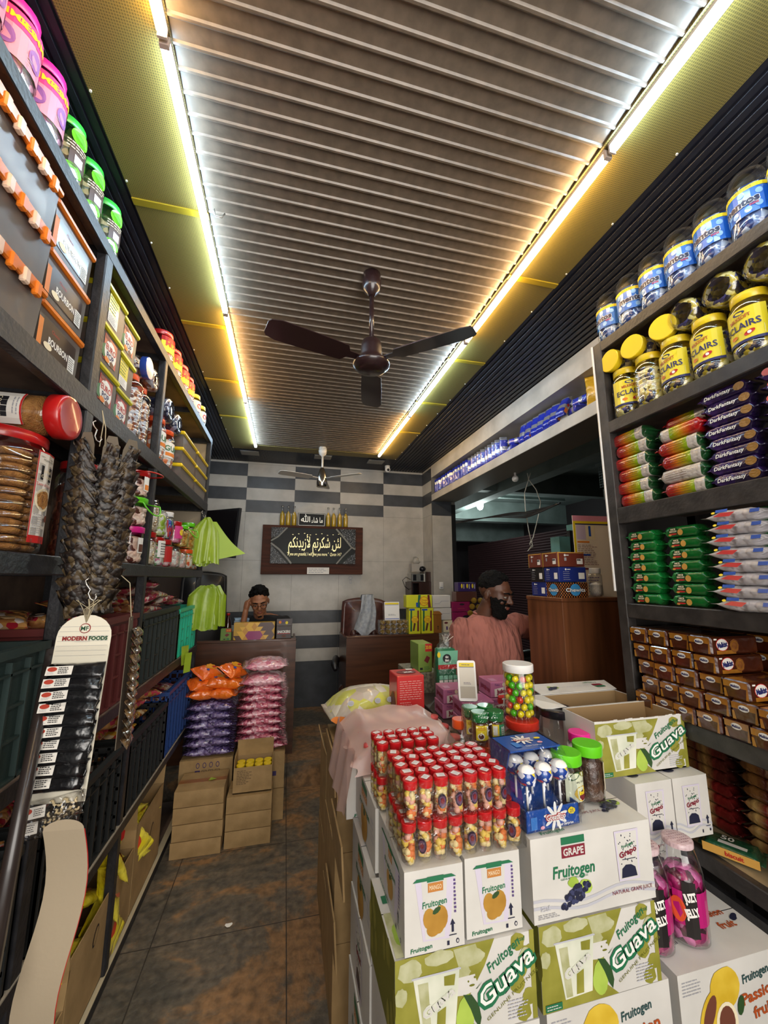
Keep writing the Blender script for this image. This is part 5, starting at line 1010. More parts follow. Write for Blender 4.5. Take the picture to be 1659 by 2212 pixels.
def dc2(F, T, S, w_, d, h): F.ell(w_*.68, h*.5, h*.40, h*.40, ORANGE, 2, n=8); F.ell(w_*.68, h*.5, h*.33, h*.33, mat('logo_yellow', 'f0d020', .4), 3); F.text('Chupa', w_*.68, h*.6, h*.16, RED, l=4); F.text('Chups', w_*.68, h*.4, h*.16, RED, l=4); F.poly([(w_*.42, 0), (w_*.52, 0), (w_*.56, h), (w_*.46, h)], GREEN, 1); F.poly([(w_*.84, 0), (w_*.95, 0), (w_*.9, h), (w_*.82, h)], MAROON, 1); F.rect(w_*.37, h*.05, w_*.45, h*.4, BLUE, 1)
PB('yellow upright candy box on the right desk, left of the pair', 884, 1313, 908, 1371, YD+.01, ZD+.001, .10, YC, deco=dc, grp='yellow candy boxes'); PB('yellow upright candy box on the right desk, right of the pair', 911, 1313, 936, 1371, YD+.01, ZD+.001, .10, YC, deco=dc, grp='yellow candy boxes')
zt2 = HY(884, 1313, YD+.01).z; PB('yellow candy box lying across the two upright ones', 878, 1285, 933, 1313, YD+.008, zt2+.001, .10, YC, deco=dc2)
WC2 = mat('white_gift_card', 'd0ccc6', .5)
dw = lambda F, T, S, w_, d, h: (F.rect(w_*.1, h*.30, w_*.35, h*.33, GREY, 1), F.poly([(w_*.35, h*.33), (w_*.35, h*.30), (w_*.5, h*.52), (w_*.9, h*.52), (w_*.9, h*.55), (w_*.48, h*.55)], GREY, 1))
z0 = HY(937, 1340, YD+.06).z; PB('white gift carton beside the yellow candy boxes, lower of two', 937, 1313, 975, 1340, YD+.06, z0, .12, WC2, deco=dw, grp='white gift cartons'); PB('white gift carton beside the yellow candy boxes, upper of two', 935, 1286, 973, 1312, YD+.06, HY(937, 1313, YD+.06).z+.001, .12, WC2, deco=dw, grp='white gift cartons')
PB('cream printed carton holding up the white gift cartons', 958, 1340, 978, 1366, YD+.055, ZD+.001, .12, CREAM, deco=lambda F, T, S, w_, d, h: (F.ell(w_*.3, h*.8, .02, .01, MAROON, 1), F.rect(w_*.3, h*.2, w_*.45, h*.5, PURPLE, 1), F.rect(w_*.6, h*.15, w_*.8, h*.4, BROWN, 1)))
a = HY(948, 1376, YD-.02); AMB2 = wood('amber_wood', '9a6428', '7a4a1a', 'Z', 10)
t = thing('wooden_donation_box', 'small amber wooden collection box with a peaked lid on the right desk', 'wooden box', (a.x, YD+.012, ZD+.001)); hh = HY(948, 1328, YD).z-ZD
mb = MB(); mb.box((-.046, -.0, 0), (.046, .04, hh), AMB2, bev=.004); mb.build('box_body', t); mb = MB(); mb.loft([[(x*s, .02+y*s, hh+dz) for x, y in ((-.05, -.026), (.05, -.026), (.05, .03), (-.05, .03))] for s, dz in ((1, 0), (1, .006), (.6, .03), (.3, .034))], AMB2, smooth=False); mb.build('lid', t); mb = MB(); F = Face(mb, (0, -.0005, 0), (1, 0, 0), (0, 0, 1)); F.ell(.006, hh*.36, .006, .006, BLACK, 1); F.rect(.003, hh*.2, .009, hh*.32, BLACK, 1); mb.build('keyhole', t)
MAG = mat('magenta_card', '8c1650', .4, coat=.3); dm = lambda F, T, S, w_, d, h: (F.ell(w_*.55, h*.75, w_*.14, h*.1, BLACK, 1), F.lines(w_*.3, h*.3, w_*.75, h*.36, 1, ORANGE, 1))
z0 = ZD+.001; PB('large magenta gift box near the right end of the right desk', 979, 1322, 1030, 1372, YD+.04, z0, .14, MAG, deco=dm); PB('flat magenta gift box on the large magenta one', 977, 1300, 1015, 1321, YD+.04, HY(979, 1322, YD+.04).z+.001, .12, MAG, deco=dm)
zz = HY(977, 1300, YD+.04).z; PB('clear topped brown gift box stacked above the magenta boxes', 986, 1278, 1030, 1299, YD+.05, zz+.001, .12, mat('brown_gift_card', '5a342c', .3, coat=.6))
zz = HY(986, 1278, YD+.05).z; dp = lambda F, T, S, w_, d, h: [(F.ell(w_*(.2+.3*i), h*.6, w_*.05, h*.25, YELLOW, 1), F.rect(w_*(.3+.3*i), h*.3, w_*(.33+.3*i), h*.8, WHITE, 1)) for i in range(3)]
PB('row of small purple chocolate boxes on top of the gift boxes', 990, 1258, 1028, 1277, YD+.05, zz+.001, .10, mat('violet_card', '3a2560', .4, coat=.3), deco=dp)
for i in range(7):
    p = HY((1018, 1032, 1022, 1036, 1014, 1028, 1040)[i], (1316, 1317, 1303, 1303, 1330, 1330, 1329)[i]-6, YD+.02); o = bpy.data.objects.new('chocolate_ball', gme); C.objects.link(o); o.scale = (.030,)*3; o.location = (p.x, YD+.0+.0*i, p.z); tag(o, 'large gold chocolate ball in the net bag behind the standing man, '+['bottom left', 'bottom right', 'upper left', 'upper right', 'lowest left', 'lowest middle', 'lowest right'][i], 'chocolate', 'gold balls in the net bag')
p = HY(1012, 1350, 3.4); 
# ---- people ----------------------------------------------------------------
def remesh(mb, vox, m, name, parent, sm=4, fac=.5):
    me = mb.mesh('tmp'); o = bpy.data.objects.new('tmp', me); C.objects.link(o); r = o.modifiers.new('r', 'REMESH'); r.mode = 'VOXEL'; r.voxel_size = vox; r.use_smooth_shade = True
    s = o.modifiers.new('s', 'SMOOTH'); s.iterations = sm; s.factor = fac; bpy.context.view_layer.update(); dg = bpy.context.evaluated_depsgraph_get(); me2 = bpy.data.meshes.new_from_object(o.evaluated_get(dg))
    bpy.data.objects.remove(o); me2.materials.clear(); me2.materials.append(m); me2.name = name; o2 = bpy.data.objects.new(name, me2); C.objects.link(o2); o2.parent = parent; return o2
def limb(mb, pts, rs, m, n=12):
    """tapered tube with round ends through joints"""
    P = [Vector(p) for p in pts]; Q = []; Rr = []
    for i in range(len(P)-1):
        for k in range(6): f = k/6; Q.append(P[i].lerp(P[i+1], f)); Rr.append(rs[i]+(rs[i+1]-rs[i])*f)
    Q.append(P[-1]); Rr.append(rs[-1]); d0 = (Q[0]-Q[1]).normalized(); d1 = (Q[-1]-Q[-2]).normalized()
    Q = [Q[0]+d0*Rr[0]*.8]+Q+[Q[-1]+d1*Rr[-1]*.8]; Rr = [Rr[0]*.45]+Rr+[Rr[-1]*.45]; mb.tube(Q, Rr, m, n)
def hand(mb, W, D, N, m, s=1, curl=.6):
    """palm at wrist W along D, palm normal N; five fingers"""
    W = Vector(W); D = Vector(D).normalized(); N = Vector(N).normalized(); S = D.cross(N).normalized(); N = S.cross(D)
    limb(mb, [W, W+D*.03*s, W+D*.075*s], [.024*s, .030*s, .030*s], m, 10); limb(mb, [W+S*.02*s+D*.02*s, W+S*.024*s+D*.07*s], [.014*s, .014*s], m, 8); limb(mb, [W-S*.02*s+D*.02*s, W-S*.024*s+D*.07*s], [.014*s, .014*s], m, 8)
    for i, (o, L) in enumerate(((-.028, .062), (-.010, .075), (.009, .080), (.027, .072))):
        a = W+D*.082*s+S*o*s; c = curl*(1+.1*i); b = a+(D*math.cos(c*.5)+N*math.sin(c*.5))*L*.45*s; e = b+(D*math.cos(c*1.3)+N*math.sin(c*1.3))*L*.33*s; g = e+(D*math.cos(c*2)+N*math.sin(c*2))*L*.25*s
        limb(mb, [a, b, e, g], [.0095*s, .0088*s, .008*s, .0068*s], m, 8)
    a = W+D*.03*s+S*.03*s; b = a+(D*.5+S*.75+N*.2)*.038*s; e = b+(D*.8+S*.25+N*.4)*.032*s; limb(mb, [a, b, e], [.013*s, .0105*s, .008*s], m, 8)
def head(t, c, R, s, skin, hairm, beard=None, curly=False, glasses=False, body=None):
    """R maps head space (face towards -y) to the world; body = MB that receives head skin"""
    c = Vector(c); T = Matrix.Translation(c) @ R.to_4x4() @ Matrix.Scale(s, 4)
    def e(p, r, mb=body, m=skin, n=16, j=0): mb.blob(p, r, m, n, j, T=T)
    e((0, .012, .035), (.074, .094, .082)); e((0, -.022, -.005), (.066, .068, .085)); e((0, -.030, -.055), (.052, .056, .050)); e((0, -.062, -.088), (.026, .022, .018)); e((0, -.066, .035), (.056, .026, .016))
    for x in (-1, 1): e((x*.036, -.062, -.022), (.022, .022, .020)); e((x*.076, .012, -.008), (.008, .016, .030), n=10); e((x*.080, .020, -.004), (.006, .010, .018), n=8)
    limb(body, [T @ Vector((0, -.085, .022)), T @ Vector((0, -.096, .002)), T @ Vector((0, -.108, -.016))], [.008*s, .010*s, .0125*s], skin, 8)
    for x in (-1, 1): e((x*.012, -.096, -.020), (.009, .010, .007), n=8)
    e((0, -.088, -.047), (.022, .010, .0055), n=10); e((0, -.086, -.057), (.019, .010, .006), n=10)
    limb(body, [T @ Vector((0, .01, -.05)), T @ Vector((0, .03, -.14))], [.052*s, .056*s], skin, 14)
    # features as own meshes
    mb = MB(); LIP = mat('lips', '7a4034', .5)
    mb.blob((0, -.0945, -.0475), (.020, .006, .0042), LIP, 10, 0, T=T); mb.blob((0, -.0925, -.0555), (.017, .006, .005), LIP, 10, 0, T=T); mb.build('lips', t)
    for x in (-1, 1):
        mb = MB(); EW_ = mat('eye_white', '8a847c', .4); mb.blob((x*.031, -.078, .010), (.0135, .010, .0075), EW_, 10, 0, T=T); mb.blob((x*.031, -.0868, .009), (.0055, .003, .0055), mat('iris', '241610', .3), 8, 0, T=T); o = mb.build('eye', t)
        mb = MB(); mb.blob((x*.031, -.081, .0165), (.0165, .0105, .005), skin, 10, 0, T=T); mb.build('eyelid', t)
        mb = MB(); mb.tube([tuple(T @ Vector(p)) for p in ((x*.012, -.092, .029), (x*.03, -.091, .036), (x*.052, -.074, .030))], [.0045*s, .0052*s, .0025*s], hairm, 6); mb.build('eyebrow', t)
    hb = MB(); rnd = random.Random(5)
    for i in range(340 if not curly else 230):
        a = rnd.uniform(0, 2*PI); zz = rnd.uniform(-.15, 1)
        lim = .42+(.0 if math.sin(a) > -.2 else .0)
        fy = math.sin(a)
        if fy < -.35 and zz < .72: continue
        if abs(fy) <= .35 and zz < .25 and fy < .2: continue
        if zz < 0 and fy < .25: continue
        r = math.sqrt(max(0, 1-zz*zz)); k = rnd.uniform(.006, .011) if not curly else rnd.uniform(.011, .020)
        hb.blob((.074*r*math.cos(a), .014+.095*r*fy, .040+.082*zz+(.006 if zz > .4 else 0)), k, hairm, 6, .3, T=T)
    hb.blob((0, .022, .052), (.0765, .092, .078), hairm, 14, .02, T=T)
    remesh(hb, .0045*s, hairm, 'hair', t, 1, .3)
    if beard:
        bb = MB()
        for i in range(420):
            v = rnd.uniform(0, 1); a = rnd.uniform(-1.6, 1.6)*(1-.30*v); z = -.008-.104*v
            if v < .45 and abs(a) < .45: continue
            rx, ry = .064-.010*v, .080-.006*v; bb.blob((rx*math.sin(a), -.012-ry*math.cos(a)*(1-.0*v), z), rnd.uniform(.008, .012), beard, 6, .2, T=T)
        for i in range(24): a = rnd.uniform(-.5, .5); bb.blob((.05*math.sin(a), -.088+.01*abs(a), -.036), .0062, beard, 6, .2, T=T)
        for i in range(30): bb.blob((rnd.uniform(-.035, .035), -.06+rnd.uniform(-.02, .02), -.105+rnd.uniform(-.012, .01)), .014, beard, 6, .3, T=T)
        remesh(bb, .0045*s, beard, 'beard', t, 1, .3)
    if glasses:
        mb = MB(); gm = mat('glasses_frame', '2a1c14', .3, coat=.5)
        for x in (-1, 1):
            mb.tube([tuple(T @ Vector((x*.033+.023*math.cos(q), -.101, .006+.019*math.sin(q)))) for q in [2*PI*i/18 for i in range(19)]], .0018*s, gm, 6)
            mb.tube([tuple(T @ Vector(p)) for p in ((x*.056, -.100, .010), (x*.074, -.05, .012), (x*.082, .015, .006))], .0018*s, gm, 6)
        mb.tube([tuple(T @ Vector(p)) for p in ((-.010, -.101, .010), (0, -.104, .013), (.010, -.101, .010))], .0018*s, gm, 6); mb.build('glasses', t)
SKIN1 = mat('brown_skin', '573524', .5, col2='4a2d1e', scale=14); SKIN2 = mat('tan_brown_skin', '99684a', .5, col2='8a5a40', scale=14); HAIR = mat('black_hair', '070606', .75, bump=.8, bscale=160, spec=.15); TEE = mat('salmon_tshirt', 'a4665a', .9, col2='8e584e', scale=5, bump=1, bscale=13, bdist=.05, stretch=(1.6, 1, .55)); BTEE = mat('black_tshirt', '17171a', .85)
TROU = mat('dark_trousers', '24262c', .8)
# standing shopkeeper
t = thing('person', 'bearded person in a salmon T-shirt standing behind the centre counter, reaching right', 'person', (1.235, 2.30, 0))
L = lambda x, y, z: (x-1.235, y-2.30, z)
bd = MB(); hc = L(1.252, 2.235, 1.555); Rh = Euler((.30, 0, .62)).to_matrix()
head(t, hc, Rh, 1.07, SKIN1, HAIR, HAIR, body=bd)
def ring(cx, cy, z, rx, ry, n=20, p=.8, yaw=0): 
    o = []
    for k in range(n):
        a = 2*PI*k/n; x = rx*abs(math.cos(a))**p*(1 if math.cos(a) > 0 else -1); y = ry*abs(math.sin(a))**p*(1 if math.sin(a) > 0 else -1); o.append((cx+x*math.cos(yaw)-y*math.sin(yaw), cy+x*math.sin(yaw)+y*math.cos(yaw), z))
    return o
tor = lambda g, m: [ring(0, 0, .84, .19+g, .14+g), ring(0, 0, .95, .20+g, .15+g), ring(0, .0, 1.08, .205+g, .155+g), ring(0, .0, 1.20, .205+g, .145+g, yaw=.1), ring(0, .005, 1.30, .205+g, .13+g, yaw=.12), ring(0, .01, 1.365, .185+g, .10+g, yaw=.12), ring(0, .012, 1.405, .13+g, .08+g, yaw=.12), ring(0, .010, 1.435, .075+g, .068+g), ring(0, .008, 1.452, .062, .060)]
bd.loft(tor(-.012, SKIN1), SKIN1)
RS, LS = Vector(L(1.055, 2.29, 1.355)), Vector(L(1.425, 2.33, 1.365))
RE, RW = Vector(L(1.015, 2.29, 1.08)), Vector(L(1.10, 2.07, 1.00)); LE, LW = Vector(L(1.68, 2.24, 1.30)), Vector(L(1.90, 2.13, 1.22))
limb(bd, [RS, RE, RW], [.055, .042, .029], SKIN1); limb(bd, [LS, LE, LW], [.055, .042, .029], SKIN1); hand(bd, RW, (.6, -.8, -.1), (0, 0, -1), SKIN1); hand(bd, LW, (.9, -.4, -.2), (0, 0, -1), SKIN1)
for s in (-1, 1): limb(bd, [(s*.095, 0, .88), (s*.10, -.01, .47), (s*.10, .01, .09), (s*.105, -.10, .035)], [.095, .062, .042, .035], SKIN1)
remesh(bd, .0062, SKIN1, 'body', t, 3)
sh = MB(); sh.loft(tor(.004, TEE)[:-1], TEE); limb(sh, [RS, RS.lerp(RE, .55), RS.lerp(RE, .98)], [.078, .071, .066], TEE, 14); limb(sh, [LS, LS.lerp(LE, .55), LS.lerp(LE, .99)], [.078, .072, .068], TEE, 14)
o = remesh(sh, .009, TEE, 'tshirt', t, 5); mb = MB(); cr_ = ring(0, .009, 1.437, .080, .074, 28, 1); mb.tube([(x, y, z+.010*math.sin(math.atan2(y, x))) for x, y, z in cr_+cr_[:1]], .0075, TEE, 8); mb.build('collar', o)
tr = MB(); tr.loft([ring(0, 0, .80, .19, .14), ring(0, 0, .95, .195, .145)], TROU)
for s in (-1, 1): limb(tr, [(s*.095, 0, .88), (s*.10, -.01, .47), (s*.10, .01, .10)], [.11, .078, .06], TROU)
remesh(tr, .011, TROU, 'trousers', t, 3)
# seated person at the left desk
hp_ = HY(560, 1300, 3.99); t = thing('person', 'young person with glasses and curly hair in black, seated behind the left desk', 'person', (hp_.x, 4.20, ZS)); ox, oy = hp_.x, 4.20
L = lambda x, y, z: (x-ox, y-oy, z-ZS)
bd = MB(); hc = L(hp_.x, 3.99, hp_.z+.0); head(t, hc, Euler((.42, -.10, .06)).to_matrix(), 1.12, SKIN2, HAIR, None, True, True, body=bd)
gt = MB(); gT = Matrix.Translation(Vector(hc)) @ Euler((.42, -.10, .06)).to_matrix().to_4x4() @ Matrix.Scale(1.12, 4)
for i in range(18): gt.blob((random.uniform(-.014, .014), -.082, -.094+random.uniform(-.008, .006)), .005, HAIR, 6, .3, T=gT)
for i in range(24): gt.blob((random.uniform(-.022, .022), -.0935, -.037+random.uniform(-.001, .001)), .0026, HAIR, 6, .3, T=gT)
remesh(gt, .004, HAIR, 'beard', t, 1)
def tor2(g): return [ring(.03, .12, .44, .17+g, .12+g), ring(.035, .10, .62, .165+g, .115+g), ring(.055, .04, .86, .175+g, .115+g), ring(.075, -.01, 1.05, .20+g, .12+g), ring(.07, -.05, 1.125, .17+g, .10+g), ring(.035, -.10, 1.165, .08+g, .07+g)]
bd.loft(tor2(-.01), SKIN2)
RS = Vector((-.095, -.03, 1.09)); LS = Vector((.25, -.03, 1.08)); RE = Vector((-.17, -.20, .82)); RW = Vector(hc)+Vector((-.115, -.02, -.075)); LE = Vector((.26, -.14, .72)); LW = Vector((.14, -.30, .82))
limb(bd, [RS, RE, RW], [.045, .036, .026], SKIN2); limb(bd, [LS, LE, LW], [.045, .036, .026], SKIN2); hand(bd, RW, (.15, .1, 1), (1, .2, 0), SKIN2, .95, .8); hand(bd, LW, (-.6, -.5, 0), (0, 0, -1), SKIN2, .95)
for s in (-1, 1): limb(bd, [(.03+s*.09, .12, .42), (.03+s*.12, -.30+.0, .42), (.03+s*.12, -.22, .05)], [.08, .055, .04], SKIN2)
remesh(bd, .0065, SKIN2, 'body', t, 3)
sh = MB(); sh.loft(tor2(.006)[:-1]+[ring(.035, -.10, 1.155, .085, .078)], BTEE); limb(sh, [RS, RS.lerp(RE, .6), RS.lerp(RE, .95)], [.064, .058, .054], BTEE); limb(sh, [LS, LS.lerp(LE, .6), LS.lerp(LE, .95)], [.064, .058, .054], BTEE); remesh(sh, .009, BTEE, 'tshirt', t, 4)
tr = MB()
for s in (-1, 1): limb(tr, [(.03+s*.09, .12, .42), (.03+s*.12, -.30, .42), (.03+s*.12, -.22, .10)], [.10, .07, .055], TROU)
remesh(tr, .011, TROU, 'trousers', t, 3)
# ================================================================= OUTSIDE THE OPENING
CONC = mat('grey_green_concrete', '7c8886', .8, col2='6a7674', scale=4); CONCD = mat('dirty_concrete', '4c4e48', .85, col2='3c3e3a', scale=6); SHUT = mat('maroon_shutter', '1c0c0e', .7, spec=.1); DARKW = mat('dark_outside_wall', '171014', .8)
X0 = XW+.32
mb = MB(); mb.box((X0, YF, 3.02), (6.2, 9.5, 3.12), CONC); mb.box((X0+.45, YF, 2.72), (X0+.62, 9.5, 3.02), CONC); mb.box((X0, 6.3, 2.66), (6.2, 6.5, 3.02), CONC); mb.box((X0, 4.4, 2.75), (6.2, 4.52, 3.02), CONC); mb.box((3.3, 2.45, 2.62), (6.2, 2.6, 3.02), CONCD); mb.box((X0, 7.7, 2.45), (6.2, 7.9, 3.02), CONC); struct('ceiling_outside', mb)
mb = MB(); mb.box((X0, YF, -.05), (6.2, 9.5, 0), CONCD); struct('floor_outside', mb)
mb = MB(); mb.box((5.1, YF, 0), (5.2, 9.5, 3.1), DARKW); mb.box((X0, 9.2, 0), (5.2, 9.3, 3.1), DARKW); mb.box((X0+.05, 7.7, 0), (2.75, 7.8, 2.5), CONCD); struct('wall_outside', mb)
mb = MB(); mb.box((X0, YF-.1, 0), (5.2, YF, 3.1), DARKW); struct('wall_outside_front', mb)
# rolled shutter of the shop opposite, its box, mesh vent and drum
t = thing('roller_shutter', 'dark maroon roller shutter of the shop opposite, seen through the opening', 'shutter', (0, 0, 0))
mb = MB(); y = 1.9
for i in range(60): z = 2.3-i*.038; mb.loft([[(3.55, yy, z), (3.55, yy, z-.036), (3.535, yy, z-.018)] for yy in (2.3, 7.3)], SHUT, smooth=False)
mb.build('shutter_curtain', t)
mb = MB(); mb.tube([(3.5, 2.3, 2.36), (3.5, 3.3, 2.36)], .15, SHUT, 14); mb.build('shutter_drum', t)
mb = MB(); mb.box((3.42, 2.6, 2.52), (3.52, 3.6, 2.64), CONCD); 
for i in range(34): mb.box((3.4, 2.62+i*.03, 2.66), (3.404, 2.624+i*.03, 2.92), CONC)
for i in range(9): mb.box((3.399, 2.62, 2.66+i*.03), (3.403, 3.62, 2.664+i*.03), CONC)
mb.box((3.38, 2.6, 2.90), (3.42, 3.64, 2.94), CONC); mb.build('mesh_vent', t)
TURQ = mat('turquoise_paint', '6a9c98', .6, col2='5c8c88', scale=5); p = HY(1228, 1180, 3.0)
t = thing('painted_post', 'pale turquoise painted post with dark rails outside, above the stacked boxes', 'post', (p.x, 3.0, 0)); mb = MB(); mb.box((-.09, 0, 0), (.02, .12, 2.02), TURQ); mb.box((.09, 0, 0), (.17, .12, 2.14), TURQ); mb.build('post_body', t)
for x in (.04, .07): mb = MB(); mb.box((x, .02, 0), (x+.018, .06, 2.08), BLACK_STEEL); mb.build('rail', t)
# bulb, cables, cord, calendar
p = HY(1037, 1092, 5.4); t = thing('wall_bulb', 'round glowing bulb on the ceiling outside the opening', 'light bulb', tuple(p))
em = emit('bulb_glow', (.9, 1, .92), 60); l_ = bpy.data.lights.new('bulb_lamp', 'POINT'); l_.energy = 26; l_.color = (.85, 1, .95); l_.shadow_soft_size = .06; lo = bpy.data.objects.new('bulb_lamp', l_); C.objects.link(lo); lo.location = (p.x, p.y-.02, p.z-.12); mb = MB(); mb.blob((0, 0, 0), (.05, .05, .07), em, 16, 0); mb.build('bulb', t); mb = MB(); mb.lathe([(.03, .06), (.045, .09), (.045, .14)], 14, LWHT); mb.build('holder', t)
mb = MB(); mb.box((-.35, -.03, .135), (1.5, .03, .175), CONC); mb.build('batten', t)
mb = MB(); mb.blob((0, 0, 0), .032, LWHT, 12, 0); p = HY(1113, 1034, 3.2); tag(mb.build('small_globe', loc=tuple(p)), 'small unlit pale globe lamp near the hanging cord', 'lamp')
mb = MB(); mb.tube([(p.x, p.y, p.z+.02), (p.x, p.y, 3.02)], .01, LWHT, 6); tag(mb.build('globe_support'), 'short stem of the small globe lamp', 'lamp stem')
for k in range(5):
    pts = []
    for i in range(16): q = HY(985+15*i, 1121+1.5*k-1.2*i+3.5*math.sin(i*.55+k*.5)-(i > 10)*(i-10)*4, 4.3-.12*i); pts.append(tuple(q))
    mb = MB(); mb.tube(pts, .006, LBLK, 6); tag(mb.build('outdoor_cable'), 'black cable sagging along the concrete beam outside, '+['uppermost', 'second', 'third', 'fourth', 'lowest'][k]+' of the tangle', 'cable', 'black cables outside')
CORD = mat('white_cord', 'd0ccc0', .6); c0 = HZ(1141, 1024, 2.634); yy = c0.y
pp = lambda a: tuple(HY(a[0], a[1], yy)); t = thing('cord', 'white cord loop hanging from the beam in the opening', 'cord', (0, 0, 0))
mb = MB(); mb.tube([pp(a) for a in ((1139, 1022), (1142, 1036), (1158, 1057), (1168, 1085), (1163, 1115), (1152, 1160), (1148, 1168))], .0042, CORD, 6); mb.tube([pp(a) for a in ((1146, 1022), (1141, 1038), (1133, 1065), (1135, 1100), (1142, 1145), (1147, 1168))], .0042, CORD, 6); mb.build('cord_loop', t)
mb = MB(); mb.tube([pp(a) for a in ((1148, 1166), (1144, 1176), (1149, 1178), (1140, 1190), (1151, 1180), (1148, 1170))], .0042, CORD, 6); mb.blob(pp((1148, 1170)), .011, CORD, 8, .1); mb.build('knot', t)
Yc = 1.98; a = HY(1250, 1290, Yc); b = HY(1345, 1118, Yc); t = thing('calendar', 'printed 2026 calendar with yellow border behind the stacked boxes', 'calendar', (a.x, Yc, a.z), (0, 0, -.06)); w_, h = b.x-a.x, b.z-a.z
mb = MB(); mb.box((0, 0, 0), (w_, .004, h), mat('calendar_paper', 'e4d8c8', .6)); mb.build('sheet', t); mb = MB(); F = Face(mb, (0, -.0003, 0), (1, 0, 0), (0, 0, 1))
F.rect(0, h*.93, w_, h, mat('calendar_pink', 'd890a8', .5), 1); F.rect(.0, 0, .014, h*.93, YELLOW, 1); F.rect(0, h*.90, w_, h*.93, YELLOW, 1); F.rect(.014, h*.885, w_, h*.90, NAVY, 1)
F.rect(.02, h*.70, .08, h*.88, mat('calendar_lilac', 'c8b8d0', .5), 1); F.rect(.085, h*.70, .14, h*.88, CREAM, 1); F.rect(.1, h*.74, .115, h*.87, BLUE, 2)
for z0, m in ((.66, ORANGE), (.50, BLUE), (.33, MAROON)): F.rect(.02, h*z0, .10, h*(z0+.02), m, 2)
F.lines(.02, h*.38, .15, h*.64, 12, MAROON, 2, fill=.25); F.lines(.07, h*.05, .15, h*.25, 6, PURPLE, 2, fill=.25); F.text('2026', .118, h*.30, .020, mat('calendar_purple', '5a2a78', .5), l=3, rot=PI); mb.build('print', t)
# ---- blue packets in the beam niche
BLP = mat('royal_blue_foil', '2230a8', .25, col2='2a3cc0', scale=14, coat=.8, bump=.8, bscale=35); BLS = mat('silver_foil', 'b8bcc8', .25, metal=.6, bump=.6, bscale=35)
def nich(kind):
    def f():
        t = thing('biscuit_packet', '', 'biscuit packet'); o = pack_mesh(.19, .07, .05, BLP, seed=kind, crink=.06, segm=lambda x: BLS if (.02 < x < .055 or x < -.075 if kind == 0 else x > .06 or -.03 < x < 0) else BLP).build('wrapper', t)
        mb = MB(); F = Face(mb, (0, -.035, .025), (1, 0, 0), (0, 0, 1), off=.002); F.rect(-.07, -.014, -.03, .014, ORANGE if kind else WHITE, 1); F.ell(-.0, .0, .012, .010, RED, 1); mb.build('print', t); return t
    return f
npk = [Proto(nich(0)), Proto(nich(1)), Proto(nich(2))]; ny = 4.66; i = 0
while ny > 3.02:
    k = 0 if ny > 3.75 else 1+(i % 2)
    npk[k](f'blue foil biscuit packet on end in the beam niche, {NTH[i] if i < 12 else str(i+1)+"th"} from the back wall', (XW+.075, ny, 2.721+.095), Euler((0, -PI/2+random.uniform(-.06, .06), PI/2-.5+random.uniform(-.3, .3))), 'blue packets in the beam niche'); ny -= .062+.008*(i % 3); i += 1
for k, (y, z, rz, tl_) in enumerate(((2.93, 2.745, 1.3, 0), (2.86, 2.79, 1.8, .1), (2.72, 2.80, 0, 1.35), (2.64, 2.80, 0, 1.3), (2.56, 2.80, .3, 1.25), (2.48, 2.80, .2, 1.3), (2.40, 2.80, .1, 1.2), (2.33, 2.80, .3, 1.2), (2.24, 2.81, .2, 1.0), (2.14, 2.76, 1.2, .1), (2.08, 2.80, 1.5, .15))):
    npk[1+k % 2]('blue foil biscuit packet in the middle of the beam niche, '+NTH[k]+' of the loose group', (XW+.09, y, z+(.02 if tl_ > .5 else 0)), Euler((0, -tl_, rz+PI/2*(tl_ < .5)*0)), 'loose blue packets in the beam niche')
p = HX(1272, 830, XW+.03); mb = pillow(.20, .10, .05, mat('golden_foil', 'c8a02c', .25, coat=.7, bump=.8, bscale=30), 300); o = tag(mb.build('snack_packet', loc=(XW+.06, p.y, 2.84), rot=(0, PI/2, .6)), 'golden snack packet at the near end of the beam niche beside the right shelves', 'snack packet')
# ================================================================= WOODEN CABINET AND BOXES ON IT
YC_ = 1.75; b = HY(1330, 1290, YC_); zc_ = b.z; xc_ = 1.352
t = thing('wooden_cabinet', 'tall brown wood veneer cabinet at the end of the right shelves', 'cabinet', (xc_, YC_, 0)); w_ = 1.72-xc_; CW = wood('cabinet_veneer', '7a4a2c', '4e2c18', 'Z', 9)
mb = MB(); mb.box((0, 0, 0), (w_, .30, zc_-.02), CW, bev=.003); mb.build('cabinet_body', t); mb = MB(); mb.box((-.003, -.004, zc_-.02), (w_+.004, .304, zc_), CW, bev=.003); mb.build('top_board', t)
BRC = mat('red_brown_card', '6a2e20', .45, coat=.3); NVC = mat('navy_card', '1c2a70', .4, coat=.3); BKC2 = mat('black_card', '1c1818', .4, coat=.3)
def d1(F, T, S, w_, d, h): F.rect(w_*.02, h*.92, w_*.98, h*.99, mat('gold_edge', 'b88a40', .4), 1); F.rect(w_*.02, h*.0, w_*.06, h, mat('gold_edge', 'b88a40', .4), 1) if w_ > .1 else None; F.ell(w_*.28, h*.78, .006, .006, WHITE, 2); F.rect(w_*.32, h*.75, w_*.42, h*.81, WHITE, 2); F.rect(w_*.25, h*.4, w_*.33, h*.62, GREY, 2) if w_ > .1 else None; F.rect(w_*.70, h*.18, w_*.92, h*.55, WHITE, 2) if w_ > .1 else None; F.lines(w_*.71, h*.4, w_*.90, h*.53, 1, BLACK, 3, fill=.9) if w_ > .1 else F.lines(w_*.1, h*.6, w_*.5, h*.8, 2, CREAM, 2)
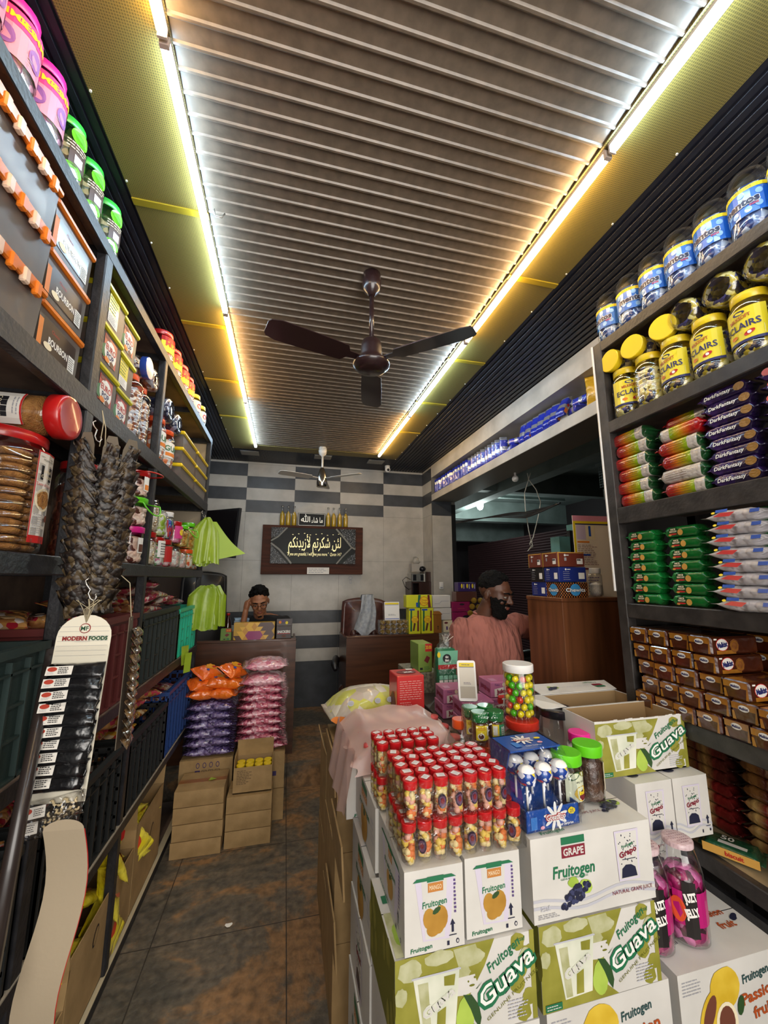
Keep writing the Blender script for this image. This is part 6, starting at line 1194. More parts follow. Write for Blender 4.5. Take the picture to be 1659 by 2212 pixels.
def d2(F, T, S, w_, d, h): F.ell(w_*.25, h*.85, .005, .005, WHITE, 2); F.rect(w_*.3, h*.82, w_*.42, h*.87, WHITE, 2); F.lines(w_*.15, h*.1, w_*.45, h*.75, 5, GREY, 2, fill=.2); F.rect(w_*.70, h*.2, w_*.92, h*.62, WHITE, 2) if w_ > .1 else F.rect(w_*.1, h*.6, w_*.6, h*.72, mat('orange_red_ink', 'c84a2a', .5), 2)
CHK = mat('orange_print2', 'c8702a', .45)
def d3(F, T, S, w_, d, h):
    nx = int(w_/.0075)
    for i in range(nx):
        for j in range(9):
            if (i+j) % 2 == 0: F.rect(i*w_/nx, j*h/9, (i+.62)*w_/nx, (j+.8)*h/9, CHK, 1)
    F.ell(w_*.52, h*.5, h*.42, h*.40, mat('sky_blue_disc', '3a8ac0', .4), 2, n=20); F.rect(w_*.14, h*.38, w_*.88, h*.62, BKC2, 2.5) if 0 else None; F.text('Chewits', w_*.52, h*.5, h*.24, mat('dark_outline', '1c3050', .4), l=3, w=w_*.72, bold=.07); F.text('Chewits', w_*.52, h*.5, h*.24, WHITE, l=4, w=w_*.70, bold=.02)
Yb = YC_+.01; z1 = zc_+.001
def two(f):
    def g(F, T, S, w_, d, h): f(F, T, S, w_, d, h); f(S, T, F, d, w_, h)
    return g
hb_ = (HY(1235, 1258, Yb).z-z1); xl_ = xc_+.005
ROW = [('black sweet box with orange chequers at the front of the cabinet top', BKC2, two(d3), 0, .11, 0), ('navy sweet box behind the chequered one on the cabinet top', NVC, two(d2), 0, .13, .115),
       ('long navy sweet box in the middle row on the cabinet', NVC, two(d2), 1, .12, 0), ('black sweet box behind the long navy one, middle row', BKC2, two(d2), 1, .12, .125),
       ('long red brown sweet box on the very top of the cabinet stack', BRC, two(d1), 2, .12, 0), ('small red brown sweet box at the rear of the top row', BRC, two(d1), 2, .12, .13)]
for wds, m_, dc_, k_, dd, dy in ROW: simple_box(wds, xl_-.004*k_, Yb+dy, z1+k_*(hb_+.002), .165, dd, hb_, m_, deco=dc_)
p = HY(1302, 1288, Yb); jar_parts(thing('white_lid_jar', 'clear jar of white powder with white lid, right end of cabinet top', 'jar', (p.x, YC_+.05, z1)), .032, .15, LWHT, 'round', mat('white_grains', 'd8d4d0', .7, bump=.4, bscale=200), .55)
# ================================================================= CENTRE COUNTER
ZT = .95; GRAN = mat('speckled_granite', '8a8472', .5, col2='5a5648', scale=60, contrast=(.4, .6)); GRD = mat('dark_counter_edge', '3a2e28', .45, col2='2c2420', scale=10)
t = thing('shop_counter', 'low centre counter with dark edge and granite top in front of the standing person', 'counter', (.80, 1.66, 0)); mb = MB(); mb.box((0, 0, 0), (.54, .36, ZT-.03), GRD); mb.box((0, .36, 0), (.15, .92, ZT-.03), GRD); mb.build('counter_base', t)
mb = MB(); mb.box((-.01, -.01, ZT-.03), (.545, .36, ZT), GRD, bev=.003); mb.box((-.01, .36, ZT-.03), (.16, .92, ZT), GRD, bev=.003); mb.build('counter_top', t)
mb = MB(); mb.box((-.02, .80, 0), (.17, 1.10, 1.07), GRAN, bev=.004); mb.build('granite_block', t)
p = HY(896, 1432, 2.47); dg2 = lambda F, T, S, w_, d, h: (F.rect(w_*.5, h*.72, w_, h, RED, 1), F.text('20.00', w_*.74, h*.87, h*.12, YELLOW, l=2, w=w_*.42), F.poly([(w_*.4, h*.40), (w_*.6, h*.58), (w_*.85, h*.5), (w_*.66, h*.3)], MAROON, 1), F.rect(w_*.1, h*.08, w_*.3, h*.16, BLACK, 1), F.lines(w_*.4, h*.05, w_*.85, h*.2, 3, GREEN, 1))
a = HY(904, 1432, 2.47); b = HY(933, 1390, 2.47); simple_box('green chocolate box on the granite block beside the hanging mint packs', a.x, 2.47, 1.071, b.x-a.x, .17, b.z-1.071, mat('leaf_green_card2', '7a9440', .45, coat=.3), deco=dg2)
# mint packs in a clear hanging bag
a = HY(934, 1490, 2.30); b = HY(983, 1378, 2.30); t = thing('mint_pack_bag', 'clear bag of green and red mint packs with white string on the counter', 'mint packs', (a.x+.01, 2.24, ZT+.002)); w_, h = b.x-a.x, b.z-ZT
GRNF = mat('deep_green_foil', '1c6a48', .3, coat=.6, bump=.5, bscale=40); MINT = mat('mint_green', '7ac0a0', .3, coat=.6)
mb = MB(); mb.loft([ring(w_/2, .035, z, rx, ry, 16, .5) for z, rx, ry in ((0, w_*.44, .03), (.02, w_*.5, .04), (h*.5, w_*.5, .04), (h*.84, w_*.47, .03), (h*.86, w_*.45, .006))], GRNF); mb.build('pack_body', t)
mb = MB(); F = Face(mb, (0, -.0062, 0), (1, 0, 0), (0, 0, 1)); F.rect(.004, h*.60, w_*.99, h*.82, MINT, 1); F.rect(.004, h*.53, w_, h*.60, RED, 1); F.ell(w_*.38, h*.70, w_*.17, h*.07, BLACK, 2); F.text('tic', w_*.38, h*.725, h*.04, WHITE, l=3, bold=.04); F.text('tac', w_*.38, h*.675, h*.04, WHITE, l=3, bold=.04); F.ell(w_*.06, h*.76, .01, .016, YELLOW, 2)
for i in range(5): F.rect(w_*(.06+.19*i), h*.30, w_*(.21+.19*i), h*.36, WHITE, 2); F.rect(w_*(.06+.19*i), h*.37, w_*(.21+.19*i), h*.43, MINT, 2); F.rect(w_*(.06+.19*i), h*.04, w_*(.21+.19*i), h*.12, mat('brick_red', 'a8402c', .4), 2)
mb.build('print', t); mb = MB(); mb.loft([ring(w_/2, .035, z, rx, ry, 16, .6) for z, rx, ry in ((0, w_*.50, .046), (h*.6, w_*.54, .05), (h*.9, w_*.4, .02), (h*1.0, w_*.1, .01), (h*1.08, w_*.3, .02))], CLEARC, cap=False); mb.build('clear_bag', t)
mb = MB()
for q in ((0, .22), (.12, .2), (.22, .16), (-.06, .2)): mb.tube([(w_*.4, .03, h*.93), (w_*(.4+q[0]*1.6), .02, h*(.93+q[1]*.7))], .0016, CORD, 5)
mb.build('string', t)
# juice drop boxes: position of the front left lower corner
JDC = mat('lilac_pink_card', 'a8608c', .4, col2='b87090', scale=10, coat=.3); JDR = mat('dark_pink_ink', '8a1c3c', .4)
def dj(F, T, S, w_, d, h):
    F.poly([(w_*.12, h*.05), (w_*.98, h*.28), (w_*.98, h*.86), (w_*.12, h*.55)], WLAB, 1); F.text('Juice', w_*.36, h*.42, h*.26, JDR, l=3, rot=.10, bold=.05, w=w_*.36); F.text('drop', w_*.72, h*.55, h*.28, JDR, l=3, rot=.10, bold=.05, w=w_*.34); F.ell(w_*.44, h*.82, .008, .010, CREAM, 2); F.text('Pulse', w_*.22, h*.82, h*.12, PURPLE, l=2)
    S.text('Juice', d*.4, h*.55, h*.30, JDR, l=2, bold=.03); S.text('drop', d*.72, h*.5, h*.30, JDR, l=2, bold=.03); T.rect(w_*.1, d*.15, w_*.3, d*.5, mat('pale_lilac', 'c090b0', .4), 1)
jd = Proto(lambda: simple_box('', 0, 0, 0, .155, .135, .070, JDC, deco=dj, name='candy_box'))
JD = [('lower box of the two at the counter corner', .835, 2.00, 0), ('upper box of the two at the counter corner', .838, 1.995, 1), ('lowest box under the payment stand', .835, 1.76, 0), ('box directly under the payment stand', .838, 1.765, 1), ('lowest box right of the payment stand', .985, 1.80, 0), ('middle box right of the payment stand', .99, 1.795, 1), ('topmost box right of the payment stand', 1.0, 1.80, 2)]
for wds, x, y, k in JD: jd('lilac pink candy box, '+wds, (x-.035, y, ZT+.001+k*.0715), random.uniform(-.03, .03)-.04, 'lilac pink candy boxes')
a = HY(973, 1482, 1.70); t = thing('payment_stand', 'white rounded payment code stand leaning back on the pink boxes', 'payment stand', (.795, 1.785, ZT+.147), (0, 0, -.30)); SW, SH = .085, .175
mb = MB(); pts = []
for cx, cz, a0 in ((SW-.010, .010, -PI/2), (SW-.010, SH-.010, 0), (.010, SH-.010, PI/2), (.010, .010, PI)):
    for k in range(5): q = a0+PI/2*k/4; pts.append((cx+.010*math.cos(q), cz+.010*math.sin(q)))
Tt = Matrix.Rotation(-.26, 4, 'X'); mb.loft([[tuple(Tt @ Vector((x, y, z))) for x, z in pts] for y in (0, .012)], LWHT, smooth=False); mb.build('stand_front', t)
mb = MB(); q = [Tt @ Vector((SW-.004, .012, .01)), Tt @ Vector((SW-.004, .012, SH*.86)), Vector((SW-.004, .085, .0))]; q2 = [Vector((.004, v.y, v.z)) for v in q]; mb.loft([[tuple(v) for v in q], [tuple(v) for v in q2]], LWHT, smooth=False); mb.build('stand_leg', t)
mb = MB(); F = Face(mb, Tt @ Vector((0, -.0003, 0)), (1, 0, 0), Tt.to_3x3() @ Vector((0, 0, 1))); F.rect(.008, SH*.84, SW-.008, SH*.94, YELLOW, 1); F.rect(.008, SH*.825, SW-.008, SH*.84, NAVY, 1); F.rect(.008, SH*.36, SW-.008, SH*.82, mat('paper_cream', 'dcd6c8', .5), 1); F.rect(.008, .012, SW-.008, SH*.355, mat('paper_beige', 'b8b0a0', .5), 1); F.lines(SW*.3, SH*.40, SW*.75, SH*.46, 2, NAVY, 2); F.lines(.02, SH*.87, SW-.02, SH*.91, 1, NAVY, 2); mb.build('print', t)
# support row under the jars
for i, (x, y) in enumerate(((.60, 1.22), (.94, 1.41))): t = thing('cardboard_box', 'brown cardboard carton under the candy jars, '+['nearer the fryum bottles', 'nearer the counter'][i], 'box', (x, y, 0)); carton(t, .33, .18 if i == 0 else .22, .88)
ZJ = .881
def JAR(label, px, y_top, Y, R, lid, body, cont, lab_=None, z=ZJ, cat='jar', x=None, **k):
    q = HY(px, y_top, Y); t = thing('candy_jar', label, cat, (q.x if x is None else x, Y, z), k.pop('rot', 0)); return jar_parts(t, R, q.z-z, lid, body, cont, k.pop('fl', .8), lab_, **k), q
TOF = cells('red_gold_toffees', ['b82a2c', 'd8a03c', 'c8c0b0', '8a5a2c', 'd8d0c8'], 45)
JAR('jar with an orange lid under the green lidded pickle jars', 1057, 1606, 1.28, .042, LORG, 'round', SNKR)
JAR('round clear snack jar with an orange lid beside the pickle jars', 993, 1552, 1.36, .062, LORG, 'dome', mat('beige_snack', 'c8b088', .7, col2='a88c60', scale=60, bump=.5, bscale=80), fl=.75, lidr=.42)
JAR('rounded clear snack jar in front of the orange lidded jar', 1000, 1588, 1.24, .048, None, 'dome', mat('beige_snack', 'c8b088', .7), fl=.7)
_, q = JAR('wide red lidded toffee jar under the lollipop jar', 1127, 1552, 1.36, .078, mat('scarlet_lid', 'c83020', .3, coat=.3), 'round', TOF, lab(.01, .055, 1.2, RED, [('e', .0, .03, .03, .014, YELLOW), ('t', 'Fruity', 0, .03, .012, RED)]), fl=.45, lidr=.72)
ztop = q.z
# lollipop jar with individual lollipops
b0 = HY(1118, 1432, 1.37); t = thing('lollipop_jar', 'clear jar with a white lid full of bright lollipops, on the red lidded jar', 'jar', (b0.x, 1.37, ztop+.004)); jar_parts(t, .0545, b0.z-ztop-.004, LWHT, 'round', None, lidr=.97, n=28)
HJ = b0.z-ztop-.004; LC = [('yellow', mat('yellow_candy', 'e8d81c', .3, coat=.6)), ('green', mat('green_candy', '4cb41c', .3, coat=.6)), ('red', mat('red_candy', 'c83020', .3, coat=.6))]; lm = {}
for nm, m in LC:
    g = MB(); g.blob((0, 0, 0), .0125, m, 8, .12); g.tube([(0, 0, -.008), (.002, 0, -.045)], .0016, WHITE, 5); lm[nm] = g.mesh('lollipop')
seq = 'YYRYYGYYYGYYRRYYGYRRYYGRYYGYYRRGYYGYYYYGGYYYGYYGYRYYGY'; 
for i, c_ in enumerate(seq):
    nm = {'Y': 'yellow', 'G': 'green', 'R': 'red'}[c_]; ring_, k = divmod(i, 9); a = 2*PI*k/9+ring_*.35; zz = .016+ring_*(HJ-.060)/5.3; rr = .038+.002*math.sin(i*2.1)
    o = bpy.data.objects.new('lollipop', lm[nm]); C.objects.link(o); o.location = (b0.x+rr*math.cos(a), 1.37+rr*math.sin(a), ztop+.006+zz); o.rotation_euler = (random.uniform(-.2, .2), .6+random.uniform(-.2, .2), a); tag(o, f'{nm} lollipop in the {["lowest", "second lowest", "middle", "second highest", "highest", "loose top"][ring_]} layer of the white lidded jar', 'lollipop', f'{nm} lollipops, {["lowest", "second lowest", "middle", "second highest", "highest", "loose top"][ring_]} layer')
# pickle jars 2x2 with film
PK = mat('dark_pickle', '5a2c16', .3, col2='7a4420', scale=50, coat=.6); DGL = mat('dark_green_lid', '1c6a34', .3, coat=.3)
zpk = HY(1057, 1604, 1.28).z+.004
def lp1(mb, R): F = Face(mb, (0, 0, 0), (1, 0, 0), (0, 0, 1), wrap=R); F.rect(-.9*R, .018, 1.0*R, .062, YELLOW, 1); F.ell(-.3*R, .030, .011, .010, WHITE, 2); F.ell(-.3*R, .030, .008, .007, BROWN, 3); F.rect(.5*R, .03, .9*R, .058, WHITE, 2); F.lines(-.7*R, .048, .3*R, .058, 2, mat('orange_red_ink', 'c84a2a', .5), 2)
def lp2(mb, R): F = Face(mb, (0, 0, 0), (1, 0, 0), (0, 0, 1), wrap=R); F.rect(-.9*R, .018, -.1*R, .062, YELLOW, 1); F.rect(-.1*R, .018, 1.0*R, .062, mat('label_green', '1c8a5a', .4), 1); F.rect(-.8*R, .03, -.3*R, .058, WHITE, 2); F.rect(.2*R, .03, .7*R, .055, WHITE, 2); F.lines(.25*R, .033, .65*R, .05, 3, BLACK, 3)
pkp = [Proto(lambda: jar_parts(thing('pickle_jar', '', 'jar'), .0265, .098, DGL, 'round', PK, .95, lp1, lidr=1.0)), Proto(lambda: jar_parts(thing('pickle_jar', '', 'jar'), .0265, .098, DGL, 'round', PK, .95, lp2, lidr=1.0))]
c = HY(1050, 1560, 1.28)
for i, (dx, dy) in enumerate(((-.029, 0), (.027, -.004), (-.036, .056), (.022, .056))): pkp[i % 2]('dark green lidded pickle jar in the shrink-wrapped four-pack, '+['front left', 'front right', 'rear left', 'rear right'][i], (c.x+dx, 1.27+dy, zpk), 0, 'pickle jars in the four-pack')
mb = MB(); mb.loft([ring(c.x-.004, 1.295, zpk+z, rx, .06, 16, .5) for z, rx in ((0, .062), (.05, .064), (.098, .062), (.103, .055))], CLEARC, cap=False); tag(mb.build('shrink_wrap'), 'clear shrink wrap around the four pickle jars', 'plastic wrap')
JAR('black lidded clear jar with a purple label behind the green lidded jars', 1200, 1527, 1.34, .062, LBLK, 'round', cells('purple_sweet', ['2a2440', '4a3a6a', 'a8a0b0', '3a3a7a'], 45), lab(.02, .13, 1.2, mat('indigo_label', '2a2a6a', .4), [('e', .02, .07, .03, .04, mat('label_violet', '8a5aa0', .4)), ('e', .05, .06, .02, .03, YELLOW)]), fl=.5, lidr=.92)
JAR('black lidded jar farther back beside the lollipop jar', 1172, 1504, 1.55, .055, LBLK, 'round', cells('purple_sweet', ['2a2440'], 45), fl=.5)
JAR('magenta lidded jar in front of the torn guava carton', 1250, 1580, 1.19, .038, LPNK, 'round', SNKR, z=.882)
q = HY(1107, 1519, 1.62); t = thing('candy_packet', 'small red packet with a white letter T behind the green lidded pickle jars', 'packet', (q.x, 1.70, ZT+.145), (.3, 0, 0)); mb = MB(); mb.box((-.02, 0, 0), (.025, .02, .035), RED, bev=.004); mb.build('packet_body', t); mb = MB(); Face(mb, (0, -.0004, 0), (1, 0, 0), (0, 0, 1)).text('T', .003, .018, .022, WHITE, bold=.08); mb.build('print', t)
q = HY(1230, 1470, 1.66); t = thing('water_bottle', 'clear plastic bottle with a blue cap behind the open juice carton', 'bottle', (q.x, 1.60, .951)); mb = MB(); hh = q.z-.951; mb.lathe([(.03, 0), (.034, .01), (.034, hh-.07), (.012, hh-.02), (.012, hh-.005)], 16, CLEAR, cap=False); mb.build('bottle_body', t); mb = MB(); mb.lathe([(.0135, hh-.02), (.0135, hh), (.001, hh)], 14, mat('cap_blue', '2438b0', .3)); mb.build('cap', t)
a = HY(1190, 1420, 2.12); chair('black high-backed chair behind the counter, right of the standing person', (1.48, 2.70, 0), PI+.25, LEAB, .42, .52, False, .62, arms=False)
p = HY(1172, 1388, 2.58); simple_box('brown carton behind the standing person, under the black and white snack bag', 1.46, 3.02, 0, .30, .2, 1.13, CARD, name='cardboard_box'); 
p = HY(1172, 1388, 2.9); mb = pillow(.15, .12, .05, mat('white_foil', 'd0ccc4', .3, coat=.5, bump=.6, bscale=30), 310); F = Face(mb, (0, 0, .045), (1, 0, 0), (0, 1, 0), off=.004); F.rect(-.06, -.035, .01, .035, BLACK, 1); F.ell(.03, 0, .02, .02, BROWN, 1); F.rect(-.06, -.04, -.045, .04, YELLOW, 2); tag(mb.build('snack_bag', loc=(1.66, 3.0, 1.21), rot=(1.2, PI/2*0, PI/2*0)), 'white and black snack bag behind the reaching arm', 'snack bag')
# ================================================================= THE CARTON STACK
YFR = .95; ZG = .848; ZM = 1.012; ZGR = 1.030; ZP = .677
OLV = mat('olive_print', '7c7a26', .5, col2='94903a', scale=14); OLD = mat('dark_olive_print', '6a6c1c', .5); SLICE = mat('guava_slice_print', 'b8b894', .5, col2='a0a070', scale=30); GGRN = mat('guava_fruit_print', '8aa838', .5, col2='a8c050', scale=12); DLEAF = mat('dark_leaf_print', '2c4a24', .5); PGRN = mat('lettering_green', '1f6a46', .5); PGRY = mat('pale_grey_print', 'b4b4bc', .5); MANG = mat('mango_print', '9c7024', .5, col2='b88a38', scale=12); MBRN = mat('mango_badge', 'b87838', .5); GLS = mat('glass_print', 'c4c8b4', .5, col2='dcdccc', scale=12); LILP = mat('lilac_glass_print', 'c8c0d0', .5); BERRY = mat('berry_print', '24263c', .4); WINE = mat('wine_print', '7a2030', .5); PSO = mat('passion_orange', 'a84a1c', .5); PSY = mat('passion_yellow', 'c8a424', .5, col2='d8b83c', scale=16); PSB = mat('passion_brown', '6a3c2c', .5)
def blob2(F, a, b, ra, rb, m, l=1, rot=0): F.ell(a, b, ra, rb, m, l, rot, 18, .10)
def guava_face(F, w, h):
    random.seed(3)
    F.rect(0, 0, w*.36, h, OLV, 1); F.poly([(w*.36, h), (w*.36, 0), (w*.62, 0), (w*.50, h*.18), (w*.42, h*.30), (w*.50, h*.42), (w*.62, h*.72), (w*.70, h)], OLV, 1)
    for a, b, ra, rb in ((.10, .86, .08, .12), (.30, .93, .10, .08), (.52, .86, .10, .10), (.45, .70, .07, .07), (.04, .6, .04, .1), (.33, .62, .06, .07)): blob2(F, w*a, h*b, w*ra, h*rb, SLICE, 2); 
    F.poly([(w*.40, h*.98), (w*.56, h*.99), (w*.60, h*.78), (w*.44, h*.74)], SLICE, 2); F.rect(w*.38, h*.47, w*.55, h*.66, WCARD, 2); blob2(F, w*.47, h*.55, w*.10, h*.09, WCARD, 2.5)
    for k in range(6): blob2(F, w*(.90+.05*math.sin(k*2)), h*(.1+.16*k), w*.055, h*.10, OLV, 1)
    blob2(F, w*.93, h*.70, w*.05, h*.12, SLICE, 2); F.rect(w*.965, 0, w, h, OLV, 1); 
    # glass
    F.poly([(w*.18, h*.10), (w*.40, h*.12), (w*.44, h*.78), (w*.12, h*.76)], GLS, 3); F.poly([(w*.19, h*.12), (w*.24, h*.12), (w*.22, h*.70), (w*.15, h*.70)], SLICE, 4); F.poly([(w*.27, h*.13), (w*.33, h*.13), (w*.34, h*.40), (w*.28, h*.36)], OLV, 4); F.poly([(w*.33, h*.62), (w*.40, h*.60), (w*.41, h*.72), (w*.33, h*.72)], OLV, 4); F.text('Guava', w*.29, h*.46, h*.10, GLS, l=6, rot=.45, bold=.10, w=w*.24); F.text('Guava', w*.29, h*.46, h*.10, WCARD, l=7, rot=.45, bold=.02, w=w*.24)
    F.rect(w*.11, h*.755, w*.45, h*.775, PGRY, 4)
    # fruit and leaf
    blob2(F, w*.475, h*.25, w*.065, h*.22, GGRN, 4, -.1); F.poly([(w*.46, h*.47), (w*.52, h*.45), (w*.57, h*.32), (w*.585, h*.18), (w*.57, h*.08), (w*.54, h*.16), (w*.51, h*.30)], DLEAF, 5); F.poly([(w*.55, h*.5), (w*.60, h*.56), (w*.56, h*.50)], DLEAF, 5)
    # smiling blot and letters
    for a, b in ((.50, .60), (.545, .63)): F.ell(w*a, h*b, w*.006, h*.012, OLD, 5, n=8)
    F.ell(w*.525, h*.55, w*.02, h*.012, OLD, 5, n=10)
    F.text('Fruitogen', w*.76, h*.80, h*.11, PGRN, l=5, rot=.50, bold=.015, w=w*.27, shear=.15)
    F.text('Guava', w*.775, h*.55, h*.235, PGRN, l=5, rot=.50, bold=.085, w=w*.485, shear=.1); F.text('Guava', w*.775, h*.555, h*.205, WHITE, l=6, rot=.50, bold=.012, w=w*.445, shear=.1)
    F.text('GENUINE FRUITNESS', w*.82, h*.34, h*.038, OLD, l=5, rot=.50, w=w*.44); F.lines(w*.78, h*.06, w*.93, h*.28, 6, PGRY, 5); F.text('ksaf', w*.90, h*.93, h*.05, PGRN, l=5)
    F.rect(w*.02, h*.02, w*.15, h*.10, PGRN, 5); F.lines(w*.03, h*.03, w*.14, h*.09, 2, WCARD, 6)
def mango_badge(F, a, b, s, l=2):
    F.rect(a-.022*s, b+.012*s, a+.022*s, b+.024*s, PGRN, l); F.rect(a-.020*s, b-.010*s, a+.020*s, b+.010*s, MBRN, l); F.text('MANGO', a, b, .010*s, CREAM, l=l+1, w=.032*s)
def mango_fruit(F, a, b, s, l=3):
    for q, r_, u, v in ((-.012, .008, .013, .018), (.012, .006, .016, .022), (-.004, -.012, .014, .012), (.008, -.006, .012, .015)): F.ell(a+q*s, b+r_*s, u*s, v*s, MANG, l, n=14)
    F.ell(a+.004*s, b+.02*s, .010*s, .005*s, DLEAF, l+.5, rot=.5, n=8)
def frui(F, a, b, h, m=PGRN, l=3, rot=.06, w=None): F.text('Fruitogen', a, b, h, m, l=l, rot=rot, bold=.02, shear=.12, w=w)
def arrow(F, a, b, s, m=BERRY, l=2): F.poly([(a-.003*s, b-.014*s), (a+.003*s, b-.014*s), (a+.003*s, b+.002*s), (a+.007*s, b+.002*s), (a, b+.014*s), (a-.007*s, b+.002*s), (a-.003*s, b+.002*s)], m, l); F.rect(a-.010*s, b-.021*s, a+.010*s, b-.019*s, m, l)
def mango_end(F, w, h):
    F.poly([(w*.30, h*.14), (w*.74, h*.12), (w*.86, h*.86), (w*.17, h*.88)], LILP, 1); F.poly([(w*.34, h*.16), (w*.66, h*.15), (w*.72, h*.83), (w*.28, h*.85)], WCARD, 2); F.poly([(w*.14, h*.84), (w*.88, h*.84), (w*.80, h*.88), (w*.20, h*.88)], PGRN, 3)
    mango_badge(F, w*.52, h*.755, .9, 4); frui(F, w*.50, h*.57, h*.075, l=4, w=w*.42); mango_fruit(F, w*.50, h*.34, 1.1, 4); arrow(F, w*.80, h*.26, .9); frui(F, w*.27, h*.07, h*.05, w=w*.36); F.rect(w*.70, h*.04, w*.74, h*.09, BERRY, 2); F.ell(w*.88, h*.07, .004, .005, BERRY, 2, n=8); F.ell(w*.88, h*.07, .0022, .003, WCARD, 3, n=8); F.lines(w*.83, h*.40, w*.87, h*.82, 9, PURPLE, 4, fill=.6)
def mango_side(F, w, h): F.rect(w*.35, h*.80, w*.62, h*.93, PGRN, 1); F.rect(w*.35, h*.66, w*.62, h*.78, MBRN, 1); F.text('MANGO', w*.485, h*.72, h*.07, CREAM, l=2); frui(F, w*.5, h*.52, h*.12, w=w*.5); mango_fruit(F, w*.48, h*.22, 1.9, 3); F.lines(w*.8, h*.3, w*.95, h*.7, 4, PGRY, 2)
def grapo_cup(F, a, b, w, h, l=2):
    random.seed(9); F.poly([(a-w*.42, b-h*.5), (a+w*.42, b-h*.5), (a+w*.5, b+h*.5), (a-w*.5, b+h*.5)], LILP, l); F.poly([(a-w*.36, b-h*.46), (a+w*.36, b-h*.46), (a+w*.42, b+h*.46), (a-w*.44, b+h*.46)], WCARD, l+.5)
    for i in range(34): F.ell(a+w*random.uniform(-.36, .36), b+h*random.choice((random.uniform(.1, .44), random.uniform(-.2, .44))), w*.022, h*.015, BERRY, l+1, n=6)
    frui(F, a, b+h*.20, h*.06, l=l+2, w=w*.5, rot=.2); F.text('Grapo', a, b+h*.06, h*.11, WINE, l=l+2, rot=.25, bold=.04, w=w*.74); F.rect(a-w*.25, b-h*.09, a+w*.3, b-h*.075, BERRY, l+1); F.poly([(a-w*.32, b-h*.44), (a+w*.32, b-h*.44), (a+w*.26, b-h*.26), (a+w*.1, b-h*.20), (a-w*.12, b-h*.19), (a-w*.28, b-h*.26)], BERRY, l+1)
def grapes(F, a, b, s, l=3):
    random.seed(4); blob2(F, a+.026*s, b+.010*s, .016*s, .014*s, GGRN, l); blob2(F, a-.004*s, b+.022*s, .013*s, .010*s, GGRN, l)
    for i in range(46): u = random.uniform(-1, 1); v = random.uniform(-1, 1); F.ell(a+u*.030*s+v*.008*s, b+v*.018*s*(1-abs(u)*.35)-abs(u)*.004*s+u*.008*s, .0052*s, .0052*s, BERRY if i % 3 else mat('berry_light', '3c4060', .35), l+.3+i*.02, n=8)
def swoosh(F, w, h):
    for k in range(2):
        P = [(w*i/12, h*(.20-.08*k+.045*math.sin(i*.75+1.3))) for i in range(13)]
        for (a, b), (c, d) in zip(P[:-1], P[1:]): F.poly([(a, b), (c, d), (c, d+h*.035), (a, b+h*.035)], PGRY, 1)
def grape_front(F, w, h):
    swoosh(F, w, h); F.rect(w*.24, h*.86, w*.43, h*.95, PGRN, 2); F.rect(w*.24, h*.70, w*.43, h*.84, WINE, 2); F.text('GRAPE', w*.335, h*.77, h*.085, WCARD, l=3, bold=.03, w=w*.165); frui(F, w*.33, h*.55, h*.14, w=w*.34, rot=.0); F.text('GENUINE FRUITNESS', w*.33, h*.455, h*.022, PGRN, l=3, w=w*.22)
    grapes(F, w*.33, h*.26, 1.15); grapo_cup(F, w*.785, h*.60, w*.21, h*.62); F.text('NATURAL GRAPE JUICE', w*.80, h*.17, h*.045, WINE, l=3, w=w*.34); F.text('ksaf.', w*.09, h*.17, h*.06, PGRY, l=3); F.lines(w*.03, h*.05, w*.2, h*.11, 3, GREY, 2)
def grape_top(T, w, d): frui(T, w*.20, d*.06, .010, w=w*.2); T.text('GRAPE JUICE', w*.62, d*.30, .009, WINE, l=3, w=w*.22); grapes(T, w*.84, d*.36, 1.0); T.rect(w*.4, d*.75, w*.5, d*.9, PGRN, 1); T.rect(w*.5, d*.72, w*.6, d*.9, WINE, 1)
def grapo_end(F, w, h): swoosh(F, w, h); grapo_cup(F, w*.50, h*.52, w*.50, h*.66); arrow(F, w*.88, h*.26, .9); F.rect(w*.70, h*.06, w*.73, h*.11, BERRY, 2); F.ell(w*.93, h*.09, .003, .004, BERRY, 2, n=8)
def passion_fruit(F, a, b, s, l=3): F.ell(a+.012*s, b+.028*s, .036*s, .034*s, PSY, l, n=20, jit=.03); F.ell(a-.030*s, b-.005*s, .020*s, .040*s, PSY, l+1, rot=-.5, n=20); F.ell(a-.030*s, b-.003*s, .012*s, .030*s, PSB, l+2, rot=-.5, n=16); F.ell(a+.008*s, b-.026*s, .026*s, .034*s, CREAM, l+2.5, n=20); F.ell(a+.008*s, b-.024*s, .019*s, .026*s, PSB, l+3, n=16); F.ell(a+.045*s, b-.005*s, .008*s, .016*s, DLEAF, l+3, rot=-.3, n=10)
def passion_front(F, w, h): F.lines(w*.03, h*.70, w*.20, h*.90, 5, GREY, 1); passion_fruit(F, w*.36, h*.45, 1.35); frui(F, w*.70, h*.74, h*.11, mat('dark_teal_print', '2c4a4a', .5), rot=.12, w=w*.26); F.text('Passion', w*.72, h*.50, h*.14, PSO, l=3, rot=.12, bold=.03, w=w*.34); F.text('fruit', w*.74, h*.28, h*.14, PSO, l=3, rot=.12, bold=.03, w=w*.2)
def passion_top(T, w, d): frui(T, w*.14, d*.30, .018, BERRY, w=w*.2, rot=.1); passion_fruit(T, w*.42, d*.42, .8); T.text('Passion', w*.74, d*.50, .020, PSO, l=3, bold=.03, w=w*.26); T.text('fruit', w*.78, d*.34, .020, PSO, l=3, bold=.03, w=w*.16); T.ell(w*.91, d*.40, .02, .008, BERRY, 3, rot=.4, n=12, jit=.2); frui(T, w*.72, d*.82, .016, mat('dark_teal_print', '2c4a4a', .5), rot=PI, w=w*.2)
